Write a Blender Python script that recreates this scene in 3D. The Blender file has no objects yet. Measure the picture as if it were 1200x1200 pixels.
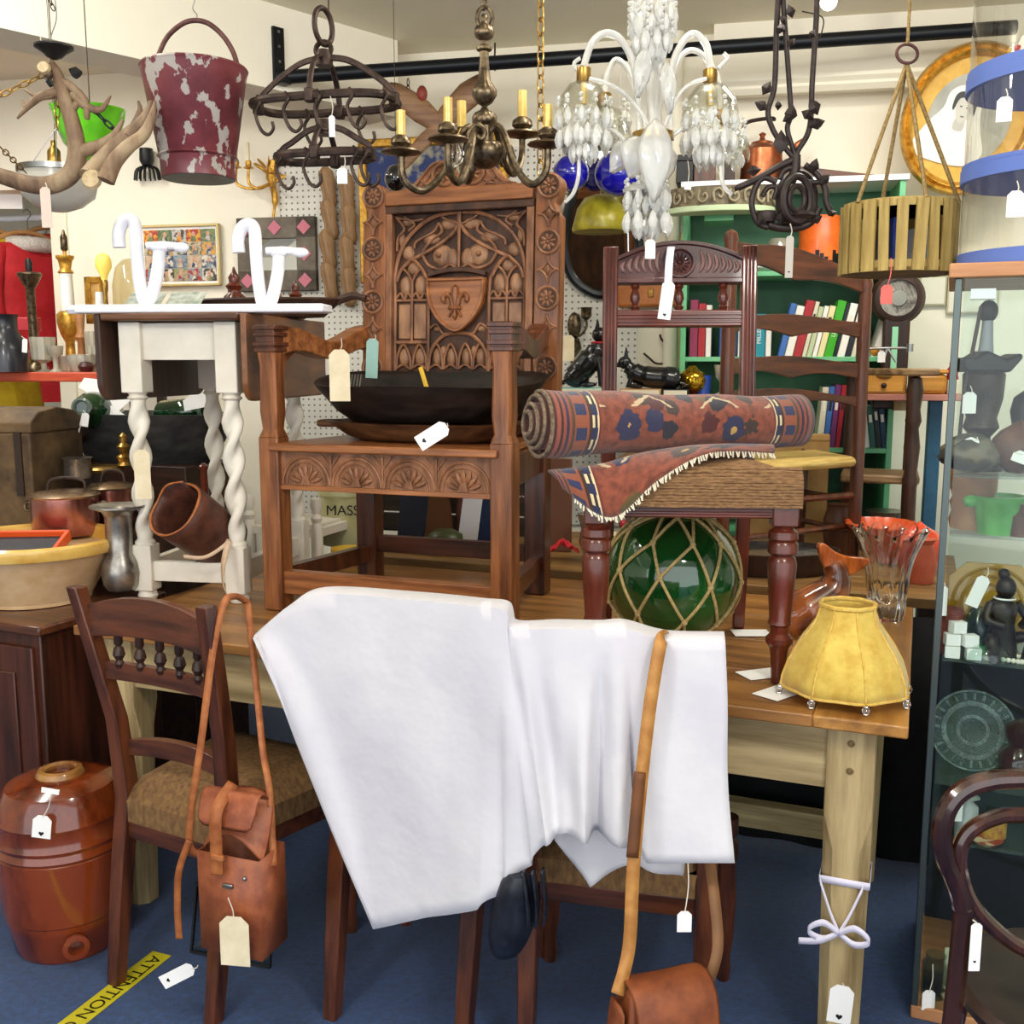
import bpy, bmesh, math, random
from mathutils import Matrix, Vector
scn = bpy.context.scene
COL = scn.collection
PI = math.pi
sin, cos = math.sin, math.cos
# ---------------------------------------------------------------- camera, world, lights, exposure
TILT, EYE = math.radians(8.3), 1.42
cam_d = bpy.data.cameras.new('camera'); cam_d.sensor_width = 36; cam_d.lens = 36; cam_d.clip_start = .05
cam = bpy.data.objects.new('camera', cam_d); COL.objects.link(cam)
cam.location = (0, 0, EYE); cam.rotation_euler = (PI/2 - TILT, 0, 0)
scn.camera = cam
vs = scn.view_settings
vs.view_transform = 'Standard'; vs.look = 'None'; vs.gamma = 1; vs.use_curve_mapping = False
vs.exposure = 0.55
wd = bpy.data.worlds.new('daylight'); scn.world = wd; wd.use_nodes = True
bg = wd.node_tree.nodes['Background']; bg.inputs[0].default_value = (.93, .96, 1, 1); bg.inputs[1].default_value = 1.7
def area(name, loc, rot, sx, sy, power, col):
    l = bpy.data.lights.new(name, 'AREA'); l.shape = 'RECTANGLE'; l.size = sx; l.size_y = sy; l.energy = power; l.color = col
    o = bpy.data.objects.new(name, l); COL.objects.link(o); o.location = loc; o.rotation_euler = rot
    return o
CEIL = 2.66
def globe(loc, power, r=.13):  # unseen point lights added to brighten the ceiling and upper walls
    l = bpy.data.lights.new('added_fill_light', 'POINT'); l.energy = power; l.shadow_soft_size = r; l.color = (1, .97, .91)
    o = bpy.data.objects.new('added_fill_light', l); COL.objects.link(o); o.location = loc
globe((-1.0, .75, 2.25), 30); globe((.75, .55, 2.25), 34); globe((.35, 2.45, 2.56), 12, .08); globe((-1.35, 2.4, 2.56), 9, .08)
area('ceiling_tube_light', (1.3, 2.9, CEIL-.06), (0, 0, 0), .9, .16, 14, (1, .96, .86))
area('ceiling_tube_light', (-2.0, 3.4, CEIL-.06), (0, 0, 0), .16, 1.2, 18, (1, .97, .9))

# ---------------------------------------------------------------- pixel rays (1200 x 1200 frame)
FW = Vector((0, cos(TILT), -sin(TILT))); UP = Vector((0, sin(TILT), cos(TILT))); EYEV = Vector((0, 0, EYE))
def ray(x, y): return FW + Vector((1, 0, 0))*((x-600)/1200) + UP*((600-y)/1200)
def D(x, y, d):            # point seen at (x, y) standing d metres away
    r = ray(x, y); return EYEV + r*(d/r.y)
def Z(x, y, z):            # point seen at (x, y) lying at height z
    r = ray(x, y); return EYEV + r*((z-EYE)/r.z)
def mpp(x, y, d): return (D(x+1, y, d)-D(x, y, d)).length
def FR(p, yaw=0): return Matrix.Translation(Vector(p)) @ Matrix.Rotation(math.radians(yaw), 4, 'Z')
RX = lambda a: Matrix.Rotation(math.radians(a), 4, 'X')
RY = lambda a: Matrix.Rotation(math.radians(a), 4, 'Y')
RZ = lambda a: Matrix.Rotation(math.radians(a), 4, 'Z')
TR = lambda x, y, z: Matrix.Translation((x, y, z))
def SC(x, y, z): return Matrix.Diagonal((x, y, z, 1))
V = Vector
# ---------------------------------------------------------------- mesh builder (all coordinates end up in world space)
def spline(pts, n=6, closed=False):
    pts = [V(p) for p in pts]; out = []; N = len(pts)
    g = (lambda i: pts[i % N]) if closed else (lambda i: pts[max(0, min(N-1, i))])
    for i in range(N if closed else N-1):
        a, b, c, d = g(i-1), g(i), g(i+1), g(i+2)
        for k in range(n):
            t = k/n
            out.append(.5*((2*b)+(c-a)*t+(2*a-5*b+4*c-d)*t*t+(3*b-a-3*c+d)*t**3))
    if not closed: out.append(pts[-1])
    return out
class MB:
    def __init__(s, M=None):
        s.v = []; s.f = []; s.uv = {}; s.M = M.copy() if M else Matrix()
    def add(s, vs_, fs, M=None):
        n = len(s.v); T = s.M @ M if M else s.M
        s.v += [T @ V(p) for p in vs_]; s.f += [tuple(i+n for i in f) for f in fs]
        return n
    def box(s, x0, x1, y0, y1, z0, z1, M=None):
        s.add([(x, y, z) for x in (x0, x1) for y in (y0, y1) for z in (z0, z1)],
              [(0, 1, 3, 2), (4, 6, 7, 5), (0, 4, 5, 1), (2, 3, 7, 6), (0, 2, 6, 4), (1, 5, 7, 3)], M); return s
    def beam(s, a, b, w, h, up=(0, 0, 1)):     # a square bar from a to b
        a, b = V(a), V(b); d = (b-a).normalized(); u = V(up); sd = d.cross(u)
        if sd.length < 1e-4: sd = d.cross(V((0, 1, 0)))
        sd.normalize(); u = sd.cross(d)
        vs_ = [p+sd*(i*w/2)+u*(j*h/2) for p in (a, b) for i in (-1, 1) for j in (-1, 1)]
        s.add(vs_, [(0, 1, 3, 2), (4, 6, 7, 5), (0, 4, 5, 1), (2, 3, 7, 6), (0, 2, 6, 4), (1, 5, 7, 3)]); return s
    def prism(s, poly, y0, y1, M=None):        # polygon in x,z extruded along y
        n = len(poly)
        s.add([(p[0], y0, p[1]) for p in poly]+[(p[0], y1, p[1]) for p in poly],
              [tuple(range(n)), tuple(range(2*n-1, n-1, -1))]+[(i, (i+1) % n, n+(i+1) % n, n+i) for i in range(n)], M); return s
    def loft(s, rings, cap=True, closed=False, M=None):
        n = len(rings[0]); m = len(rings)
        vs_ = [p for r in rings for p in r]; fs = []
        for j in range(m if closed else m-1):
            k = (j+1) % m
            for i in range(n): fs.append((j*n+i, j*n+(i+1) % n, k*n+(i+1) % n, k*n+i))
        if cap and not closed: fs += [tuple(range(n)), tuple(range((m-1)*n, m*n))]
        s.add(vs_, fs, M); return s
    def tube(s, pts, r, n=8, closed=False, flat=1.0, M=None, up=None):
        pts = [V(p) for p in pts]; N = len(pts); rr = r if isinstance(r, (list, tuple)) else [r]*N
        rings = []; prev = None
        for i, p in enumerate(pts):
            a = pts[(i-1) % N] if closed else pts[max(0, i-1)]; b = pts[(i+1) % N] if closed else pts[min(N-1, i+1)]
            t = (b-a)
            t = t.normalized() if t.length > 1e-9 else V((0, 0, 1))
            if up is not None: u = V(up)
            elif prev is None: u = V((0, 0, 1)) if abs(t.z) < .9 else V((0, 1, 0))
            else: u = prev
            u = (u - t*u.dot(t))
            if u.length < 1e-6: u = t.orthogonal()
            u.normalize(); w = t.cross(u); prev = u
            rings.append([p + (u*cos(2*PI*k/n)*flat + w*sin(2*PI*k/n))*rr[i] for k in range(n)])
        s.loft(rings, True, closed, M); return s
    def lathe(s, prof, n=24, M=None, wob=0, flute=0, nf=12, cap=True):
        rings = []
        for (r, z) in prof:
            r = max(r, .0004)
            rings.append([((r*(1+flute*cos(nf*2*PI*k/n)))*cos(2*PI*k/n), (r*(1+flute*cos(nf*2*PI*k/n)))*sin(2*PI*k/n), z) for k in range(n)])
        s.loft(rings, cap, False, M); return s
    def ball(s, c, r, n=12, m=8, M=None):
        if not isinstance(r, (list, tuple)): r = (r, r, r)
        rings = []
        for j in range(m+1):
            a = -PI/2+PI*j/m; q = max(cos(a), .002)
            rings.append([(c[0]+r[0]*q*cos(2*PI*k/n), c[1]+r[1]*q*sin(2*PI*k/n), c[2]+r[2]*sin(a)) for k in range(n)])
        s.loft(rings, True, False, M); return s
    def grid(s, P, uv=None):                   # P[i][j]
        a, b = len(P), len(P[0])
        n = s.add([p for r in P for p in r], [(i*b+j, i*b+j+1, (i+1)*b+j+1, (i+1)*b+j) for i in range(a-1) for j in range(b-1)])
        if uv:
            for i in range(a):
                for j in range(b): s.uv[n+i*b+j] = uv(i, j)
        return s
    def obj(s, name, mat, parent=None, smooth=35, bev=0, solid=0, sub=0):
        me = bpy.data.meshes.new(name)
        if parent is not None: inv = WM[parent.name].inverted()
        else:
            lo = [min(v[k] for v in s.v) for k in range(3)]; hi = [max(v[k] for v in s.v) for k in range(3)]
            org = V(((lo[0]+hi[0])/2, (lo[1]+hi[1])/2, lo[2])); inv = Matrix.Translation(-org)
        me.from_pydata([inv @ v for v in s.v], [], s.f)
        bm = bmesh.new(); bm.from_mesh(me)
        bmesh.ops.recalc_face_normals(bm, faces=bm.faces)
        if s.uv:
            l = bm.loops.layers.uv.new('UVMap'); bm.verts.index_update()
            for f in bm.faces:
                for lp in f.loops: lp[l].uv = s.uv.get(lp.vert.index, (0, 0))
        bm.to_mesh(me); bm.free()
        if smooth:
            me.polygons.foreach_set('use_smooth', [True]*len(me.polygons)); me.set_sharp_from_angle(angle=math.radians(smooth))
        me.materials.append(mat)
        o = bpy.data.objects.new(name, me); COL.objects.link(o)
        if parent is not None: o.parent = parent; WM[o.name] = WM[parent.name]
        else: o.location = org; WM[o.name] = Matrix.Translation(org)
        if solid:
            m = o.modifiers.new('thickness', 'SOLIDIFY'); m.thickness = solid; m.offset = 0
        if bev:
            m = o.modifiers.new('edges', 'BEVEL'); m.width = bev; m.segments = 2; m.limit_method = 'ANGLE'; m.angle_limit = math.radians(40)
        if sub:
            m = o.modifiers.new('soft', 'SUBSURF'); m.levels = sub; m.render_levels = sub
        return o
WM = {}
def tag(o, label, cat, group=None, kind=None):
    if label: o['label'] = label
    if cat: o['category'] = cat
    if group: o['group'] = group
    if kind: o['kind'] = kind
    return o
def thing(name, label, cat, M, group=None):
    if not isinstance(M, Matrix): M = FR(M)
    o = bpy.data.objects.new(name, None); COL.objects.link(o); o.matrix_world = M; o.empty_display_size = .05
    WM[o.name] = M.copy()
    return tag(o, label, cat, group)
def struct(o): o['kind'] = 'structure'; return o
def text(s, size, mat, M, parent, name='lettering', extr=.0004, align='CENTER'):
    c = bpy.data.curves.new(name, 'FONT'); c.body = s; c.size = size; c.extrude = extr; c.align_x = align; c.align_y = 'CENTER'
    t = bpy.data.objects.new(name, c); COL.objects.link(t)
    dg = bpy.context.evaluated_depsgraph_get(); me = bpy.data.meshes.new_from_object(t.evaluated_get(dg))
    bpy.data.objects.remove(t)
    me.transform((WM[parent.name].inverted() if parent else Matrix()) @ M); me.materials.clear(); me.materials.append(mat)
    o = bpy.data.objects.new(name, me); COL.objects.link(o); o.parent = parent; WM[o.name] = WM[parent.name]
    return o
# ---------------------------------------------------------------- materials
def hx(h):
    h = h.lstrip('#'); f = lambda c: c/12.92 if c <= .04045 else ((c+.055)/1.055)**2.4
    return tuple(f(int(h[i:i+2], 16)/255) for i in (0, 2, 4))+(1,)
MATS = {}
def mat(name, c='#888888', c2=None, rough=.5, metal=0, scale=8, st=(1, 1, 1), bump=0, bscale=None, ramp=(.35, .65), spec=.5,
        trans=0, ior=1.45, coat=0, c3=None, kind='noise', detail=5, sheen=0, alpha=1, dist=.002, sss=0):
    if name in MATS: return MATS[name]
    m = bpy.data.materials.new(name); m.use_nodes = True; nt = m.node_tree; N = nt.nodes; L = nt.links
    b = N['Principled BSDF']; I = b.inputs
    I['Base Color'].default_value = hx(c); I['Roughness'].default_value = rough; I['Metallic'].default_value = metal
    I['Specular IOR Level'].default_value = spec; I['Transmission Weight'].default_value = trans; I['IOR'].default_value = ior
    I['Coat Weight'].default_value = coat; I['Coat Roughness'].default_value = .08; I['Sheen Weight'].default_value = sheen; I['Alpha'].default_value = alpha
    if sss: I['Subsurface Weight'].default_value = sss; I['Subsurface Scale'].default_value = .01
    if c2 or bump:
        tc = N.new('ShaderNodeTexCoord'); mp = N.new('ShaderNodeMapping'); mp.inputs['Scale'].default_value = [scale*k for k in st]
        L.new(tc.outputs['Object'], mp.inputs[0])
        if kind == 'voronoi': tx = N.new('ShaderNodeTexVoronoi'); tx.inputs['Scale'].default_value = 1; out = tx.outputs['Distance']
        elif kind == 'wave':
            tx = N.new('ShaderNodeTexWave'); tx.inputs['Scale'].default_value = 1; tx.inputs['Distortion'].default_value = 4; tx.inputs['Detail'].default_value = 3; out = tx.outputs['Fac']
        else:
            tx = N.new('ShaderNodeTexNoise'); tx.inputs['Scale'].default_value = 1; tx.inputs['Detail'].default_value = detail; tx.inputs['Roughness'].default_value = .6; out = tx.outputs['Fac']
        L.new(mp.outputs[0], tx.inputs['Vector'])
        if c2:
            rp = N.new('ShaderNodeValToRGB'); e = rp.color_ramp.elements
            e[0].position, e[1].position = ramp; e[0].color = hx(c); e[1].color = hx(c2)
            if c3: x = e.new((ramp[0]+ramp[1])/2); x.color = hx(c3)
            L.new(out, rp.inputs[0]); L.new(rp.outputs[0], I['Base Color'])
        if bump:
            if bscale:
                mp2 = N.new('ShaderNodeMapping'); mp2.inputs['Scale'].default_value = [bscale*k for k in st]; L.new(tc.outputs['Object'], mp2.inputs[0])
                t2 = N.new('ShaderNodeTexNoise'); t2.inputs['Scale'].default_value = 1; t2.inputs['Detail'].default_value = 4; L.new(mp2.outputs[0], t2.inputs['Vector']); out = t2.outputs['Fac']
            bp = N.new('ShaderNodeBump'); bp.inputs['Strength'].default_value = bump; bp.inputs['Distance'].default_value = dist
            L.new(out, bp.inputs['Height']); L.new(bp.outputs[0], I['Normal'])
    MATS[name] = m; return m
def thin_glass(name, tint='#ffffff', gloss=.12, rough=.02):
    if name in MATS: return MATS[name]
    m = bpy.data.materials.new(name); m.use_nodes = True; nt = m.node_tree; N = nt.nodes; L = nt.links; N.remove(N['Principled BSDF'])
    tr = N.new('ShaderNodeBsdfTransparent'); tr.inputs[0].default_value = hx(tint); gl = N.new('ShaderNodeBsdfGlossy'); gl.inputs['Roughness'].default_value = rough
    lw = N.new('ShaderNodeLayerWeight'); lw.inputs[0].default_value = .5; pw = N.new('ShaderNodeMath'); pw.operation = 'POWER'; pw.inputs[1].default_value = 4
    ad = N.new('ShaderNodeMath'); ad.operation = 'MULTIPLY_ADD'; ad.inputs[1].default_value = .85; ad.inputs[2].default_value = .03+gloss*.06; ad.use_clamp = True
    mx = N.new('ShaderNodeMixShader'); L.new(lw.outputs['Facing'], pw.inputs[0]); L.new(pw.outputs[0], ad.inputs[0]); L.new(ad.outputs[0], mx.inputs[0]); L.new(tr.outputs[0], mx.inputs[1]); L.new(gl.outputs[0], mx.inputs[2])
    L.new(mx.outputs[0], N['Material Output'].inputs[0]); MATS[name] = m; return m
def emit(name, c, s):
    if name in MATS: return MATS[name]
    m = mat(name, c); b = m.node_tree.nodes['Principled BSDF']; b.inputs['Emission Color'].default_value = hx(c); b.inputs['Emission Strength'].default_value = s
    return m
WZ = (7, 7, .6); WX = (.6, 7, 7)
oak = mat('oak', '#5a2f14', '#9a5f34', .42, 0, 6, WZ, .15, coat=.15)
oak_x = mat('oak_grain_across', '#6a3816', '#a86a3a', .42, 0, 6, WX, .15, coat=.15)
oakpanel = mat('oak_carved', '#5f3a22', '#9c6a48', .5, 0, 9, (3, 3, 1), .15)
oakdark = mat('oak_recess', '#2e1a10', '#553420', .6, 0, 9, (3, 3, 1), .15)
mahog = mat('mahogany', '#3a140c', '#6b2c1a', .28, 0, 5, WZ, .05, coat=.35)
mahog_x = mat('mahogany_across', '#3a140c', '#6b2c1a', .28, 0, 5, WX, .05, coat=.35)
walnut = mat('walnut', '#33170c', '#66351c', .35, 0, 5, WZ, .08, coat=.25)
walnut_x = mat('walnut_across', '#33170c', '#66351c', .35, 0, 5, WX, .08, coat=.25)
darkwood = mat('dark_wood', '#1d0f0a', '#3a2218', .45, 0, 5, WZ, .1)
pine = mat('old_pine', '#8a744c', '#c2ab7c', .6, 0, 4, WZ, .1)
pine_x = mat('old_pine_across', '#8a744c', '#c2ab7c', .6, 0, 4, WX, .1)
pinetop = mat('waxed_pine_top', '#6e4620', '#a8753c', .4, 0, 3, (.7, 6, 6), .1, coat=.1)
cream = mat('cream_paint', '#cfc6b4', '#e6dfd0', .5, 0, 6, (1, 1, 1), .05, ramp=(.2, .6))
whitep = mat('white_paint', '#dcdce6', '#f4f4fa', .4, 0, 9, ramp=(.2, .5))
paper = mat('white_card', '#f4f2ee', rough=.7)
buff = mat('buff_card', '#d8c8a4', '#e6d8b8', .8, 0, 20)
string = mat('string', '#d9d2c2', rough=.9)
blackp = mat('black', '#0c0c0e', rough=.45)
ironm = mat('wrought_iron', '#2c211c', '#4a3a32', .5, .6, 40, bump=.2)
brass = mat('brass', '#8a6a34', '#b8924c', .3, .9, 30)
abrass = mat('aged_brass', '#3c3024', '#7c6c54', .36, .85, 60, bump=.1)
gilt = mat('gilt', '#a87420', '#d8aa4a', .35, .6, 50, bump=.2)
leather = mat('tan_leather', '#8a4a22', '#b06a38', .5, 0, 30, bump=.3)
# ================================================================ the shop itself
TB = lambda x, y, z: TABLE @ V((x, y, z))
carpet = mat('blue_carpet', '#0e2a52', '#1a4378', .95, 0, 60, bump=.6, bscale=300, sheen=.3, ramp=(.3, .7))
plaster = mat('cream_plaster', '#f0e9d4', '#f5efde', .85, 0, 2, ramp=(.3, .7))
ceilm = mat('ceiling_paint', '#e6dfc6', '#ebe5d0', .9, 0, 2)
trimm = mat('cornice_paint', '#eee8d2', rough=.6)
WALLYAW = -12
WALL = FR((-.4, 4.38, 0), WALLYAW)           # local x along the back wall, local -y towards the room
def wl(x): return 4.38 - math.tan(math.radians(12))*(x+.4)
m = MB(); m.box(-5, 5, -4, 7.5, -.05, 0); struct(m.obj('floor', carpet))
m = MB(); m.box(-5, 5, -1.3, 7.5, CEIL, CEIL+.05); struct(m.obj('ceiling', ceilm))
m = MB(WALL); m.box(-1.68, 4.6, 0, .12, 0, CEIL); struct(m.obj('wall_back', plaster))
# alcove with the clothes rail, left of the back wall
m = MB(WALL); m.box(-4.4, -1.5, 1.3, 1.42, 0, CEIL); struct(m.obj('wall_alcove', plaster))
m = MB(WALL); m.box(-1.68, -1.56, .12, 1.3, 0, CEIL); struct(m.obj('wall_return', plaster))
m = MB(WALL); m.box(-4.4, -1.68, .0, .12, 2.19, CEIL); struct(m.obj('wall_header', plaster))
m = MB(WALL); m.box(-1.70, -1.62, -.02, .0, 0, 2.19); struct(m.obj('trim_1', trimm, bev=.004))
m = MB(); m.box(-4.6, -4.5, -1.3, 7.4, 0, CEIL); struct(m.obj('wall_left', plaster))
m = MB(); m.box(3.4, 3.5, -1.3, 5, 0, CEIL); struct(m.obj('wall_right', plaster))
# ceiling beam running from the front to the back wall
b0 = D(425, 146, 4.33); b1 = Z(0, 56, b0.z)
dr = (V((b0.x, b0.y, 0))-V((b1.x, b1.y, 0))).normalized(); pr = V((-dr.y, dr.x, 0))
m = MB(); A = V((b0.x, b0.y, 0))+dr*.02; B = V((b1.x, b1.y, 0))-dr*4
ring = lambda P: [P+V((0, 0, b0.z)), P+pr*-.2+V((0, 0, b0.z)), P+pr*-.2+V((0, 0, CEIL)), P+V((0, 0, CEIL))]
m.loft([[p for p in ring(A)], [p for p in ring(B)]]); struct(m.obj('beam', plaster))
# bulkhead with a moulding on the right part of the back wall
m = MB(WALL); m.box(1.2, 4.6, -.12, 0, 2.42, CEIL); struct(m.obj('bulkhead', plaster))
m = MB(WALL)
m.prism([(0, 0), (.012, 0), (.03, .018), (.03, .028), (.045, .042), (.045, .055), (0, .055)], 1.2, 4.6, TR(0, -.12, 2.40) @ RZ(-90) @ SC(1, 1, 1))
struct(m.obj('trim_2', trimm))
# pegboard panels
pegm = mat('pegboard', '#d9d6cc', '#e6e3da', .7, 0, 3)
def pegmat():
    m = MATS['pegboard']; nt = m.node_tree; N = nt.nodes; L = nt.links; b = N['Principled BSDF']; src = b.inputs['Base Color'].links[0].from_socket
    tc = N.new('ShaderNodeTexCoord'); mp = N.new('ShaderNodeMapping'); mp.inputs['Scale'].default_value = (40, 40, 40); L.new(tc.outputs['Object'], mp.inputs[0])
    sx = N.new('ShaderNodeSeparateXYZ'); L.new(mp.outputs[0], sx.inputs[0]); acc = None
    for ax in ('X', 'Z'):
        f = N.new('ShaderNodeMath'); f.operation = 'FRACT'; L.new(sx.outputs[ax], f.inputs[0])
        q = N.new('ShaderNodeMath'); q.operation = 'SUBTRACT'; q.inputs[1].default_value = .5; L.new(f.outputs[0], q.inputs[0])
        p = N.new('ShaderNodeMath'); p.operation = 'POWER'; p.inputs[1].default_value = 2; L.new(q.outputs[0], p.inputs[0])
        if acc is None: acc = p
        else:
            a = N.new('ShaderNodeMath'); L.new(acc.outputs[0], a.inputs[0]); L.new(p.outputs[0], a.inputs[1]); acc = a
    lt = N.new('ShaderNodeMath'); lt.operation = 'LESS_THAN'; lt.inputs[1].default_value = .03; L.new(acc.outputs[0], lt.inputs[0])
    mx = N.new('ShaderNodeMix'); mx.data_type = 'RGBA'; L.new(lt.outputs[0], mx.inputs[0]); L.new(src, mx.inputs[6]); mx.inputs[7].default_value = hx('#7d766a'); L.new(mx.outputs[2], b.inputs['Base Color'])
pegmat()
for i, (a, b) in enumerate(((-.6, .0), (.0, .62), (.62, .93))):
    m = MB(); m.M = WALL.copy()
    o = m.box(a+.003, b-.003, -.012, 0, .75, 2.28).obj('pegboard_panel', pegm, bev=.001)
    tag(o, ['white pegboard panel behind the hanging shoe lasts', 'white pegboard panel behind the carved gothic armchair', 'white pegboard panel beside the black oval mirror'][i], 'pegboard', 'pegboard panels on the back wall')
# black hanging rail with wall plate
railm = mat('black_steel', '#15181c', rough=.4, metal=.5)
nf = V((b1.x, b1.y, 0))-pr*.2; rr_ = ray(325, 91); s_ = (nf-V((0, 0, 0))).dot(pr)/rr_.dot(pr)
r0, r1 = EYEV+rr_*s_, D(1190, 32, 3.62)
t = thing('hanging_rail', 'long black steel rail fixed high across the back wall', 'rail', FR(r0))
m = MB(); m.tube([r0, r1], .024, 12); m.obj('pipe', railm, t)
p = EYEV+ray(325, 66)*((nf).dot(pr)/ray(325, 66).dot(pr)); PLM = FR(p, math.degrees(math.atan2(dr.y, dr.x)))
m = MB(PLM); m.box(-.022, .022, -.012, 0, -.095, .095); pl = m.obj('wall_plate', railm, t)
m = MB(PLM); m.box(-.02, .02, -.05, -.012, -.10, -.075); m.obj('bracket_arm', railm, t)
for k in range(3):
    m = MB(PLM); m.lathe([(.001, 0), (.006, 0), (.005, .003)], 8, TR(0, -.012, .08-.05*k) @ RX(90)); m.obj('screw', mat('steel', '#9a9a98', rough=.3, metal=1), pl)
def s_hook(x, y, d, lbl, s=1.0):
    c = D(x, y, d); pts = []
    for k in range(19):
        a = PI*1.0 - k/18*PI*1.0; pts.append(c+V((0, -.025*cos(a)*s, .025*sin(a)*s+.02*s)))
    for k in range(19):
        a = PI - k/18*PI*1.15; pts.append(c+V((.0, -.05*s*0+(-.025-.02+.02*cos(a-PI)*1+.0)*s*0-.025*s*cos(0)+(.02-.02*cos(k/18*PI*1.2))*s, (-.03-.02*sin(k/18*PI*1.2))*s)))
    tag(MB().tube(pts, .0035, 6).obj('s_hook', ironm), lbl, 'hook', 'spare hooks on the black rail')
def chain(name, a, b, link_l, link_w, wire, mt, label=None, cat=None, parent=None, group=None):
    a, b = V(a), V(b); n = max(1, round((b-a).length/(link_l*.78))); d = (b-a)/n
    t = thing(name, label, cat, FR(a), group) if parent is None else parent
    z = d.normalized(); x = z.orthogonal().normalized(); y = z.cross(x)
    for i in range(n):
        c = a+d*(i+.5); sd = x if i % 2 else y; L = d.length/.78; pts = []
        for k in range(14):
            q = 2*PI*k/14; pts.append(c + z*(sin(q)*L/2) + sd*(cos(q)*link_w/2*(1 if abs(sin(q)) < .8 else 1)))
        MB().tube(pts, wire, 5, True).obj('chain_link', mt, t)
    return t
# ================================================================ the long pine table in front
C0 = Z(1065, 852, .76); L0 = Z(85, 733, .76)
tyaw = math.degrees(math.atan2(C0.y-L0.y, C0.x-L0.x)); TLEN = (C0-L0).length
TABLE = FR((C0.x, C0.y, 0), tyaw); TD = 1.0
t = thing('pine_table', 'long old pine kitchen table carrying the carved armchair and green float', 'table', TABLE)
for i in range(4):
    m = MB(TABLE); m.box(-TLEN, -.17, .25*i+.0008, .25*i+.2492, .735, .76); m.obj('plank', pinetop, t, bev=.003)
m = MB(TABLE); m.box(-.17, 0, 0, TD, .735, .76); m.obj('end_board', mat('breadboard_end', '#7a4f20', '#b98440', .38, 0, 3, (6, .7, 6), .1, coat=.15), t, bev=.004)
m = MB(TABLE); m.box(-TLEN+.06, -.10, .05, .072, .60, .735); m.obj('apron', pine_x, t, bev=.002)
m = MB(TABLE); m.box(-TLEN+.06, -.06, TD-.07, TD-.05, .60, .735); m.obj('apron', pine_x, t)
for x in (-TLEN+.06, -.085): m = MB(TABLE); m.box(x, x+.02, .06, TD-.06, .6, .735); m.obj('apron', pine, t)
def tleg(x, y):
    w = .09; m = MB(TABLE); R_ = []
    for z, c in ((0, .02), (.48, .02), (.55, .002), (.735, .002)):
        s = w*(.42 if z == 0 else .5)
        R_.append([(x+a*s-(c*a if k else 0), y+b*s-(0 if k else c*b), z) for (a, b, k) in ((-1, -1, 1), (1, -1, 1), (1, -1, 0), (1, 1, 0), (1, 1, 1), (-1, 1, 1), (-1, 1, 0), (-1, -1, 0))])
    m.loft(R_); return m.obj('leg', pine, t, 20)
for x in (-TLEN+.1, -.10):
    for y in (.085, TD-.085): tleg(x, y)
for z in (.70, .645):
    m = MB(TABLE); m.ball((-.10+.0, .038, z), (.007, .003, .007), 8, 4); m.obj('dowel_peg', mat('pine_knot', '#6b5432'), t)
m = MB(TABLE); m.box(-TLEN+.14, -.14, TD-.11, TD-.06, .10, .17); m.obj('foot_rail', pine_x, t, bev=.003)
tag(MB(TABLE).grid([[(-TLEN+.03+(TLEN+.09)*i/60, TD+.012+.008*sin(i*1.1), z) for z in (.02, .3, .73)] for i in range(61)]).obj('under_table_shade_sheet', mat('shade_sheet_black', '#08080a', '#121216', .95, 0, 20), None, 60, solid=.002), 'black cloth hung behind the legs of the pine table', 'cloth')  # black sheet added to stand in for the shade under the table
# ribbon and tag on the near leg
ribm = mat('lilac_ribbon', '#e4dff0', rough=.6)
lx, ly = -.10, .085
t2 = thing('ribbon_bow', 'white ribbon tied in a bow around the pine table leg', 'ribbon', FR(TB(lx, ly, .3), tyaw))
m = MB(TABLE); q = .047
m.loft([[(lx-q, ly-q, z), (lx+q, ly-q, z), (lx+q, ly+q, z), (lx-q, ly+q, z)] for z in (.41, .425)], cap=False); m.obj('band', ribm, t2, solid=.001)
kc = V((lx-.005, ly-q-.008, .315))
def ribn(pts, w=.014):
    m = MB(TABLE); P = []
    for p in spline(pts, 6): P.append([p+V((0, 0, w/2)), p-V((0, 0, w/2))])
    return m.grid(P).obj('ribbon_tail', ribm, t2, solid=.001)
for sx in (-1, 1):
    ribn([kc+V((sx*.04, .004, .10)), kc+V((sx*.018, .0, .04)), kc])
    o = ribn([kc, kc+V((sx*.03, -.012, .022)), kc+V((sx*.058, -.01, .0)), kc+V((sx*.03, -.004, -.016)), kc]); o.name = 'bow_loop'
ribn([kc, kc+V((-.035, -.006, -.02)), kc+V((-.075, -.004, -.03))])

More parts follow.
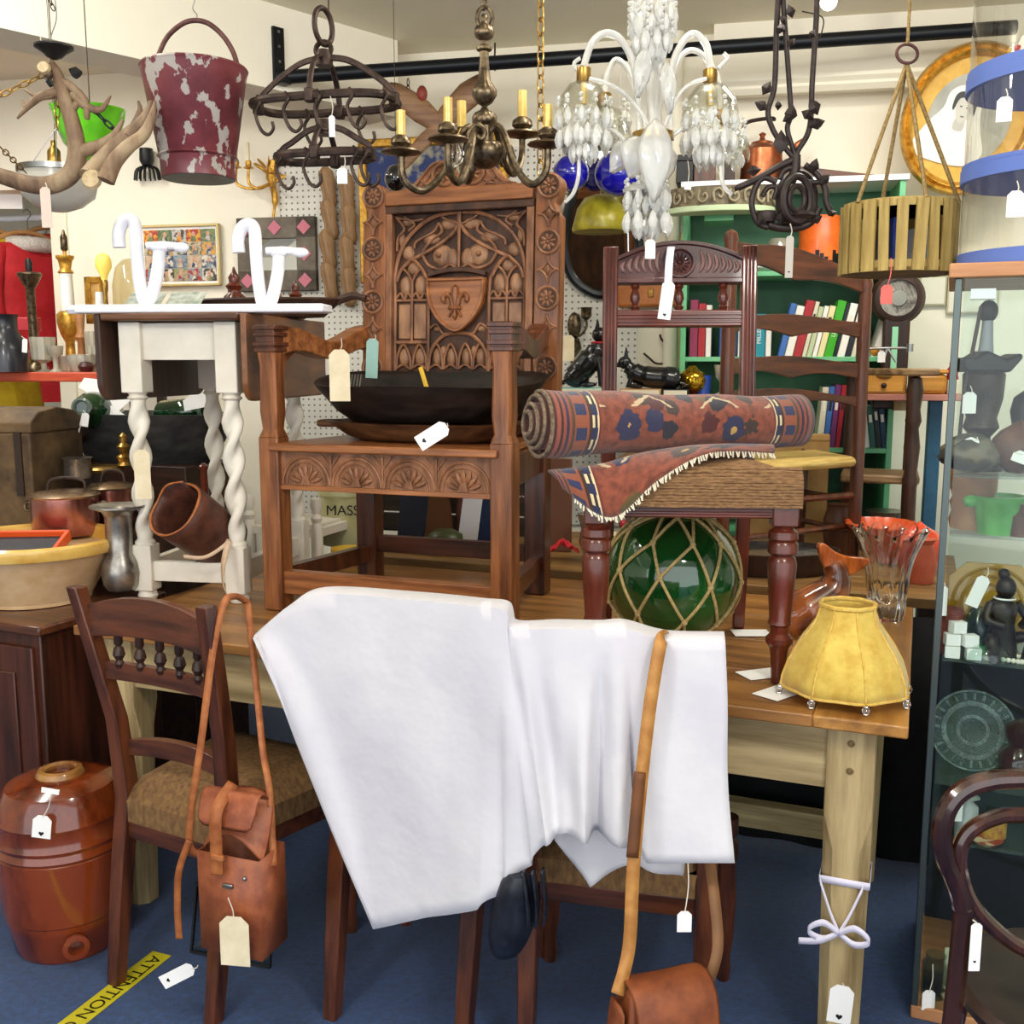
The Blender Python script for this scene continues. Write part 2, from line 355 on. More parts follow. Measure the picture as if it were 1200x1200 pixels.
def heart(M, parent, s, mt=None):
    pts = [(16*sin(a)**3*s/16, (13*cos(a)-5*cos(2*a)-2*cos(3*a)-cos(4*a))*s/16) for a in [2*PI*k/20 for k in range(20)]]
    MB(M).prism(pts, -.0012, -.0006).obj('heart_mark', mt or blackp, parent, 0)
def price_tag(label, x, y, d, w, h, rot=0, tie=None, mt=None, yaw=0, hrt=None, smt=None, dt=None, group='price tags tied to the goods'):
    """card centre at pixel (x, y), d metres away, w x h in pixels, string up to pixel `tie`"""
    c = D(x, y, d); k = mpp(x, y, d); w *= k; h *= k
    M = FR(c, yaw) @ RY(rot); t = thing('price_tag', label, 'tag', M, group)
    cc = w*.26
    MB(M).prism([(-w/2, -h/2), (w/2, -h/2), (w/2, h/2-cc), (w/2-cc, h/2), (-w/2+cc, h/2), (-w/2, h/2-cc)], -.0006, .0006).obj('card', mt or paper, t, 0)
    if hrt: heart(M @ TR(0, 0, h*hrt), t, w*.14)
    hole = M @ V((0, -.001, h/2-cc*.55)); MB(M).lathe([(.0015, 0), (.0028, 0), (.0028, .0005), (.0015, .0005)], 8, TR(0, -.0008, h/2-cc*.55) @ RX(90)).obj('eyelet', mt or paper, t)
    if tie:
        e = D(tie[0], tie[1], dt or d); md = (e+hole)/2+V((.004, 0, -.002))
        MB().tube(spline([hole, md, e], 5), .0011, 5).obj('string', smt or string, t)
    return t
price_tag('white price tag with a black heart hanging from the ribbon on the table leg', 985, 1177, C0.y-.04, 27, 48, 4, (987, 1152), hrt=-.33, yaw=-15, dt=C0.y-.03)

# ================================================================ dark cabinet on the left, mixing bowl, barrel
CAB = FR((-1.2, 2.53, 0), -23)
cabm = mat('dark_oak_chest', '#2c150b', '#54291a', .4, 0, 5, WZ, .08, coat=.2)
t = thing('wooden_chest', 'dark polished wooden chest under the large cream mixing bowl', 'cabinet', CAB)
m = MB(CAB); m.box(-.92, .02, -.02, .44, .735, .76); m.obj('top', mat('dark_oak_top', '#3a1d10', '#6a3a22', .35, 0, 5, WX, .05, coat=.3), t, bev=.006)
m = MB(CAB); m.box(-.9, 0, .0, .42, .06, .735); m.obj('body', cabm, t, bev=.004)
m = MB(CAB); m.box(-.91, .01, -.01, .43, 0, .06); m.obj('plinth', cabm, t, bev=.004)
for x0, x1 in ((-.88, -.46), (-.44, -.02)):
    m = MB(CAB); m.box(x0, x1, -.012, .0, .1, .7)
    p = m.obj('door', cabm, t, bev=.003)
    m = MB(CAB); m.box(x0+.06, x1-.06, -.018, -.012, .17, .63); m.obj('raised_panel', cabm, p, bev=.005)
bc = Z(55, 712, .762); bc = V((bc.x-.085, bc.y+.12, .762))
stonec = mat('cream_stoneware', '#c9a172', '#dcbc92', .55, 0, 14, bump=.1)
t = thing('mixing_bowl', 'large cream pottery mixing bowl with yellow glazed inside', 'bowl', FR(bc))
m = MB(FR(bc)); m.lathe([(.0, 0), (.145, 0), (.152, .01), (.2, .10), (.228, .142), (.236, .14)], 48)
m.lathe([(.15, .0), (.152, .01)], 48); m.obj('body', stonec, t)
m = MB(FR(bc)); m.lathe([(.226, .138), (.243, .142), (.25, .158), (.248, .172), (.238, .178), (.224, .172), (.2, .12), (.14, .025), (.02, .018)], 48); m.obj('glazed_rim', mat('yellow_glaze', '#c9983e', '#e2bc66', .15, 0, 10, coat=.6), t)
# slate in an orange frame lying in the bowl
M = FR(bc+V((-.06, -.02, .15)), 5) @ RX(14)
t = thing('framed_slate', 'black slate in an orange plastic frame lying in the mixing bowl', 'slate', M)
orm = mat('orange_plastic', '#e2551c', rough=.4); W_, H_ = .15, .075
for a in ((-W_, W_, -H_, -H_+.012), (-W_, W_, H_-.012, H_), (-W_, -W_+.012, -H_, H_), (W_-.012, W_, -H_, H_)):
    m = MB(M); m.box(a[0], a[1], a[2], a[3], -.012, .018); m.obj('frame_bar', orm, t, bev=.002)
m = MB(M); m.box(-W_+.012, W_-.012, -H_+.012, H_-.012, -.004, .002); m.obj('slate_panel', mat('slate', '#22242c', '#2c2f38', .6, 0, 30), t)
# stoneware barrel
bar = V((-1.10, 2.375, 0)); bm_ = mat('salt_glazed_stoneware', '#4c1c0a', '#80391a', .16, 0, 7, (1, 1, .5), .12, coat=.6, c3='#7a3414')
t = thing('stoneware_barrel', 'glossy brown salt-glazed stoneware barrel with bung hole and tap hole', 'barrel', FR(bar))
prof = [(.001, .001), (.118, .001), (.126, .012), (.14, .08), (.142, .085), (.142, .1), (.147, .105), (.155, .2), (.156, .26), (.154, .262), (.158, .27), (.154, .28), (.152, .285), (.156, .295), (.152, .305), (.148, .335), (.151, .345), (.147, .355), (.143, .38), (.125, .412), (.085, .428), (.052, .432)]
MB(FR(bar)).lathe(prof, 48).obj('body', bm_, t)
MB(FR(bar)).lathe([(.034, .405), (.034, .44), (.040, .446), (.05, .444), (.056, .434), (.056, .428)], 32).obj('neck_ring', mat('bung_ring', '#7a4a20', '#a87a40', .25, 0, 12, coat=.4), t)
MB(FR(bar)).lathe([(.001, .41), (.035, .411)], 24).obj('bung_hole', blackp, t)
M = FR(bar, 28) @ TR(0, -.138, .065) @ RX(90)
MB(M).lathe([(.018, -.02), (.024, .018), (.03, .026), (.03, .034), (.018, .036), (.016, .0)], 20).obj('tap_hole', bm_, t)
price_tag('small white price tag on the stoneware barrel', 49, 969, 2.19, 22, 28, 8, (60, 930), hrt=-.3)
m = MB(FR(D(59, 927, 2.2))@RY(10)); tag(m.box(-.02, .02, -.001, .001, -.006, .006).obj('paper_label', paper), 'small white sticker on the barrel shoulder', 'sticker')
# yellow floor tape
ya = Z(190, 1118, .0); yb = Z(40, 1235, .0); dv = (ya-yb); L_ = dv.length; ang = math.degrees(math.atan2(dv.y, dv.x))
M = FR((yb.x, yb.y, .001), ang)
t = thing('floor_tape', 'yellow warning tape with black lettering stuck on the blue carpet', 'tape', M)
MB(M).box(-.6, L_, -.028, .028, 0, .0012).obj('strip', mat('yellow_tape', '#c8bc28', rough=.4), t)
text('ATTENTION C', .045, blackp, M @ TR(L_-.015, 0, .0014) @ RZ(180), t, 'lettering', .0002, 'LEFT')

# ================================================================ Victorian chairs standing at the table
seatm = mat('woven_seat', '#5c4028', '#8a683e', .9, 0, 90, (1, 1, .4), .6, ramp=(.3, .7))
def bow_chair(label, M, w, top_w, H_, sd=.38, seat_w=None, kind='spindle', full=True):
    """seen from behind: local y = 0 at the back, seat towards +y"""
    t = thing('dining_chair', label, 'chair', M, 'chairs pushed up to the pine table')
    hw, tw = w/2, top_w/2; bz = .43
    for s in (-1, 1):
        R_ = []
        for z, x, y, q in ((0, hw, -.045, .016), (.25, hw*1.02, -.01, .019), (.43, hw*1.03, .02, .02), (.62, hw*1.08, .008, .018), (H_, tw, -.055, .016)):
            x *= s; R_.append([(x-q, y-q, z), (x+q, y-q, z), (x+q, y+q, z), (x-q, y+q, z)])
        MB(M).loft(R_).obj('back_post', walnut, t, 30, bev=.003)
        MB(M).lathe([(.001, 0), (.014, 0), (.017, .03), (.014, .06), (.02, .1), (.024, .2), (.02, .28), (.026, .31), (.026, .34), (.018, .35), (.024, .36), (.024, .40)], 14, TR(s*(hw+.04), sd-.01, 0)).obj('front_leg', walnut, t)
    ys = lambda z: -.055+(.063)*(H_-z)/(H_-.62)
    def rail(z0, z1, arch, name, hx_, thick=.02, bow=.02):
        n = 12; P0 = []; m = MB(M); R_ = []
        for i in range(n+1):
            u = -1+2*i/n; x = u*hx_; y = ys((z0+z1)/2)-bow*(1-u*u)*-1; a = arch*(1-u*u)
            R_.append([(x, y-thick/2, z0+a*.4), (x, y+thick/2, z0+a*.4), (x, y+thick/2, z1+a), (x, y-thick/2, z1+a)])
        return m.loft(R_).obj(name, walnut_x, t, 30, bev=.002)
    rail(H_-.115, H_-.045, .03, 'crest_rail', tw*.98)
    rail(H_-.215, H_-.175, .0, 'cross_rail', tw*.96)
    rail(.53, .565, .015, 'lower_rail', hw*1.05)
    if kind == 'spindle':
        for i in range(5):
            u = -.62+1.24*i/4; x = u*tw; y = ys(H_-.15)+.02*(1-u*u)
            MB(M).lathe([(.007, -.03), (.011, -.02), (.007, -.012), (.014, .0), (.011, .014), (.006, .02), (.01, .026), (.009, .055)], 10, TR(x, y, H_-.155)).obj('spindle', darkwood, t)
    sw = seat_w or w*1.35; R_ = []
    P = []
    n = 10
    for i in range(n+1):
        v = i/n; y = .0+v*sd; hw2 = (hw*1.0)+(sw/2-hw)*v; row = []
        for j in range(n+1):
            u = -1+2*j/n; z = bz+.055*(1-max(abs(u), abs(2*v-1))**6)**.5
            row.append((u*hw2, y, z))
        P.append(row)
    m = MB(M); m.grid(P)
    m.loft([[P[0][0], P[0][n], P[n][n], P[n][0]], [(p[0], p[1], bz-.05) for p in (P[0][0], P[0][n], P[n][n], P[n][0])]])
    m.obj('seat', seatm, t, 60)
    m = MB(M); q = [(-hw, .0), (hw, .0), (sw/2, sd), (-sw/2, sd)]
    m.loft([[(x*.985, y, bz-.09) for x, y in q], [(x*.985, y, bz-.05) for x, y in q]]); m.obj('seat_rail', walnut_x, t, bev=.002)
    return t
la, lb = Z(155, 1140, 0), Z(268, 1185, 0)
def chair_frame(a, b):
    c = (a+b)/2; return FR((c.x, c.y, 0), math.degrees(math.atan2(b.y-a.y, b.x-a.x)))
LCH = chair_frame(la, lb)
bow_chair('walnut chair with turned spindles in its back beside the stoneware barrel', LCH, (lb-la).length, .385, .935, .40, .44)
ca, cb = Z(403, 1178, 0), Z(553, 1222, 0)
ACH = chair_frame(ca, cb); bow_chair('walnut dining chair hidden under the left half of the white cloth', ACH, (cb-ca).length, .34, .872, .36, .34)
da, db = Z(622, 1232, 0), Z(818, 1262, 0)
BCH = chair_frame(da, db); bow_chair('walnut dining chair under the right half of the white cloth', BCH, (db-da).length, .32, .872, .36, .37)
# ================================================================ white linen cloth over the chair backs
linen = mat('white_linen', '#c8c5cc', '#d2d0d3', .9, 0, 3, bump=.4, bscale=5, dist=.03, sheen=.2)
def cd(x, o=0):
    K = [(290, 2.09), (403, 2.025), (540, 1.875), (622, 1.805), (818, 1.76), (870, 1.745)]
    for (a, p), (b, q) in zip(K, K[1:]):
        if x <= b: return p+(q-p)*(x-a)/(b-a)-o
    return 1.75-o
topc = [(x, y, cd(x)) for x, y in ((298, 745), (330, 718), (372, 697), (480, 703), (560, 711), (592, 716), (600, 737), (650, 737), (700, 738), (730, 737), (780, 750), (850, 752))]
botc = [(x, y, cd(x, .035)) for x, y in ((298, 746), (345, 865), (437, 1089), (500, 1076), (562, 1063), (600, 1033), (640, 990), (665, 975), (690, 982), (742, 988), (760, 1008), (858, 1008))]
def sheet(top, bot, nv, fold, back=.35, name='cloth_sheet', parent=None, solid=.003):
    n = 8; T_ = spline([D(*p) for p in top], n); B_ = []
    for p, q in zip(bot, bot[1:]): B_ += [D(*p).lerp(D(*q), k/n) for k in range(n)]
    B_.append(D(*bot[-1])); P = []
    for i, (a, b) in enumerate(zip(T_, B_)):
        u = i/(len(T_)-1); col = []
        if back:
            bk = back*max(.04, min(1, (u-.18)*5))
            for k in range(4): col.append(a+V((.012, .085-.004*k, -bk*(1-k/3)-.02)))
            col.append(a+V((.008, .05, .004)))
        col.append(a)
        for j in range(1, nv+1):
            v = j/nv; p = a.lerp(b, v)
            if back and v < .12: p.z -= 0
            p.y += fold(u, v)*min(1, v*3); p.x += fold(u*1.3+.2, v)*.3*v
            col.append(p)
        P.append(col)
    return MB().grid(P).obj(name, linen, parent, 80, solid=solid)
def f1(u, v):
    g = lambda c, s, a: a*math.exp(-((u-c)/s)**2)
    return -g(.56, .012, .012)+g(.60, .02, .015)-g(.70, .03, .03)*v+g(.745, .018, .05)*v-g(.79, .02, .025)*v+g(.835, .015, .045)*v-g(.9, .05, .02)*v+.006*sin(18*u+5*v)*v+.005*sin(31*u-7*v)
t = thing('white_cloth', 'large white linen cloth draped over the backs of two chairs', 'cloth', FR(D(590, 1000, 1.95)))
sheet(topc, botc, 22, f1, .3, 'drape', t)
sheet([(640, 940, 1.87), (700, 940, 1.855), (760, 945, 1.835), (810, 950, 1.825)], [(650, 985, 1.85), (690, 1036, 1.835), (745, 1012, 1.815), (800, 1030, 1.805)], 10, lambda u, v: .012*sin(14*u)*v, 0, 'under_fold', t)
# hem stitched along the right-hand end
price_tag('little white price tag dangling on a thread from the white cloth hem', 802, 1080, 1.70, 17, 26, 0, (806, 1006), hrt=None, dt=1.72)
# ================================================================ carved gothic armchair on the table
gf = Z(600, 742, .762); GW = .71; GY = -20
GM = FR((gf.x, gf.y, .762), GY) @ TR(-GW/2, 0, 0)      # origin: middle of the front legs, on the table
GL = .48; RW = .60
GOTH = thing('gothic_armchair', 'carved oak gothic armchair with a fleur-de-lis shield on its back', 'armchair', GM)
t = GOTH; zt = lambda z: z-.762
def post(x0, x1, y0, y1, z0, z1, mt=oak, name='leg', bev=.003): return MB(GM).box(x0, x1, y0, y1, z0, z1).obj(name, mt, t, bev=bev)
hw = GW/2; q = .058
for s in (-1, 1):
    xo = s*hw; xi = s*(hw-q); a, b = min(xo, xi), max(xo, xi)
    post(a, b, 0, q, 0, .465, name='front_leg', bev=.004)
    # tapering arm post with chamfers and moulded cap
    c = (a+b)/2; m = MB(GM); R_ = []
    for z, r in ((.465, .029), (.485, .022), (.53, .026), (.65, .024), (.685, .028)):
        R_.append([(c+i*r-(.006*i if k else 0), q/2+j*r-(0 if k else .006*j), z) for (i, j, k) in ((-1, -1, 1), (1, -1, 1), (1, -1, 0), (1, 1, 0), (1, 1, 1), (-1, 1, 1), (-1, 1, 0), (-1, -1, 0))])
    m.loft(R_); m.obj('arm_post', oak, t, 25)
    m = MB(GM)
    for z, r in ((.685, .031), (.70, .034), (.725, .032), (.742, .034)): m.box(c-r, c+r, q/2-r, q/2+r, z, z+.011)
    m.box(c-.028, c+.028, q/2-.028, q/2+.028, .685, .755); m.obj('arm_cap', walnut, t, bev=.002)
    # arm: wavy board from the cap to the back stile
    rb = s*(RW/2-.03); R_ = []
    for i in range(15):
        u = i/14; y = q*.5+u*(GL-.0); x = c+(rb-c)*u; z = .738-.03*sin(PI*u)+.02*u+(.012*sin(3*PI*u)); th = .035+.03*(1-u)**4+.04*u**5; ww = .026
        R_.append([(x-ww, y, z-th), (x+ww, y, z-th), (x+ww, y, z+.012), (x-ww, y, z+.012)])
    MB(GM).loft(R_).obj('arm', oak_x if s < 0 else walnut, t, 40, bev=.004)
    # arm bracket
    m = MB(GM); m.prism([(0, 0), (.10, .0), (.07, -.03), (.03, -.05), (.012, -.11), (0, -.12)], -.012, .012, TR(c, q-.005, .71) @ RZ(90)); m.obj('arm_bracket', oak, t, bev=.002)
    # back leg
    x0, x1 = (s*RW/2, s*(RW/2-.062)); a, b = min(x0, x1), max(x0, x1)
    post(a, b, GL-.06, GL, 0, .52, walnut, 'back_leg')
    # side stretcher and side rail
    MB(GM).beam((s*(hw-.028), q-.01, .085), (s*(RW/2-.03), GL-.05, .085), .03, .05).obj('side_stretcher', walnut, t, bev=.002)
    MB(GM).beam((s*(hw-.028), q-.01, .39), (s*(RW/2-.03), GL-.05, .39), .03, .08).obj('side_rail', walnut, t, bev=.002)
post(-hw+q-.005, hw-q+.005, .012, .045, .045, .108, oak_x, 'front_stretcher')
post(-RW/2+.06, RW/2-.06, GL-.045, GL-.015, .09, .14, walnut_x, 'back_stretcher')
post(-RW/2+.05, RW/2-.05, GL-.045, GL-.015, .38, .47, walnut_x, 'back_rail')
# seat boards and carved seat rail
m = MB(GM); m.loft([[(-hw+.035, -.012, z), (hw-.035, -.012, z), (RW/2-.03, GL-.03, z), (-RW/2+.03, GL-.03, z)] for z in (.43, .45)]); m.obj('seat', oak_x, t, bev=.004)
post(-hw+q-.004, hw-q+.004, .016, .045, .33, .43, oakpanel, 'seat_rail', .002)
post(-hw+q-.004, hw-q+.004, .010, .017, .327, .34, oak_x, 'rail_bead', .002)
n4 = 4; cw = (GW-2*q)/n4
for i in range(n4):
    cx = -hw+q+cw*(i+.5); zb = .342; r = cw*.47; m = MB(GM)
    for rr, w in ((1, .0045), (.82, .003)): m.tube([(cx+r*rr*cos(a), .014, zb+r*rr*1.05*sin(a)) for a in [PI*k/16 for k in range(17)]], w, 6)
    for k in range(1, 8):
        a = PI*k/8; p0, p1 = .25, .74
        m.tube([(cx+r*p*cos(a), .0135, zb+r*p*1.05*sin(a)) for p in (p0, .45, .62, p1)], [.002, .0075, .0065, .001], 6, flat=1)
    m.prism([(cx-.014, zb), (cx+.014, zb), (cx, zb+.045)], .011, .018)
    m.obj('lunette', oakpanel, t)
    if i < 3:
        m = MB(GM); x = cx+cw/2; m.tube([(x, .014, zb+.004), (x, .014, zb+.045), (x, .014, zb+.08)], [.003, .004, .006], 6)
        for s in (-1, 1): m.tube([(x, .014, zb+.045), (x+s*.014, .014, zb+.065), (x+s*.026, .014, zb+.08)], [.002, .004, .003], 6)
        m.obj('carved_leaf', oakpanel, t)
# ---- back, drawn in a plane that leans slightly backwards.  u across, h height above table
BK = GM @ TR(.03, GL-.045, .47) @ RX(-3) @ TR(0, 0, -.47)
CX0, CZ0 = 650, 250
def cp(X, Y): return ((X-650)*.00066, 1.238-(Y-108)*.000625)
def P3(X, Y, y=0): u, h = cp(X, Y); return (u, y, h)
def poly(pts): return [cp(*p) for p in pts]
CXM = 643   # mirror line in crop units
mir = lambda pts: [(2*CXM-p[0],)+tuple(p[1:]) for p in pts]
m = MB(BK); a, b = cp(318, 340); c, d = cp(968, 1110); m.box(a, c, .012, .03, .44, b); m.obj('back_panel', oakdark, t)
# frame mouldings
fr = [(300, 330), (340, 350)]
for (x0, x1) in ((296, 330), (956, 990)):
    a, _ = cp(x0, 0); b, _ = cp(x1, 0); MB(BK).box(a, b, -.012, .03, .46, cp(0, 325)[1]).obj('panel_stile', oakpanel, t, bev=.003)
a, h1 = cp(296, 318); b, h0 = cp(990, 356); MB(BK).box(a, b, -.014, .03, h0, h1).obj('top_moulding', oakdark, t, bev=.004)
a, h1 = cp(300, 252); b, h0 = cp(985, 320); MB(BK).box(a, b, -.018, .035, h0, h1).obj('crest_rail', oak_x, t, bev=.003)
# tracery ribs
ribs = [([(338, 1075), (338, 760), (338, 620), (375, 500), (450, 415), (540, 368), (643, 356)], 6.5),
        ([(643, 398), (612, 450), (545, 500), (470, 538), (420, 562)], 6),
        ([(640, 400), (620, 405), (560, 375)], 3.5), ([(545, 400), (560, 440), (520, 470), (490, 500), (470, 530)], 4.5), ([(545, 400), (520, 440), (440, 480), (430, 510)], 4),
        ([(345, 660), (365, 610), (400, 575), (420, 562), (455, 590), (485, 640), (500, 700), (500, 1075)], 6),
        ([(420, 665), (400, 625), (372, 600)], 4), ([(420, 665), (440, 625), (468, 600)], 4), ([(420, 660), (420, 945)], 5),
        ([(345, 735), (365, 715), (383, 742), (400, 715), (420, 735), (440, 715), (460, 742), (480, 715), (497, 735)], 4.5), ([(345, 748), (497, 748)], 4.5),
        ([(338, 942), (500, 942)], 6), ([(345, 1060), (352, 1000), (380, 952), (408, 1000), (416, 1060)], 4.5), ([(425, 1060), (432, 1000), (458, 952), (486, 1000), (494, 1060)], 4.5),
        ([(345, 1065), (380, 1045), (416, 1065), (455, 1045), (494, 1065)], 4),
        ([(505, 1010), (530, 955), (580, 910), (643, 900)], 6), ([(505, 1065), (512, 1000), (540, 950), (565, 1000), (572, 1065)], 4.5), ([(575, 1065), (582, 1000), (608, 950), (634, 1000), (641, 1065)], 4.5),
        ([(505, 1065), (540, 1045), (572, 1065), (608, 1045), (641, 1065)], 4),
        ([(470, 545), (500, 590), (560, 610), (600, 590), (632, 610)], 5), ([(505, 880), (540, 860), (570, 900), (600, 905)], 4.5), ([(340, 365), (380, 420), (350, 460), (345, 520)], 4.5), ([(380, 365), (430, 400), (400, 430)], 4), ([(350, 370), (420, 385), (470, 380)], 3.5)]
mtr = MB(BK)
for pts, r in ribs:
    for pp in (pts, mir(pts)): mtr.tube(spline([P3(x, y, .004) for x, y in pp], 5), r*.00092, 6)
mtr.tube([P3(643, 356, .002), P3(643, 480, .002), P3(643, 615, .002)], [.007, .005, .003], 6)
mtr.obj('tracery', oakpanel, t)
lobes = [(590, 408, 42, 26), (505, 470, 42, 26), (560, 545, 48, 50), (605, 560, 34, 46), (395, 530, 30, 34), (420, 600, 28, 30), (383, 680, 29, 48), (457, 680, 29, 48), (383, 845, 30, 84), (457, 845, 30, 84), (380, 1010, 26, 44), (458, 1010, 26, 44), (540, 1010, 22, 44), (608, 1010, 22, 44), (395, 390, 34, 18), (570, 985, 18, 30), (540, 880, 20, 16), (365, 470, 16, 34)]
for x, y, a, b in lobes:
    for xx in (x, 2*CXM-x):
        u, h = cp(xx, y); m = MB(BK)
        if b > 70: m.box(u-a*.00066, u+a*.00066, .006, .014, h-b*.0006, h+b*.0006)
        else: m.ball((u, .012, h), (a*.00066, .009, b*.0006), 12, 6)
        m.obj('carved_lobe', mat('oak_lobe', '#74503a', '#a87c58', .45, 0, 9, (3, 3, 1), .15), t, bev=.003 if b > 70 else 0)
for x in (548, 735): u, h = cp(x, 545); MB(BK).ball((u, .0, h), .0085, 10, 6).obj('berry', oakpanel, t)
# crown bar, shield, fleur-de-lis
R_ = []
for k in range(13):
    X = 505+k*270/12; Y = 640-22*(1-((X-640)/135)**2); R_.append([P3(X, Y-13, -.016), P3(X, Y+9, -.016), P3(X, Y+9, .01), P3(X, Y-13, .01)])
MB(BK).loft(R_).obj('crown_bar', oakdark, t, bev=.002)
sh = [(502, 655), (775, 655), (772, 720), (755, 785), (712, 850), (640, 898), (565, 850), (522, 785), (505, 720)]
shs = [p for p in spline([(p[0], p[1], 0) for p in sh[1:]+[sh[0]]], 4)]
S = MB(BK).prism([cp(p.x, p.y) for p in shs], -.014, .01).obj('shield', oak_x, t, bev=.003)
MB(BK).tube([P3(640+(p.x-640)*.95, 765+(p.y-765)*.95, -.016) for p in shs], .0055, 6, True).obj('shield_border', oak_x, S)
m = MB(BK); yy = -.018
m.tube([P3(640, 810, yy), P3(640, 770, yy), P3(640, 730, yy), P3(640, 700, yy), P3(640, 686, yy)], [.004, .007, .013, .011, .002], 8)
for s in (-1, 1):
    m.tube(spline([P3(640+s*10, 790, yy), P3(640+s*20, 745, yy), P3(640+s*42, 728, yy), P3(640+s*56, 745, yy), P3(640+s*48, 768, yy)], 4), [.004]+[.0075]*14+[.004]*2, 8)
    m.tube(spline([P3(640+s*6, 790, yy), P3(640+s*22, 815, yy), P3(640+s*30, 830, yy)], 4), .004, 8)
m.tube([P3(612, 790, yy-.002), P3(668, 790, yy-.002)], .0055, 8); m.tube([P3(640, 800, yy), P3(640, 825, yy), P3(640, 845, yy)], [.004, .008, .002], 8)
m.obj('fleur_de_lis', oak, S)
# outer stiles with rosettes
for s in (0, 1):
    f = (lambda p: p) if s == 0 else (lambda p: [(1300-x, y) for x, y in p])
    lobe = [(245+56*cos(a), 268+56*sin(a)) for a in [PI*.83+PI*1.34*k/14 for k in range(15)]]
    pl = f([(303, 1200), (192, 1200), (192, 400), (205, 385), (215, 345), (200, 318)]+lobe[1:-1]+[(300, 315), (303, 345)])
    m = MB(BK); m.prism(poly(pl), -.016, .035); st = m.obj('outer_stile', oak, t, bev=.003)
    for Y in (272, 512, 756, 1060):
        x = f([(243, Y)])[0][0]; u, h = cp(x, Y); m = MB(BK)
        MB(BK).lathe([(.001, 0), (.026, 0), (.026, .004)], 20, TR(u, -.0155, h) @ RX(90)).obj('roundel', oakdark, st)
        m.tube([(u+.031*cos(a), -.018, h+.031*sin(a)) for a in [2*PI*k/24 for k in range(24)]], .0048, 6, True)
        for k in range(8):
            a = 2*PI*k/8+.2; m.ball((0, 0, 0), (.0105, .006, .0052), 8, 4, TR(u+.0145*cos(a), -.0175, h+.0145*sin(a)) @ RY(-math.degrees(a)))
        m.ball((u, -.02, h), .0045, 8, 5); m.obj('rosette', oakpanel, st)
    for Y in (390, 632, 880):
        x = f([(243, Y)])[0][0]; u, h = cp(x, Y); m = MB(BK)
        for sx in (-1, 1):
            for sz in (-1, 1): m.tube([(u+sx*.031*(1-cos(a)*1), -.0175, h+sz*.036*(1-sin(a))) for a in [PI/2*k/6 for k in range(7)]], .004, 6)
        m.ball((u, -.017, h), (.011, .006, .014), 4, 4); m.obj('quatrefoil', oakpanel, st)
# crest pediment
cr = [(345, 256), (400, 240), (440, 215), (480, 170), (510, 142), (545, 128), (585, 132), (612, 152), (628, 185), (643, 192)]
m = MB(BK); m.prism(poly(cr+mir(cr)[::-1][1:]), -.010, .025); cs = m.obj('crest', oak_x, t, bev=.003)
for s in (0, 1):
    f = (lambda p: p) if s == 0 else mir
    x, y = f([(575, 192)])[0]; u, h = cp(x, y); m = MB(BK)
    m.tube([(u+.033*cos(a), -.013, h+.03*sin(a)) for a in [2*PI*k/24 for k in range(24)]], .005, 6, True)
    for k in range(8):
        a = 2*PI*k/8; m.ball((0, 0, 0), (.010, .006, .005), 8, 4, TR(u+.014*cos(a), -.0125, h+.014*sin(a)) @ RY(-math.degrees(a)))
    m.ball((u, -.014, h), .005, 8, 5); m.obj('rosette', oakpanel, cs)
    m = MB(BK)
    for pts in ([(380, 250), (440, 235), (480, 190), (520, 145), (570, 133)], [(400, 250), (460, 240), (500, 205), (515, 175)], [(440, 250), (490, 240), (525, 225)], [(470, 215), (490, 225), (520, 245)]):
        m.tube(spline([P3(x, y, -.011) for x, y in f(pts)], 4), .0042, 6)
    m.obj('leaf_scroll', oakpanel, cs)
MB(BK).ball(P3(643, 232, -.01), (.009, .007, .009), 10, 6).obj('boss', oakdark, cs)
# things on the gothic chair
def trough(name, label, cx, cy, d, rx, ry, z0, h, lip, mt, yaw):
    t = thing(name, label, 'bowl', FR((cx, cy, z0), yaw)); M = FR((cx, cy, z0), yaw); rings = []
    for (k, z) in ((.02, .0), (.66, .0), (.80, h*.25), (.97, h*.9), (1.0, h), (.95, h), (.88, h*.85), (.7, h*.28), (.55, h*.18), (.02, h*.17)):
        rings.append([(rx*k*(1+.012*sin(5*a))*cos(a), ry*k*(1+.02*cos(7*a))*sin(a), z+(.022*sin(a)+.006*sin(3*a) if z > h*.5 and h > .1 else 0)) for a in [2*PI*i/40 for i in range(40)]])
    MB(M).loft(rings).obj('bowl_body', mt, t, 50); return t, M
sz = .762+.4515
c = GM @ V((.035, .22, 0))
bmt = mat('blackened_wood', '#0f0b0a', '#2a201c', .4, 0, 8, (1, 4, 4), .3); bwt = mat('brown_carved_bowl', '#3c2415', '#6e4a2c', .5, 0, 8, (1, 4, 4), .3)
t1, M1 = trough('carved_tray', 'brown hand-carved wooden dish under the black wooden trough', c.x, c.y, 0, .30, .17, sz, .05, 0, bwt, GY)
MB(M1).box(-.33, -.27, -.03, .03, .03, .05).obj('lug_handle', bwt, t1, bev=.008)
t1, M1 = trough('black_trough', 'black hand-carved wooden trough on the seat of the gothic armchair', c.x+.0, c.y, 0, .335, .19, sz+.049, .115, 0, bmt, GY)
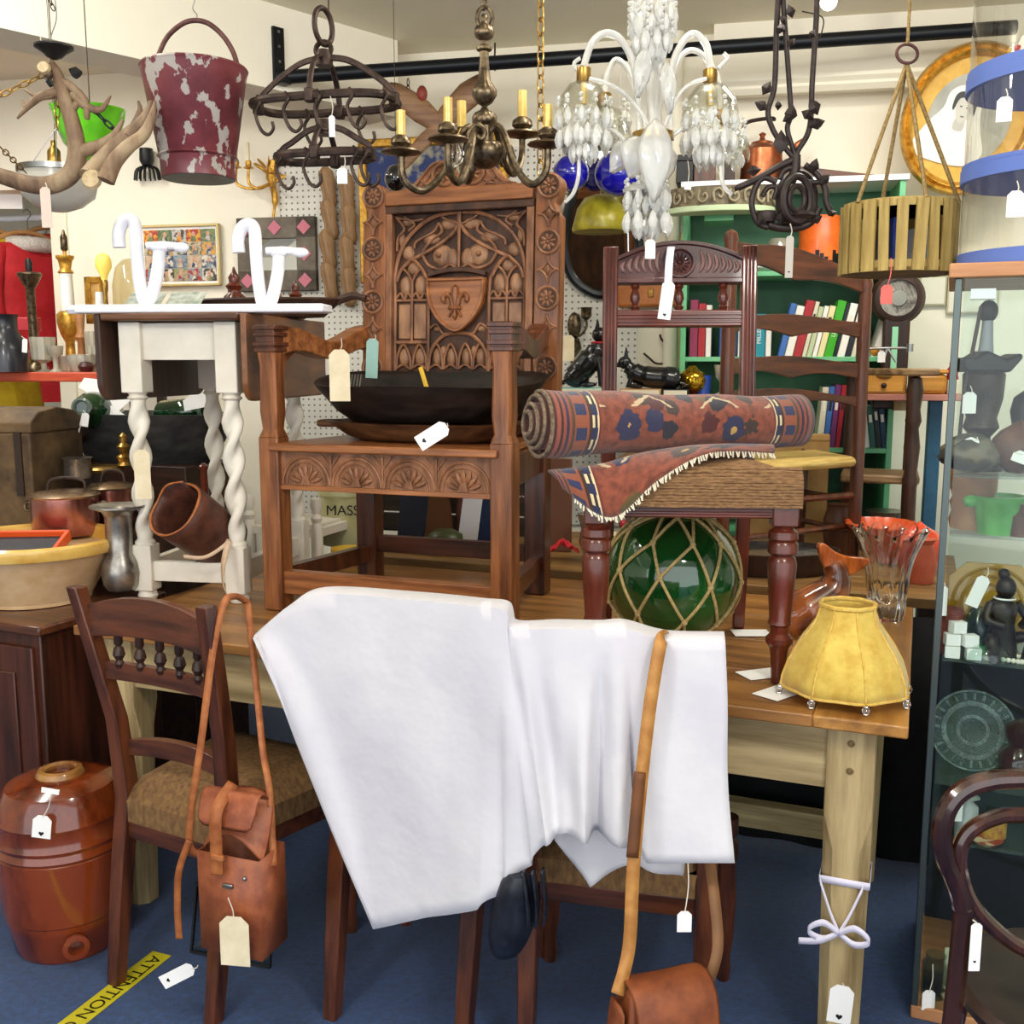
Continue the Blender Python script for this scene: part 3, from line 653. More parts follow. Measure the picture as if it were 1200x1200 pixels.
# fork, paper and pencil in the trough
M = M1 @ TR(-.17, -.10, .075) @ RX(-25)
t = thing('fork', 'metal fork lying in the black trough', 'fork', M)
m = MB(M)
for k in range(4): m.tube([(k*.009-.013, 0, 0), (k*.009-.013, -.004, .055)], .0017, 5)
m.obj('tines', mat('steel'), t); MB(M).box(-.017, .017, -.003, .003, -.012, .003).obj('fork_root', mat('steel'), t, bev=.003)
tag(MB(M1 @ TR(.03, -.05, .06) @ RY(-18)).box(-.005, .005, -.004, .004, -.03, .09).obj('yellow_pencil', mat('pencil_yellow', '#e0b430'), bev=.001), 'short yellow pencil in the black trough', 'pencil')
tag(MB(M1 @ TR(-.07, -.08, .07) @ RY(20) @ RX(20)).prism([(-.02, 0), (.03, -.006), (.025, .018), (0, .025), (-.02, .016)], -.001, .001).obj('paper_scrap', paper), 'crumpled white paper scrap in the black trough', 'paper')
price_tag('white price tag hanging from the brown carved dish', 507, 510, gf.y+.0, 19, 40, 58, (524, 496), hrt=-.3, yaw=0)
LM_ = GM @ TR(-.235, .37, .4512) @ RZ(-8) @ RX(-12)
t = thing('printed_leaflet', 'printed leaflet with orange letters standing at the back of the gothic seat', 'leaflet', LM_)
MB(LM_).box(-.06, .06, -.001, .001, 0, .075).obj('sheet', mat('leaflet', '#d8dce0', '#a8b4bc', .6, 0, 60), t); text('PAP', .032, mat('leaflet_orange', '#e0582c'), LM_ @ TR(0, -.0022, .042) @ RX(90), t)
price_tag('teal card slip hanging behind the large buff tag', 436, 420, 2.80, 14, 46, 3, (440, 392), mt=mat('teal_card', '#8fb4aa'))
price_tag('large buff price tag tied to the gothic armchair arm', 398, 440, 2.64, 24, 60, 0, (400, 396), mt=buff)
# ================================================================ rosette-backed chair on the table, rug, float
rc = Z(912, 796, .762); RM = FR((rc.x-.195, rc.y+.0, .762), -5)       # origin between the front legs
t = thing('rosette_chair', 'mahogany chair with fluted rosette crest and woven rope seat on the table', 'chair', RM)
FWD, RWD, DP = .19, .165, .40
legp = [(.001, 0), (.014, 0), (.017, .06), (.02, .075), (.028, .085), (.028, .095), (.018, .105), (.02, .12), (.025, .125), (.022, .135), (.027, .20), (.03, .25), (.027, .262), (.022, .268), (.031, .275), (.031, .292), (.027, .298), (.031, .304), (.029, .318), (.021, .324), (.024, .332)]
for s in (-1, 1):
    MB(RM @ TR(s*FWD, 0, 0)).lathe(legp, 20).obj('front_leg', mahog, t)
    MB(RM).box(s*FWD-.026, s*FWD+.026, -.026, .026, .33, .385).obj('leg_block', mahog, t, bev=.003)
    R_ = []
    for z, y, q in ((0, DP+.04, .014), (.36, DP, .017), (.45, DP, .018), (.935, DP+.06, .018)):
        x = s*RWD; R_.append([(x-q, y-q, z), (x+q, y-q, z), (x+q, y+q, z), (x-q, y+q, z)])
    p = MB(RM).loft(R_).obj('back_post', mahog, t, 30, bev=.003)
    for dx in (-.008, .0, .008):
        MB(RM).tube([(s*RWD+dx, DP-.018, .46), (s*RWD+dx, DP+.040, .93)], .0032, 6).obj('reeding', mahog, p)
    MB(RM).beam((s*FWD, .02, .37), (s*RWD, DP-.01, .37), .025, .06).obj('side_rail', mahog, t, bev=.002)
MB(RM).box(-FWD+.02, FWD-.02, -.018, .012, .345, .385).obj('front_rail', mahog_x, t, bev=.003)
MB(RM).box(-RWD+.015, RWD-.015, DP-.012, DP+.012, .345, .40).obj('rear_rail', mahog_x, t, bev=.003)
for z in (.350, .356, .362): MB(RM).tube([(-FWD+.028, -.0185, z), (FWD-.028, -.0185, z)], .0025, 6).obj('reeding', mahog_x, t)
ropem = mat('rope_seat', '#6e4e34', '#a07a52', .95, 0, 160, (.5, 1, 1.4), 1.0, ramp=(.3, .7), dist=.006)
n = 14; P = []
for i in range(n+1):
    v = i/n; y = -.03+v*(DP+.0); row = []
    for j in range(n+1):
        u = -1+2*j/n; w = (FWD+.032)*(1-v)+(RWD-.022)*v; e = max(abs(u), abs(2*v-1)); row.append((u*w, y, .40+.06*(1-e**5)**.5))
    P.append(row)
m = MB(RM); m.grid(P); se = m.obj('seat', ropem, t, 70)
m = MB(RM)
m.loft([[(-FWD-.03, -.03, .37), (FWD+.03, -.03, .37), (RWD-.02, DP-.03, .37), (-RWD+.02, DP-.03, .37)], [(-FWD-.033, -.033, .42), (FWD+.033, -.033, .42), (RWD-.02, DP-.03, .42), (-RWD+.02, DP-.03, .42)]]); m.obj('seat_edge', ropem, t, bev=.004)
# horizontal rope rows on the front of the seat
rnr = random.Random(2)
for k in range(13):
    z = .372+k*.0062; y = -.034 if k < 8 else -.034+(k-7)**2*.0009
    MB(RM).tube([(x_, y+rnr.uniform(-.0012, .0012), z+rnr.uniform(-.0008, .0008)) for x_ in [(-FWD-.03)+(2*FWD+.06)*q_/24 for q_ in range(25)]], .0038, 6).obj('rope_row', ropem, se)
bt = RM @ TR(0, DP, .45) @ RX(-7.1) @ TR(0, 0, -.45)
ro = mat('crest_walnut', '#33181a', '#5a3430', .4, 0, 5, WX, .08, coat=.2)
cr = [(-RWD+.012, .855)]+[(x, .90+.045*(1-(x/RWD)**2)) for x in [(-RWD+.012)+(2*RWD-.024)*k/16 for k in range(17)]]+[(RWD-.012, .855)]
cre = MB(bt).prism(cr, -.012, .012).obj('crest', ro, t, bev=.002)
MB(bt).tube([(x, -.012, .898+.047*(1-(x/RWD)**2)) for x in [(-RWD+.014)+(2*RWD-.028)*k/16 for k in range(17)]], .006, 6).obj('crest_bead', ro, cre)
MB(bt).box(-RWD+.012, RWD-.012, -.016, .014, .848, .862).obj('crest_base', ro, cre, bev=.003)
MB(bt).lathe([(.001, .0), (.026, .001), (.03, .004), (.032, .008), (.036, .008), (.038, .0)], 28, TR(0, -.012, .897) @ RX(90)).obj('roundel', ro, cre)
m = MB(bt)
for k in range(14):
    a = 2*PI*k/14; m.ball((0, 0, 0), (.0105, .004, .003), 8, 4, TR(.014*cos(a), -.0145, .897+.014*sin(a)) @ RY(-math.degrees(a)))
m.ball((0, -.016, .897), .004, 8, 5); m.obj('rosette', ro, cre)
for s in (-1, 1):
    for k in range(6):
        x = s*(.05+.0165*k); h = .024*(1-((abs(x))/RWD)**2)+.006
        MB(bt).tube(spline([(x-s*.004, -.012, .873), (x+s*.006, -.014, .873+h*.8), (x-s*.002, -.012, .873+h*2.0)], 4), [.001, .0035, .005, .0055, .006, .006, .005, .0035, .001], 6).obj('flute', mat('flute_edge', '#6a4a44', '#82605a', .4), cre)
MB(bt).box(-RWD+.012, RWD-.012, -.013, .013, .745, .785).obj('mid_rail', mahog_x, t, bev=.003)
for z in (.756, .765, .774): MB(bt).tube([(-RWD+.016, -.0135, z), (RWD-.016, -.0135, z)], .003, 6).obj('reeding', mahog_x, t)
for x in (-.105, .0, .105):
    MB(bt @ TR(x, 0, .785)).lathe([(.008, 0), (.012, .008), (.007, .014), (.013, .028), (.011, .04), (.007, .05), (.011, .056), (.009, .064)], 12).obj('spindle', mahog, t)
# tags on this chair
price_tag('white price tag on a lilac ribbon over the rosette chair crest', 781, 352, rc.y+.31, 15, 44, 7, (785, 328), hrt=-.38)
p = [D(783, 330, rc.y+.335), D(784, 310, rc.y+.37), D(786, 292, rc.y+.43), D(788, 288, rc.y+.46)]
tag(MB().grid([[a+V((-.009, 0, 0)), a+V((.009, 0, 0))] for a in spline(p, 4)]).obj('lilac_ribbon', ribm, solid=.001), 'lilac ribbon looped over the rosette chair crest', 'ribbon')
# ---- rolled rug
def rug_mat():
    m = bpy.data.materials.new('rug_weave'); m.use_nodes = True; nt = m.node_tree; N = nt.nodes; L = nt.links; b = N['Principled BSDF']; b.inputs['Roughness'].default_value = .95; b.inputs['Sheen Weight'].default_value = .3
    uv = N.new('ShaderNodeUVMap'); uv.uv_map = 'UVMap'; sx = N.new('ShaderNodeSeparateXYZ'); L.new(uv.outputs[0], sx.inputs[0])
    def ramp(inp, stops, const=True):
        r = N.new('ShaderNodeValToRGB'); r.color_ramp.interpolation = 'CONSTANT' if const else 'LINEAR'; e = r.color_ramp.elements
        e[0].position = stops[0][0]; e[0].color = hx(stops[0][1]); e[1].position = stops[1][0]; e[1].color = hx(stops[1][1])
        for p, c in stops[2:]: q = e.new(p); q.color = hx(c)
        L.new(inp, r.inputs[0]); return r.outputs[0]
    def mix(f, a, b_):
        x = N.new('ShaderNodeMix'); x.data_type = 'RGBA'
        L.new(f, x.inputs[0])
        for s, k in ((a, 6), (b_, 7)):
            if isinstance(s, str): x.inputs[k].default_value = hx(s)
            else: L.new(s, x.inputs[k])
        return x.outputs[2]
    def math_(op, a, b_=None):
        x = N.new('ShaderNodeMath'); x.operation = op
        for s, k in ((a, 0), (b_, 1)):
            if s is None: continue
            if isinstance(s, (int, float)): x.inputs[k].default_value = s
            else: L.new(s, x.inputs[k])
        return x.outputs[0]
    no = N.new('ShaderNodeTexNoise'); no.inputs['Scale'].default_value = 60; L.new(uv.outputs[0], no.inputs['Vector'])
    mp = N.new('ShaderNodeMapping'); mp.inputs['Scale'].default_value = (15, 15, 15); L.new(uv.outputs[0], mp.inputs[0])
    vo = N.new('ShaderNodeTexVoronoi'); vo.inputs['Scale'].default_value = 1; vo.inputs['Randomness'].default_value = .75; L.new(mp.outputs[0], vo.inputs['Vector'])
    rim = math_('ADD', vo.outputs['Distance'], math_('MULTIPLY', math_('SUBTRACT', no.outputs['Fac'], .5), .35))
    blob = math_('LESS_THAN', rim, .42); blob2 = math_('LESS_THAN', rim, .12)
    sc = N.new('ShaderNodeSeparateColor'); L.new(vo.outputs['Color'], sc.inputs[0])
    mc = ramp(sc.outputs[0], [(0, '#23202c'), (.3, '#3a2a22'), (.55, '#5a4a24'), (.75, '#2a2a48'), (.9, '#4a1c1c')])
    field = ramp(no.outputs['Fac'], [(.3, '#62301f'), (.7, '#904a34')], False)
    c = mix(blob, field, mc); c = mix(blob2, c, '#b8924e')
    # pale zigzag stems
    tri = math_('PINGPONG', math_('ADD', sx.outputs[0], math_('MULTIPLY', no.outputs['Fac'], .03)), .085)
    ln = math_('ABSOLUTE', math_('SUBTRACT', math_('ADD', math_('MULTIPLY', tri, .7), .0), math_('PINGPONG', math_('SUBTRACT', sx.outputs[1], .02), .075)))
    half = math_('GREATER_THAN', math_('FRACT', math_('MULTIPLY', sx.outputs[1], 3.2)), .55)
    c = mix(math_('MULTIPLY', half, math_('LESS_THAN', ln, .0042)), c, '#bda884')
    # border bands across the ends (u)
    e0 = math_('MINIMUM', sx.outputs[0], math_('SUBTRACT', .66, sx.outputs[0]))
    st = ramp(math_('MULTIPLY', e0, 6), [(0, '#4a2a20'), (.05, '#8c4a3c'), (.10, '#3a241c'), (.13, '#8a4436'), (.17, '#2b2a3c'), (.21, '#8a4436'), (.25, '#4b3a24'), (.29, '#8c4c32'), (.50, '#3a241c'), (.54, '#d6c29a'), (.575, '#2a2024'), (.61, '#d6c29a'), (.64, '#6a2c22')])
    sq = math_('LESS_THAN', math_('PINGPONG', sx.outputs[1], .022), .011)
    blu = math_('MULTIPLY', sq, math_('MULTIPLY', math_('GREATER_THAN', e0, .052), math_('LESS_THAN', e0, .078)))
    st = mix(blu, st, '#2a2f52')
    dk = math_('MULTIPLY', sq, math_('MULTIPLY', math_('GREATER_THAN', e0, .09), math_('LESS_THAN', e0, .104)))
    st = mix(dk, st, '#23284a')
    c = mix(math_('LESS_THAN', e0, .112), c, st)
    n2 = N.new('ShaderNodeTexNoise'); n2.inputs['Scale'].default_value = 500; L.new(uv.outputs[0], n2.inputs['Vector'])
    bp = N.new('ShaderNodeBump'); bp.inputs['Strength'].default_value = .7; bp.inputs['Distance'].default_value = .003; L.new(n2.outputs['Fac'], bp.inputs['Height']); L.new(bp.outputs[0], b.inputs['Normal'])
    L.new(c, b.inputs['Base Color']); return m
rugm = rug_mat()
ra, rb_ = D(650, 507, 2.12), D(922, 486, 2.33)
ra.z = .762+.462+.07; rb_.z = .762+.462+.062
ax = (rb_-ra).normalized(); ux = V((0, 0, 1)); ux = (ux-ax*ux.dot(ax)).normalized(); wx = ax.cross(ux)
ra = ra-ax*.035; RL = (rb_-ra).length+.03
RUG = thing('rolled_rug', 'rolled red oriental rug with pale fringe lying on the rope seat', 'rug', FR(ra))
turns = 3.6; P = []; NS = 110; arc = 0; prev = None; arcs = []
for i in range(NS+1):
    a = 2*PI*turns*i/NS; r = .016+.0125*a/(2*PI)+.004*sin(a*1.3)*(i/NS)
    pt = (r*cos(a-1.9), r*sin(a-1.9)); arc += 0 if prev is None else math.hypot(pt[0]-prev[0], pt[1]-prev[1]); prev = pt; arcs.append(arc)
    row = []
    for j in range(25):
        l = RL*j/24; k = (1+.04*sin(j*.7+a) if 0 < i else 1)*(1.2-.2*min(1, j/14)); sh = (.02*sin(a*.35)*(i/NS)) if j == 0 else 0
        row.append(ra+ax*(l-(.03*(1-i/NS) if j == 0 else 0))+ux*(pt[1]*k)+wx*(pt[0]*k))
    P.append(row)
m = MB(); m.grid(P, lambda i, j: (.66*j/24, arcs[i])); roll = m.obj('roll', rugm, RUG, 80, solid=.0065)
MB().tube([r[0] for r in P], .0045, 6).obj('selvedge', mat('rug_edge', '#5a4a3e', '#8a7660', .95, 0, 90, bump=.5), RUG)
# the loose end hanging over the front of the seat
dz0 = .762+.462
f0 = [(642, 552, 2.075), (700, 545, 2.07), (760, 530, 2.10), (830, 522, 2.16), (905, 522, 2.25)]
f1_ = [(660, 572, 2.05), (716, 606, 2.035), (772, 562, 2.035), (832, 531, 2.075), (906, 531, 2.20)]
A = spline([D(*p) for p in f0], 8); B = spline([D(*p) for p in f1_], 8); P = []
for a, b in zip(A, B):
    P.append([a.lerp(b, k/8)+V((0, -.012*sin(PI*k/8), .006*sin(PI*k/8))) for k in range(9)])
na = len(P)
MB().grid(P, lambda i, j: (.02+.42*i/na, .3+.1*j/8)).obj('loose_end', rugm, RUG, 80, solid=.006)
m = MB(); rnd = random.Random(3)
for i in range(8, na*3):
    q = B[min(na-1, i//3)].lerp(B[min(na-1, i//3+1)], (i % 3)/3)
    m.tube([q, q+V((rnd.uniform(-.004, .006), -.004, rnd.uniform(-.014, -.006)))], .0018, 4)
o = m.obj('fringe', mat('fringe', '#e2d8c0', rough=.95), RUG); o['kind'] = 'stuff'
# ---- green glass float in a rope net
fr_ = .158; fc = Z(791, 760, .762); fc = V((fc.x, fc.y+.06, .762+fr_+.004))
t = thing('glass_float', 'green glass fishing float in a knotted rope net', 'float', FR((fc.x, fc.y, .762)))
gg = mat('bottle_green_glass', '#0d3d17', '#1d6428', .06, 0, 4, coat=.8, spec=.8, trans=.25)
MB(FR(fc)).ball((0, 0, 0), fr_, 40, 24).obj('glass_ball', gg, t)
ropn = mat('net_rope', '#9c8450', '#c4aa74', .9, 0, 120, bump=.6)
NM = FR(fc, 12) @ RX(8) @ RY(5)
nl = 9; lats = [72, 42, 10, -24, -58]
def npnt(i, k): a = 2*PI*(k+(.5 if i % 2 else 0)+.08*sin(3*i+5*k))/nl; b = math.radians(lats[i]+3*sin(2*k+i)); return V((cos(a)*cos(b), sin(a)*cos(b), sin(b)))*(fr_+.004)
def garc(a, b): return [(a.lerp(b, k/6)).normalized()*(fr_+.004-.001*sin(PI*k/6)) for k in range(7)]
for i in range(len(lats)-1):
    for k in range(nl):
        o = 1 if i % 2 else 0
        for kk in ((k-1+o, k+o)):
            m = MB(NM); m.tube(garc(npnt(i, k), npnt(i+1, kk)), .0038, 6); m.obj('net_cord', ropn, t)
for i in range(len(lats)):
    for k in range(nl):
        MB(NM).ball(npnt(i, k), (.0075, .0075, .0075), 8, 5).obj('knot', ropn, t)
MB(NM).tube([(fr_+.004)*V((cos(a)*.27, sin(a)*.27, .963)) for a in [2*PI*k/20 for k in range(20)]], .005, 6, True).obj('top_ring', ropn, t)
tl = D(784, 612, fc.y+.02)
MB().tube(spline([NM @ V((0, 0, fr_+.004)), D(750, 628, fc.y), tl], 6), .004, 6).obj('loose_cord', ropn, t)
# ---- yellow silk lampshade
sc_ = Z(993, 830, .762); sc_ = V((sc_.x+.02, sc_.y+.085, .762))
t = thing('lamp_shade', 'yellow silk lampshade with glass drops standing at the table corner', 'lampshade', FR(sc_))
silk = mat('yellow_silk', '#c49c3a', '#dcba58', .7, 0, 30, sheen=.3, sss=.3)
prf = [(.122, .02), (.12, .04), (.11, .07), (.094, .10), (.076, .126), (.06, .15), (.053, .17), (.051, .184)]
nsd = 48
def shr(r, z, k): a = 2*PI*k/nsd; return (r*(1+.03*cos(8*a))*cos(a), r*(1+.03*cos(8*a))*sin(a), z)
MB(FR(sc_)).loft([[shr(r, z, k) for k in range(nsd)] for r, z in prf], cap=False).obj('silk_cover', silk, t, 60, solid=.0012)
cordm = mat('gold_braid', '#c49a3a', '#dcbc66', .8, 0, 100, bump=.4)
MB(FR(sc_)).tube([shr(.052, .185, k) for k in range(nsd)], .0045, 6, True).obj('top_ring', cordm, t)
MB(FR(sc_)).tube([shr(.122, .02, k) for k in range(nsd)], .003, 6, True).obj('bottom_ring', cordm, t)
for k in range(0, nsd, 6): MB(FR(sc_)).tube([shr(r+.0015, z, k) for r, z in prf], .002, 5).obj('rib_braid', cordm, t)
crys = mat('cut_glass', '#ffffff', rough=.03, trans=1, ior=1.5)
for k in range(0, nsd, 6):
    p = FR(sc_) @ V(shr(.126, .016, k)); MB(FR(p)).lathe([(.001, -.015), (.006, -.012), (.008, -.004), (.004, .002), (.001, .006)], 10).obj('glass_drop', crys, t)
# ---- fish shaped vase
fv = Z(985, 752, .762); fv = V((fv.x+.0, fv.y+.09, .762)); k = mpp(985, 700, fv.y)
t = thing('fish_vase', 'amber brown pottery fish standing tail up behind the lampshade', 'fish vase', FR(fv))
fm = mat('amber_glaze', '#5a2a18', '#a05a30', .12, 0, 16, coat=.6, kind='voronoi', bump=.3)
path = [(-.055, .01, .012), (-.09, .0, .03), (-.055, .0, .055), (.0, 0, .10), (.012, 0, .14), (.0, 0, .175)]
rr = [.03, .05, .058, .044, .032, .024]
P = spline(path, 5); RR = [rr[min(5, i//5)]*(1-(i % 5)/5)+rr[min(5, i//5+1)]*((i % 5)/5) for i in range(len(P))]
MB(FR(fv)).tube(P, RR, 20).obj('body', fm, t, 60)
MB(FR(fv)).ball((.06, .0, .035), (.06, .05, .035), 16, 8).obj('belly', fm, t)
tf = [p for p in spline([(-.016, .155, 0), (-.03, .185, 0), (-.038, .218, 0), (-.022, .222, 0), (.005, .202, 0), (.04, .19, 0), (.08, .186, 0), (.088, .176, 0), (.07, .16, 0), (.045, .145, 0), (.022, .14, 0)], 4)]
MB(FR(fv)).prism([(p.x, p.y) for p in tf], -.012, .012).obj('tail_fin', mat('orange_glaze', '#8a3c14', '#c86a2c', .12, 0, 40, (1, 1, .3), coat=.6), t, 50, bev=.004)
# ---- pressed glass vase
gv = Z(1042, 733, .762); gv = V((gv.x+.012, gv.y+.06, .762))
cg = mat('clear_glass', '#f4f6f4', rough=.04, trans=1, ior=1.45)
rings = []
for r, z in ((.001, .003), (.04, .003), (.046, .03), (.05, .08), (.052, .12), (.062, .17), (.078, .21), (.092, .235), (.088, .235), (.074, .208), (.058, .168), (.047, .12), (.042, .06), (.001, .04)):
    rings.append([(r*(1+.05*cos(12*(a+z*2.2)))*cos(a), r*(1+.05*cos(12*(a+z*2.2)))*sin(a), z+(.006*cos(12*(a+z*2.2)) if z > .22 else 0)) for a in [2*PI*i/96 for i in range(96)]])
t = tag(MB(FR(gv)).loft(rings).obj('glass_vase', cg, None, 60), 'tall clear swirled glass vase with flared rim on the table', 'vase')
for k, (x, y) in enumerate(((880, 742), (892, 790), (912, 812))):
    p = Z(x, y, .762); tag(MB(FR(p, 20*k)).box(-.045, .045, -.03, .03, .0, .0015).obj('paper_sheet', paper), ['folded paper under the rosette chair leg', 'paper sheet lying by the rosette chair leg', 'creased paper lying beside the lampshade'][k], 'paper')
# ================================================================ leather bags
rawl = mat('pink_raw_strap', '#c8a888', '#d8bca0', .7, 0, 30)
def strap(name, pts, w, mt, parent, th=.003, up=None, face=(0, -1, 0)):
    P = spline(pts, 8); rows = []; f = V(face)
    for i, p in enumerate(P):
        a = P[max(0, i-1)]; b = P[min(len(P)-1, i+1)]; d = (b-a).normalized(); sd = d.cross(f)
        if sd.length < .05: sd = V((1, 0, 0))
        sd.normalize(); rows.append([p-sd*w/2, p+sd*w/2])
    return MB().grid(rows).obj(name, mt, parent, 60, solid=th)
dS = 1.93; SM = FR(D(272, 1118, dS), -20)
lthr = mat('red_tan_leather', '#7c3e24', '#a25a36', .45, 0, 25, bump=.25)
t = thing('leather_case', 'open tan leather case hanging by its strap from the spindle-backed chair', 'leather bag', SM)
w, h, dp = .072, .212, .045
m = MB(SM); m.loft([[(-w, 0, 0), (w, 0, 0), (w, 2*dp, 0), (-w, 2*dp, 0)], [(-w, 0, h), (w, 0, h), (w, 2*dp, h), (-w, 2*dp, h)]], cap=False)
m.add([(-w, 0, 0), (w, 0, 0), (w, 2*dp, 0), (-w, 2*dp, 0)], [(0, 1, 2, 3)]); bd = m.obj('case_body', lthr, t, 20, solid=.004)
m = MB(SM)   # gusset and back rising to the lid
m.grid([[(-w*1.04, 0.01, h-.02), (-w*1.0, dp, h+.03), (-w*.8, 2*dp, h+.10)], [(-w*.9, .005, h+.005), (-w*.6, dp*.8, h+.06), (-w*.5, 2*dp, h+.11)], [(0, .0, h+.06), (0, dp*.8, h+.085), (0, 2*dp, h+.115)], [(w*.9, .005, h+.005), (w*.6, dp*.8, h+.06), (w*.5, 2*dp, h+.11)], [(w*1.04, .01, h-.02), (w*1.0, dp, h+.03), (w*.8, 2*dp, h+.10)]])
m.obj('gusset', lthr, t, 60, solid=.003, sub=1)
m = MB(SM); m.grid([[(x*w*.95, -.01+.07*v, h+.088+.035*sin(v*PI)*(1 if v < .8 else 1)+.012*v-(.03 if v == 0 else 0)) for v in (0, .25, .5, .75, 1.0)] for x in (-1, -.5, 0, .5, 1)]); m.obj('lid', lthr, t, 60, solid=.004, sub=1)
strap('buckle_strap', [SM @ V(p) for p in ((-.01, .04, h+.135), (-.01, -.016, h+.10), (-.012, -.02, h+.02), (-.016, -.016, h-.035))], .024, leather, t, .004)
MB(SM).box(-.022, .006, -.026, -.018, h+.0, h+.012).obj('strap_loop', leather, t, bev=.002)
MB(SM).ball((.04, -.003, h-.04), .005, 8, 5).obj('stud', mat('steel'), t)
MB(SM).box(-.012, .012, -.008, -.002, .145, .155).obj('clasp', mat('steel'), t, bev=.002)
pt = D(268, 702, 2.03)
strap('shoulder_strap', [SM @ V((-w-.004, dp, h-.03)), D(222, 985, 1.99), D(237, 860, 2.0), D(250, 760, 2.015), D(262, 708, 2.03), D(276, 699, 2.06), D(290, 706, 2.1)], .0145, leather, t)
strap('shoulder_strap', [D(290, 706, 2.1), D(300, 800, 2.08), D(308, 880, 2.03), D(316, 930, 1.99), SM @ V((w+.004, dp, h-.03))], .0135, leather, t, face=(.5, -1, 0))
strap('loose_strap', [D(222, 985, 1.985), D(210, 1020, 1.99), D(208, 1060, 2.0), D(210, 1100, 2.0)], .014, leather, t)
price_tag('large buff luggage tag on the open tan leather case', 275, 1103, dS-.035, 36, 62, 0, (267, 1052), mt=buff, yaw=-8)
# framed glass and round brass gauge standing behind the case
GP = FR(Z(262, 1143, 0)+V((.0, .055, .004)), -18) @ RX(-12)
t = thing('glass_picture_frame', 'thin dark frame standing on the carpet behind the leather case', 'frame', GP)
for a in ((-.11, .11, 0, .006), (-.11, .11, .16, .166), (-.11, -.105, 0, .166), (.105, .11, 0, .166)): MB(GP).box(a[0], a[1], -.004, .004, a[2], a[3]).obj('frame_bar', blackp, t)
MB(GP).box(-.105, .105, -.001, .001, .006, .16).obj('pane', thin_glass('pane_glass', '#e8f0f0', .3), t)
GG = FR(D(300, 1062, 2.12)) @ RX(80)
t = thing('brass_gauge', 'round brass ship gauge behind the leather case', 'gauge', GG)
MB(GG).lathe([(.001, -.02), (.06, -.02), (.068, -.01), (.07, .012), (.06, .02), (.056, .012)], 28).obj('rim', brass, t); MB(GG).lathe([(.001, .011), (.057, .011)], 28).obj('dial', mat('dial_cream', '#d8d2be', rough=.3), t)
price_tag('white price tag with a heart lying on the carpet by the floor tape', 208, 1143, 2.02, 17, 42, 62, (232, 1131), hrt=-.3)
# brown satchel on a long tan strap
dB = 1.66; BM = FR(D(777, 1215, dB), 18)
t = thing('brown_satchel', 'brown leather satchel with flap hanging from a long tan strap over the cloth', 'leather bag', BM)
brl = mat('brown_satchel_leather', '#6a3216', '#8c4a24', .55, 0, 22, bump=.35)
m = MB(BM); R_ = []
for z, yy, ww in ((-.1, .03, .078), (-.02, .045, .085), (.06, .04, .082), (.105, .022, .074)):
    R_.append([(-ww, -yy, z), (-ww*.4, -yy*1.2, z), (ww*.4, -yy*1.2, z), (ww, -yy, z), (ww, yy, z), (-ww, yy, z)])
m.loft(R_); m.obj('bag_body', brl, t, 50, bev=.006)
m = MB(BM); fl = []
for z, y in ((.115, .03), (.122, -.01), (.108, -.045), (.05, -.062), (-.04, -.064), (-.1, -.06)): fl.append([(-.078, y, z), (-.03, y-.006, z), (.03, y-.006, z), (.082, y, z-.0)])
m.grid(fl); m.obj('flap', brl, t, 60, solid=.004, sub=1)
for x in (-.084,): 
    MB(BM).grid([[(x, -.04, .10), (x-.012, 0, .09), (x, .035, .10)], [(x-.012, -.03, .0), (x-.035, 0, .0), (x-.012, .035, .0)], [(x-.01, -.03, -.1), (x-.03, 0, -.1), (x-.01, .03, -.1)]]).obj('gusset', brl, t, 60, solid=.003, sub=1)
yel = mat('tan_strap', '#a06a2e', '#c08a48', .5, 0, 25, bump=.2)
strap('shoulder_strap', [BM @ V((-.09, .0, .10)), D(737, 1110, 1.665), D(742, 1020, 1.68), D(750, 930, 1.705), D(760, 840, 1.725), D(770, 775, 1.74), D(775, 750, 1.755), D(777, 744, 1.80), D(778, 752, 1.86)], .023, yel, t, .003)
strap('strap_join', [D(741, 1005, 1.678), D(750, 905, 1.705)], .021, mat('dark_strap', '#5a3418', '#74461f', .6), t, .004)
strap('shoulder_strap', [BM @ V((.088, .0, .09)), D(841, 1110, 1.70), D(837, 1050, 1.74), D(830, 1000, 1.80)], .02, mat('dull_strap', '#6e4a2c', '#865e3a', .6), t, .003)
# dark leather bag hooked on a chair
KM = FR(D(606, 1075, 1.80), -15)
t = thing('black_leather_bag', 'limp black leather bag hanging below the white cloth', 'leather bag', KM)
blk = mat('black_leather', '#10131a', '#262a34', .3, 0, 25, bump=.4)
m = MB(KM); R_ = []
for z, x0, x1, y in ((.1, -.03, .05, .03), (.05, -.055, .06, .035), (-.02, -.065, .045, .035), (-.07, -.06, .02, .025), (-.088, -.05, -.0, .012)):
    x0 *= 1.15; x1 *= 1.15; R_.append([(x0, 0, z), ((x0*.6+x1*.4), -y, z), ((x0*.4+x1*.6), -y*.8, z), (x1, 0, z), ((x0+x1)/2, y*.3, z)])
m.loft(R_); m.obj('bag_body', blk, t, 70, sub=1)
for k in range(3): strap('pleat', [KM @ V(p) for p in ((.02+.016*k, -.03+.008*k, .11), (.03+.014*k, -.034+.01*k, .05), (.03+.012*k, -.026+.01*k, .0))], .02, blk, t, .004, face=(1, -.3, 0))

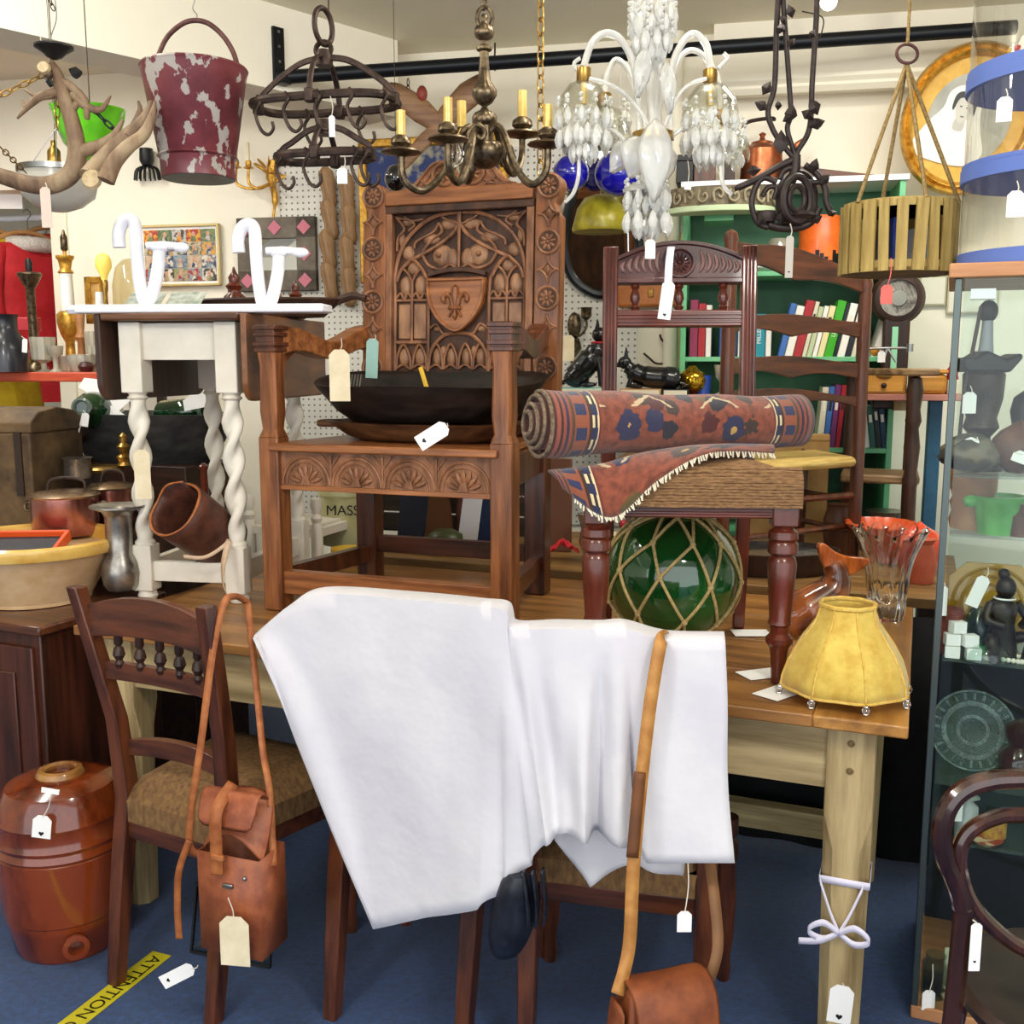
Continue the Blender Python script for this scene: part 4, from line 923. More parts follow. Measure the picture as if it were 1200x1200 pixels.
# ================================================================ cream painted gateleg table with barley-twist legs
a, b = Z(170, 703, .762), Z(284, 703, .762); tw = (b-a).length
TM = FR(((a.x+b.x)/2, (a.y+b.y)/2, .762), -9); dz = lambda y: D(225, y, 2.83).z-.762
t = thing('gateleg_table', 'small gateleg table with cream barley-twist legs and brown drop leaves', 'table', TM)
def twist(x, y):
    m = MB(TM); z0, z1 = dz(630), dz(468); R_ = []
    for i in range(45):
        u = i/44; z = z0+(z1-z0)*u; tp = min(1, 6*u, 6*(1-u)); r = .021
        R_.append([(x+(r+.0095*tp*cos(2*(a-u*11.5)))*cos(a), y+(r+.0095*tp*cos(2*(a-u*11.5)))*sin(a), z) for a in [2*PI*k/16 for k in range(16)]])
    m.loft(R_); m.obj('twist_leg', cream, t, 60)
    m = MB(TM); m.box(x-.028, x+.028, y-.028, y+.028, dz(690), dz(637)); m.obj('foot_block', cream, t, bev=.003)
    MB(TM @ TR(x, y, 0)).lathe([(.001, 0), (.024, 0), (.028, .01), (.022, dz(690))], 16).obj('bun_foot', cream, t)
    m = MB(TM); m.box(x-.031, x+.031, y-.031, y+.031, dz(460), dz(378)); m.obj('leg_block', cream, t, bev=.003)
    MB(TM @ TR(x, y, 0)).lathe([(.02, dz(469)), (.029, dz(466)), (.022, dz(463)), (.028, dz(459))], 16).obj('collar', cream, t)
    MB(TM @ TR(x, y, 0)).lathe([(.028, dz(637)), (.028, dz(634)), (.02, dz(630))], 16).obj('collar', cream, t)
TDp = .46
for x in (-tw/2, tw/2):
    for y in (0, TDp): twist(x, y)
MB(TM).box(-tw/2+.03, tw/2-.03, -.014, .014, dz(422), dz(379)).obj('apron', cream, t, bev=.002)
MB(TM).box(-tw/2+.03, tw/2-.03, TDp-.014, TDp+.014, dz(422), dz(379)).obj('apron', cream, t)
MB(TM).box(-tw/2+.026, tw/2-.026, -.012, .012, dz(679), dz(656)).obj('stretcher', cream, t, bev=.002)
for x in (-tw/2, tw/2):
    MB(TM).box(x-.012, x+.012, .028, TDp-.028, dz(679), dz(656)).obj('stretcher', cream, t, bev=.002)
    MB(TM).box(x-.012, x+.012, .028, TDp-.028, dz(420), dz(379)).obj('apron', cream, t)
gw = mat('worn_brown_top', '#4a2a1c', '#7a5236', .45, 0, 5, WX, .1)
zt_ = dz(377)
MB(TM).box(-tw/2-.06, tw/2+.055, -.07, TDp+.1, zt_, zt_+.02).obj('table_top', gw, t, bev=.006)
for s, mt in ((-1, mat('leaf_dark', '#33201a', '#553a2c', .5, 0, 5, WZ, .1)), (1, mat('leaf_brown', '#5c3218', '#8c5a30', .4, 0, 5, (3, .6, 3), .1, coat=.2))):
    x = s*(tw/2+.055) if s > 0 else -(tw/2+.06); n = 14
    pl = [(-.065, 0)]+[(-.065+.05*(1-cos(a)), -.18-.05*sin(a)) for a in [PI/2*k/5 for k in range(6)]]+[(TDp+.09-.05*(1-cos(a)), -.18-.05*sin(a)) for a in [PI/2*(5-k)/5 for k in range(6)]]+[(TDp+.09, 0)]
    MB(TM).prism(pl, -.009, .009, TR(x+s*.012, 0, zt_+.018) @ RZ(90)).obj('drop_leaf', mt, t, bev=.004)
price_tag('buff luggage tag tied to the cream barley-twist leg', 167, 556, 2.76, 19, 58, 0, (170, 524), mt=buff)
# rolled leather gaiter on the stretcher
pa, pb = D(203, 598, 2.70), D(262, 640, 2.86)
t = thing('leather_gaiter', 'rolled dark brown leather gaiter resting on the gateleg table stretcher', 'leather roll', FR(pa))
ax = (pb-pa).normalized(); u_ = (V((0, 0, 1))-ax*ax.z).normalized(); v_ = ax.cross(u_); P = []
gl = mat('gaiter_leather', '#3a1e14', '#64382a', .5, 0, 20, bump=.3)
for i in range(41):
    a = -.6+2*PI*1.12*i/40; r = .078-.006*i/40+.012*max(0, cos(a-.6))**8; P.append([pa+ax*(.22*j/6-(.02 if j == 0 and i > 34 else 0))+u_*r*cos(a)*(1-.06*j/6)+v_*r*sin(a)*(1-.06*j/6) for j in range(7)])
MB().grid(P).obj('roll', gl, t, 70, solid=.004)
strap('edge_binding', [p[0] for p in P[::4]], .007, leather, t, .005, face=(0, 0, 1))
strap('tie_strap', [D(215, 652, 2.70), D(240, 653, 2.70), D(262, 640, 2.71), D(268, 632, 2.74)], .010, rawl, t, .002)
strap('tie_strap', [D(268, 634, 2.72), D(262, 660, 2.66), D(262, 685, 2.5), D(268, 700, 2.25)], .016, rawl, t, .002)
# upturned white painted bracket shelf on top of the gateleg table
wz = .762+zt_+.0205
q0, q1 = D(84, 358, 2.80), D(388, 371, 2.80); wy_ = 2.79
t = thing('white_bracket', 'upturned white painted board with two curled iron brackets on the gateleg table', 'shelf bracket', FR((q0.x, wy_, wz)))
WB = FR(((q0.x+q1.x)/2, wy_, wz), -5); wl_ = (q1-q0).length/2
MB(WB).box(-wl_+.02, wl_, -.05, .05, 0, .022).obj('board', whitep, t, bev=.005); MB(WB).lathe([(.02, 0), (.026, .01), (.02, .022)], 12, TR(-wl_+.0, 0, 0)).obj('board_knob', whitep, t)
def ribbon3(pts, w, th, name):
    return MB().tube(spline(pts, 6), th*.85, 12, flat=1.0).obj(name, whitep, t, 60)
for ox, oy in ((0, 0), (140, 6)):
    g = lambda x, y, d=2.78: D(x+ox, y+oy, d)
    ribbon3([g(140, 290), g(139, 275), g(143, 262), g(151, 257), g(158, 263), g(160, 290), g(163, 325), g(168, 350), g(174, 352), g(180, 340), g(186, 310), g(187, 285)], .03, .02, 'scroll')
    MB().tube([g(172, 288), g(190, 287), g(212, 289)], .010, 10).obj('rod', whitep, t)
    MB(FR(g(212, 290))).ball((0, 0, 0), (.022, .014, .013), 12, 8).obj('rod_knob', whitep, t)
    MB(FR(g(187, 290))).ball((0, 0, 0), (.024, .02, .016), 12, 8).obj('rod_knob', whitep, t)
# ================================================================ bentwood chair in the bottom right corner
def c7(x, y, d): return D(950+x/3.43, 850+y/3.43, d)
bent = mat('bentwood', '#22100c', '#45241a', .15, 0, 6, WZ, coat=.7)
scn_ = Z(1285, 1168, .45); BT = FR((scn_.x, scn_.y, 0), 0)
t = thing('bentwood_chair', 'dark glossy bentwood chair with double looped back', 'chair', BT)
d0 = 1.42; xc = 857+260
out = [(570, 1330), (600, 900), (608, 720), (575, 610), (545, 540), (527, 440), (548, 340), (605, 268), (700, 228), (857, 215)]
inn = [(xc-30, 965), (857, 900), (720, 800), (640, 700), (602, 590), (602, 490), (645, 420), (740, 372), (857, 360)]
O = [c7(x, y, d0) for x, y in out]; O += [c7(2*xc-x, y, d0) for x, y in out[::-1]]
O[0] = V((O[0].x-.02, d0+.0, .0)); O[-1] = V((O[-1].x+.02, d0, .0))
MB().tube(spline(O, 8), .0145, 10).obj('outer_hoop', bent, t)
I_ = [c7(x, y, d0) for x, y in inn]; I_ += [c7(2*xc-x, y, d0) for x, y in inn[::-1][0:]]
MB().tube(spline(I_, 8), .0115, 10).obj('inner_hoop', bent, t)
MB(BT @ TR(0, 0, .45)).lathe([(.001, -.03), (.17, -.03), (.2, -.022), (.205, -.005), (.19, .004), (.17, .0), (.001, -.004)], 40).obj('seat', mat('bentwood_seat', '#1a100e', '#33221c', .35, 0, 8, bump=.1), t)
for s in (-1, 1): MB(BT).tube([(s*.13, .14, .43), (s*.17, .19, 0)], [.016, .012], 10).obj('front_leg', bent, t)
MB(BT).tube([(.14*cos(a), .14*sin(a), .2) for a in [2*PI*k/28 for k in range(28)]], .008, 8, True).obj('ring_stretcher', bent, t)
price_tag('white price tag with a heart hanging on the bentwood chair', 1143, 1110, d0-.03, 13, 60, 0, (1140, 1078), hrt=-.3)
# ================================================================ glass display cabinet
KB = FR((.872, 2.06, 0), -23); CWd, CDp = .58, .42
alum = mat('aluminium', '#5c6664', rough=.35, metal=.8); cabg = thin_glass('cabinet_glass', '#f5faf8', 0)
t = thing('display_cabinet', 'tall glass display cabinet full of curios with wooden plinth and top', 'cabinet', KB)
zc = lambda y: D(1105, y, 2.07).z
topz = D(1115, 326, 2.06).z
wplum = mat('cabinet_wood', '#a06a44', '#c48e60', .5, 0, 4, WX)
MB(KB).box(0, CWd, 0, CDp, 0, .03).obj('plinth', wplum, t, bev=.003)
MB(KB).box(-.012, CWd, -.012, CDp, topz, topz+.028).obj('top_board', wplum, t, bev=.003)
for x in (0.0, CWd-.014):
    for y in (0, CDp-.014): MB(KB).box(x, x+.014, y, y+.014, .03, topz).obj('corner_post', alum, t, bev=.002)
MB(KB).box(.018, CWd-.018, .006, .011, .03, topz).obj('front_pane', cabg, t)
MB(KB).box(.006, .011, .018, CDp-.018, .03, topz).obj('side_pane', cabg, t)
MB(KB).box(CWd-.011, CWd-.006, .018, CDp-.018, .03, topz).obj('side_pane', cabg, t)
MB(KB).box(.018, CWd-.018, CDp-.010, CDp-.005, .03, topz).obj('back_pane', cabg, t)
MB(KB).box(.018, CWd-.018, CDp-.016, CDp-.011, .03, .80).obj('back_board', mat('dark_backing', '#14161c', rough=.7), t)
MB(KB).box(.03, .075, .02, .05, topz-.04, topz-.02).obj('lamp_strip', mat('lamp_plastic', '#f2f2f2'), t)
shg = mat('shelf_glass', '#bfe0d0', rough=.03, trans=.9, ior=1.3, alpha=.55)
SH = [zc(556), .81, zc(915), ]
def shelf(z, y0=.02): MB(KB).box(.02, CWd-.02, y0, CDp-.018, z-.006, z).obj('glass_shelf', shg, t)
for z in SH: shelf(z)
ZB = 1.045; shelf(ZB, .2)
def inC(x, y, z): return KB @ V((lx_(x, y, z), y, z))
def lx_(x, y, z):           # pixel column -> cabinet x at depth y
    if x < 2: return x
    a, b = -.2, .8
    for _ in range(30):
        m_ = (a+b)/2; q = KB @ V((m_, y, z))-EYEV; u = 600+1200*q.x/q.dot(FW)
        if u < x: a = m_
        else: b = m_
    return a
def curio(name, label, cat, x, y, z, prof, mt, n=20, sx=1, sy=1, yaw=0, flute=0, nf=8, parts=()):
    M = FR(inC(x, y, z), yaw) @ SC(sx, sy, 1)
    if parts:
        t = thing(name, label, cat, FR(inC(x, y, z), yaw)); MB(M).lathe(prof, n, None, 0, flute, nf).obj('body', mt, t, 50); 
        for pn, fn, pm in parts: m = MB(FR(inC(x, y, z), yaw)); fn(m); m.obj(pn, pm, t, 50)
        return t
    return tag(MB(M).lathe(prof, n, None, 0, flute, nf).obj(name, mt, None, 50), label, cat)
grn = mat('uranium_glass', '#3fae3a', '#7ade6c', .15, 0, 12, coat=.5, trans=.3)
bronze = mat('dark_bronze', '#1c1714', '#3e352e', .35, .5, 30, bump=.3)
stone = mat('mottled_stone', '#2c2a24', '#6c6656', .6, 0, 25, bump=.6, c3='#47402f', kind='voronoi')
brownp = mat('brown_pot', '#4a2416', '#6e3a24', .5, 0, 20)
def lump(name, label, cat, x, y, z, r, mt, seed):
    rn = random.Random(seed); M = FR(inC(x, y, z)); ph = [rn.uniform(0, 6) for _ in range(4)]; rings = []
    for j in range(9):
        a = -PI/2+PI*j/8; q = max(.01, cos(a)); rings.append([(r[0]*q*(1+.22*sin(3*k+ph[0]+j))*cos(k), r[1]*q*(1+.2*sin(2*k+ph[1]))*sin(k), r[2]*(1+sin(a))*(1+.1*sin(4*k+ph[2]))) for k in [2*PI*i/16 for i in range(16)]])
    return tag(MB(M).loft(rings).obj(name, mt, None, 60), label, cat)
z1 = SH[0]
# top shelf
M = FR(inC(1146, .14, z1)); t = thing('carved_figure', 'dark carved figure with a broad flat headdress and tall grey horn in the cabinet', 'figurine', M)
MB(M).lathe([(.001, 0), (.05, 0), (.04, .03), (.022, .05), (.02, .07), (.036, .09), (.03, .11), (.04, .15), (.042, .2), (.03, .215)], 16).obj('body', bronze, t)
MB(M).prism([(-.058, .215), (-.05, .205), (.04, .205), (.065, .235), (.06, .245), (.03, .232), (-.01, .25), (-.035, .235), (-.06, .235)], -.035, .035).obj('headdress', blackp, t, bev=.008)
MB(M).lathe([(.016, .24), (.013, .27), (.01, .32)], 12).obj('horn', mat('grey_horn', '#8f9296', rough=.5), t)
MB(M).ball((0, 0, .33), (.02, .018, .024), 10, 7).obj('horn_tip', blackp, t)
MB(M).tube([(-.05, -.01, .02), (-.045, -.01, .15), (-.02, -.01, .34)], .004, 6).obj('spear', darkwood, t)
lump('rock_specimen', 'mottled green-brown mineral lump below the carved figure', 'rock', 1138, .06, z1, (.06, .045, .038), stone, 1)
lump('rock_specimen', 'reddish brown mineral lump beside the carved figure', 'rock', 1192, .08, z1, (.05, .04, .05), mat('red_stone', '#3a201a', '#6c4434', .5, 0, 25, bump=.5), 2)
curio('bronze_bust', 'black bronze bust with round head on the top cabinet shelf', 'figurine', 1194, .25, z1, [(.001, 0), (.04, 0), (.045, .05), (.02, .09), (.026, .12), (.02, .15), (.001, .165)], blackp)
# back shelf
curio('wooden_tub', 'orange-brown wooden tub on the back cabinet shelf', 'tub', 1138, .31, ZB, [(.001, 0), (.046, 0), (.05, .02), (.044, .04), (.05, .06), (.044, .075), (.05, .09), (.05, .15), (.001, .15)], mat('orange_wood', '#8c542c', '#c08850', .4, 0, 6), 20)
def ears(m):
    for s in (-1, 1): m.ball((s*.062, 0, .072), (.018, .012, .014), 10, 6)
curio('green_glass_bowl', 'bright green glass bowl with two ear handles', 'bowl', 1168, .25, ZB, [(.001, 0), (.038, 0), (.042, .02), (.05, .07), (.056, .085), (.05, .085), (.04, .03), (.001, .015)], grn, 40, 1.05, 1, 0, .03, 10, (('handle', ears, grn),))
curio('brown_bottle', 'small brown bottle next to the green glass bowl', 'bottle', 1197, .23, ZB, [(.001, 0), (.025, 0), (.027, .045), (.01, .055), (.01, .07), (.001, .07)], brownp)
# main shelf
am = mat('amber_glass', '#b88a2c', '#d8b04c', .08, 0, 5, trans=.55, coat=.5)
PM = KB @ TR(lx_(1162, .17, .9), .17, .812) @ RX(-8); t = thing('amber_plate', 'amber pressed glass plate with cut corners standing behind the bronze figure', 'plate', PM)
c_ = .035; W_ = .088
MB(PM).prism([(-W_, c_), (-W_+c_, 0), (W_-c_, 0), (W_, c_), (W_, 2*W_-c_), (W_-c_, 2*W_), (-W_+c_, 2*W_), (-W_, 2*W_-c_)], -.003, .003).obj('plate', am, t, bev=.001)
for r in (.078, .06, .042): MB(PM).tube([(r*cos(a), -.004, W_+r*sin(a)) for a in [2*PI*k/36 for k in range(36)]], .004, 6, True).obj('moulded_ring', am, t)
FMx = FR(inC(1172, .075, .811), 10); t = thing('bronze_figure', 'dark bronze seated figure with a topknot in front of the amber plate', 'figurine', FMx)
m = MB(FMx)
m.tube([(0, 0, .0), (.0, 0, .03), (.0, 0, .07), (-.005, 0, .11), (-.003, 0, .13)], [.034, .03, .024, .032, .012], 12); m.ball((0, -.004, .148), (.02, .02, .024), 12, 8); m.ball((-.004, 0, .176), (.012, .012, .012), 8, 6)
for s in (-1, 1):
    m.tube(spline([(s*.03, 0, .115), (s*.045, -.012, .085), (s*.02, -.035, .075)], 4), .009, 8); m.tube(spline([(s*.018, -.005, .04), (s*.045, -.03, .045), (s*.035, -.035, .0)], 4), .012, 8)
m.obj('body', bronze, t, 60); MB(FMx).tube([(.02*cos(a), -.002+.02*sin(a), .126) for a in [2*PI*k/16 for k in range(16)]], .002, 5, True).obj('white_collar', paper, t)
curio('brown_vase', 'matt red-brown cylinder vase at the corner of the cabinet', 'vase', 1111, .06, .811, [(.001, 0), (.022, 0), (.025, .04), (.026, .09), (.022, .098), (.001, .098)], mat('red_brown_pot', '#5a2820', '#7a3a2e', .8, 0, 60, bump=.3))
curio('dark_green_bowl', 'dark green stone bowl standing on its side behind the glass dome', 'bowl', 1148, .13, .811, [(.001, 0), (.038, .0), (.042, .03), (.035, .06), (.02, .09), (.001, .092)], mat('green_marble', '#18241f', '#3c524a', .2, 0, 20, coat=.4))
curio('glass_dome', 'low clear glass dome over green chips on the main cabinet shelf', 'glass dome', 1152, .06, .811, [(.055, 0), (.054, .014), (.044, .03), (.026, .04), (.001, .044)], thin_glass('dome_glass', '#e8f4ee', .6), 28)
lump('green_chips', 'heap of bright green glass chips under the glass dome', 'glass chips', 1145, .06, .812, (.022, .02, .012), mat('green_chips', '#1f8a3a', '#4cc468', .2, 0, 90, bump=.8, kind='voronoi'), 5)
t = thing('pearl_necklace', 'string of cream pearls lying by the glass dome', 'necklace', FR(inC(1180, .04, .812)))
for k in range(26):
    a = 2*PI*k/26; MB(FR(KB @ V((lx_(1178, .05, .81)+.04*cos(a), .05+.022*sin(a)+.006*sin(3*a), .816)))).ball((0, 0, 0), .0055, 8, 6).obj('pearl', mat('pearl', '#e8e2d0', rough=.2, coat=.5), t)
for k, (x, y, z, lb) in enumerate(((.038, .028, 0, 'lowest of the boxes by the corner post'), (.078, .03, 0, 'lowest of the boxes beside the glass dome'), (.036, .03, .026, 'second up by the corner post'), (.07, .032, .026, 'upper one beside the brown vase'), (.045, .034, .052, 'topmost of its stack'))):
    tag(MB(FR(inC(x, y, .812+z*1.0), -20+7*k)).box(-.0145, .0145, -.012, .012, 0, .0245).obj('ring_box', paper, bev=.001), 'tiny white card box in the cabinet, '+lb, 'box', 'tiny white card boxes')
price_tag('white price tag hung on the red-brown cylinder vase', 1104, 704, 2.075, 12, 36, 0, (1105, 680))
price_tag('white price tag hung from the bronze figure neck', 1146, 693, 2.07, 16, 38, 22, (1158, 665))
price_tag('white price tag in front of the carved figure', 1136, 472, 2.10, 16, 25, 0, (1137, 452))
price_tag('white price tag on the mottled mineral lump', 1138, 523, 2.07, 20, 20, 22, (1145, 512))
price_tag('white price tag on the reddish mineral lump', 1197, 536, 2.03, 22, 14, 20, (1188, 530))
# lower shelf
z3 = SH[2]
PM = KB @ TR(lx_(1137, .10, z3), .10, z3+.002) @ RX(-14); t = thing('cut_glass_plate', 'round engraved clear glass plate standing on the lower cabinet shelf', 'plate', PM)
etched = mat('etched_glass', '#8fa09a', '#5c6a66', .3, 0, 60, alpha=.55)
MB(PM).lathe([(.001, 0), (.085, 0), (.088, .004), (.084, .006), (.001, .003)], 48, TR(0, 0, .088) @ RX(90)).obj('plate', shg, t)
for r, w in ((.085, .002), (.058, .006), (.03, .004)): MB(PM).tube([(r*cos(a), -.006, .088+r*sin(a)) for a in [2*PI*k/48 for k in range(48)]], w, 6, True, .4).obj('engraved_ring', etched, t)
for k in range(24):
    a = 2*PI*k/24; MB(PM).tube([(.066*cos(a), -.0055, .088+.066*sin(a)), (.08*cos(a), -.0055, .088+.08*sin(a))], .003, 5).obj('cut_ray', etched, t)
curio('ruby_bottle', 'round dark ruby glass bottle beside the engraved plate', 'bottle', 1192, .08, z3, [(.001, 0), (.03, 0), (.042, .03), (.04, .06), (.02, .08), (.03, .1), (.03, .125), (.001, .14)], mat('ruby_glass', '#1c0506', '#3c0a0c', .05, 0, 5, coat=.8))
z4 = D(1130, 985, 2.06).z; MB(KB).box(.02, CWd-.02, .02, CDp-.018, z4-.006, z4).obj('glass_shelf', shg, WT) if False else None
CAB_T = bpy.data.objects['display_cabinet']; MB(KB).box(.02, CWd-.02, .02, CDp-.018, z4-.006, z4).obj('glass_shelf', shg, CAB_T)
curio('scent_bottle', 'square glass scent bottle with silver collar and stopper', 'bottle', 1131, .06, z4, [(.001, 0), (.024, 0), (.024, .07), (.012, .08), (.012, .085), (.026, .09), (.012, .097), (.009, .12), (.001, .122)], mat('silvered_glass', '#c8d0cc', rough=.1, trans=.4, coat=.6), 8)
def lab(m): m.lathe([(.0262, .008), (.0262, .045)], 20)
curio('label_jar', 'small jar with yellow printed label behind the bentwood back', 'jar', 1163, .07, z4, [(.001, 0), (.025, 0), (.026, .05), (.018, .058), (.018, .066), (.001, .066)], mat('olive_glass', '#2a3018', rough=.1), 20, parts=(('paper_label', lab, mat('label_yellow', '#c8a440', '#9c5a2c', .6, 0, 60)),))
curio('red_dish', 'small cream and red patterned dish behind the bentwood back', 'dish', 1155, .04, z4, [(.001, 0), (.02, .0), (.034, .012), (.03, .012), (.001, .005)], mat('red_pattern', '#d8c8a0', '#a03a28', .4, 0, 50, ramp=(.48, .52)))
price_tag('pale price tag leaning on the scent bottle', 1120, 950, 2.05, 16, 26, 0, (1128, 935))
curio('glass_jar', 'clear glass jar at the bottom of the cabinet', 'jar', 1094, .06, .031, [(.001, 0), (.026, 0), (.028, .07), (.02, .085), (.022, .095), (.018, .095), (.018, .08), (.024, .065), (.022, .006), (.001, .006)], thin_glass('jar_glass', '#e4eeea', .6))
curio('cream_card', 'folded pale green card at the bottom of the cabinet', 'card', 1120, .10, .031, [(.03, 0), (.03, .10)], mat('pale_card', '#c8ccaa'), 4, 1, .1)
for k, (x, y) in enumerate(((1112, .045), (1127, .06), (1143, .05))):
    curio('china_flower', ['cream china flower ornament below the jar in the cabinet', 'yellow-centred china flower ornament low in the cabinet', 'broad china flower ornament at the plinth of the cabinet'][k], 'ornament', x, y, .031, [(.001, 0), (.012, 0), (.016, .012), (.006, .02), (.012, .03), (.001, .036)], mat('cream_china', '#d8c89c', '#e8dcc0', .25, 0, 60), 20, flute=.12, nf=5)
price_tag('pale blue price tag on the glass jar low in the cabinet', 1088, 1172, 2.05, 15, 25, 0, (1093, 1130))
# clear hat jars stacked on the cabinet
blu = mat('blue_band', '#5a72b8', rough=.55); acr = thin_glass('clear_acetate', '#f4f4f0', .5)
jc = KB @ V((.20, .20, 0)); JD = jc.y-.15; jr = .197
zj = lambda y: D(1150, y, jc.y).z
b0_ = topz+.0285
levels = [(b0_, zj(292), zj(216)), (zj(216)+.001, zj(192), zj(112)), (zj(112)+.001, zj(84), zj(2))]
prevtop = b0_
for k, (ya, yb, yc) in enumerate(((None, 292, 212), (209, 190, 102), (99, 78, -70))):
    z0 = prevtop+.0008; zb = zj(yb) if k else z0+.03; zt2 = zj(yc); lid = .028
    M = FR((jc.x, jc.y, 0)); lb = ['lowest clear display drum with blue bands standing on the glass cabinet', 'middle clear display drum with blue bands in the stack', 'top clear display drum with a white cap inside'][k]
    t = thing('display_drum', lb, 'display drum', FR((jc.x, jc.y, z0)), 'clear drums stacked on the cabinet')
    MB(M).lathe([(.001, z0), (jr+.004, z0), (jr+.004, zb), (jr-.002, zb), (jr-.002, z0+.004), (.001, z0+.004)], 56).obj('base_band', blu, t, 40)
    MB(M).lathe([(jr, z0+.006), (jr, zt2)], 56, cap=False).obj('clear_wall', acr, t, 40)
    MB(M).lathe([(jr+.002, zt2), (jr+.006, zt2), (jr+.006, zt2+lid), (.001, zt2+lid), (.001, zt2+lid-.003), (jr+.002, zt2+lid-.003)], 56).obj('lid_band', blu, t, 40)
    prevtop = zt2+lid
    if k == 0:
        tag(MB(FR((jc.x+.0, jc.y-.02, z0+.005))).lathe([(.06, 0), (.055, .04), (.045, .08), (.02, .1), (.001, .1)], 24).obj('felt_hat', mat('pale_felt', '#d8d2c4', rough=.9)), 'pale felt hat inside the lowest display drum', 'hat')
    if k == 1:
        tag(MB(FR((jc.x-.03, jc.y-.02, z0+.005))).lathe([(.13, 0), (.12, .006), (.07, .012), (.06, .05), (.03, .068), (.001, .07)], 24).obj('cream_hat', mat('cream_felt', '#cfc8ba', rough=.9)), 'cream brimmed hat inside the middle display drum', 'hat')
    if k == 2:
        M2 = FR((jc.x-.02, jc.y-.03, z0+.005)); t3 = thing('embroidered_hat', 'white embroidered cap inside the top display drum', 'hat', M2)
        MB(M2).lathe([(.12, 0), (.118, .02), (.1, .06), (.06, .085), (.001, .09)], 28).obj('crown', mat('white_felt', '#e6e2da', rough=.9), t3)
        for q in range(12): a = 2*PI*q/12; MB(M2).ball((.115*cos(a), .115*sin(a), .03+.012*(q % 2)), .009, 6, 4).obj('stitched_flower', mat(['flower_red', 'flower_blue', 'flower_ochre'][q % 3], ['#a83a34', '#3a4a9a', '#c09a3a'][q % 3]), t3)
price_tag('white price tag on the middle display drum', 1177, 128, jc.y-.1785, 17, 28, 0, (1179, 104), dt=jc.y-.176, yaw=-24)
price_tag('white price tag on the lowest display drum', 1190, 239, jc.y-.189, 19, 30, 0, (1192, 212), dt=jc.y-.18, yaw=-16)
# ================================================================ things hanging from the ceiling
def turned(name, label, cat, x, y, d, prof, mt, n=24, group=None, parent=None, pname=None, M2=None, **kw):
    """profile in pixels: (radius, height above base pixel y)"""
    p = D(x, y, d); k = mpp(x, y, d); M = FR(p)
    if M2: M = M @ M2
    m = MB(M); m.lathe([(r*k, h*k) for r, h in prof], n, **kw)
    if parent is not None: return m.obj(pname or name, mt, parent, 50)
    return tag(m.obj(name, mt, None, 50), label, cat, group)
def ptube(pts, d, r, mt, parent, name, n=8, sm=6, closed=False, **kw):
    """tube through pixels (x, y[, depth offset]); r in pixels (number or list per point)"""
    P = [D(p[0], p[1], d+(p[2] if len(p) > 2 else 0)) for p in pts]; k = mpp(pts[0][0], pts[0][1], d)
    S = spline(P, sm, closed)
    if isinstance(r, (list, tuple)):
        rr = []
        for i in range(len(S)):
            q = i/sm; a = int(q); f = q-a; a = min(a, len(r)-1); b = min(a+1, len(r)-1); rr.append((r[a]*(1-f)+r[b]*f)*k)
    else: rr = r*k
    return MB().tube(S, rr, n, closed, **kw).obj(name, mt, parent, 60)
def wire_up(x, y, d, parent, r=.0016, mt=None, name='hanging_wire'):
    p = D(x, y, d); MB().tube([p, V((p.x, p.y, CEIL))], r, 5).obj(name, mt or ironm, parent)
# ---- fire bucket
d = 2.6
redp = mat('flaked_red_paint', '#56242a', '#7a3a3e', .35, 0, 9, bump=.1)
def flake(m):
    nt = m.node_tree; N = nt.nodes; L = nt.links; b = N['Principled BSDF']; src = b.inputs['Base Color'].links[0].from_socket
    tc = N.new('ShaderNodeTexCoord'); mp = N.new('ShaderNodeMapping'); mp.inputs['Scale'].default_value = (17, 17, 12); L.new(tc.outputs['Object'], mp.inputs[0])
    n = N.new('ShaderNodeTexNoise'); n.inputs['Scale'].default_value = 1.3; n.inputs['Detail'].default_value = 4; n.inputs['Roughness'].default_value = .55; L.new(mp.outputs[0], n.inputs['Vector'])
    g = N.new('ShaderNodeValToRGB'); g.color_ramp.elements[0].position = .575; g.color_ramp.elements[1].position = .59; L.new(n.outputs['Fac'], g.inputs[0])
    mx = N.new('ShaderNodeMix'); mx.data_type = 'RGBA'; L.new(g.outputs[0], mx.inputs[0]); L.new(src, mx.inputs[6]); mx.inputs[7].default_value = hx('#a8a098'); L.new(mx.outputs[2], b.inputs['Base Color'])
flake(redp)
t = thing('fire_bucket', 'old metal fire bucket in flaking dark red paint hanging from the ceiling', 'bucket', FR(D(233, 212, d)))
turned('b', '', '', 233, 210, d, [(40, 0), (42, 0), (43, 25), (44, 26), (59, 118), (61, 122), (60, 124), (57, 122), (42, 27), (40, 8), (1, 8)], redp, 40, parent=t, pname='bucket_body')
turned('b', '', '', 233, 210, d, [(43, 22), (46, 24), (43, 27)], redp, 40, parent=t, pname='base_seam')
turned('b', '', '', 233, 210, d, [(1, -.6), (41, -.5), (41, -.2)], blackp, 40, parent=t, pname='bucket_bottom')
ptube([(180, 90), (184, 70), (195, 45), (212, 29), (228, 24), (245, 28), (262, 43), (274, 63), (280, 86)], d, 3, mat('rusty_iron', '#4a2a26', '#6e4a44', .6, .4, 30), t, 'bail_handle')
for x, y in ((180, 88), (281, 86)): MB(FR(D(x, y, d))).ball((0, 0, 0), (.008, .008, .016), 8, 6).obj('handle_ear', mat('rusty_iron'), t)
ptube([(228, 26), (231, 18), (226, 10), (228, 0), (230, -20)], d, .7, mat('steel'), t, 'wire_hook', 5); wire_up(230, -19, d, t, mt=mat('steel'))
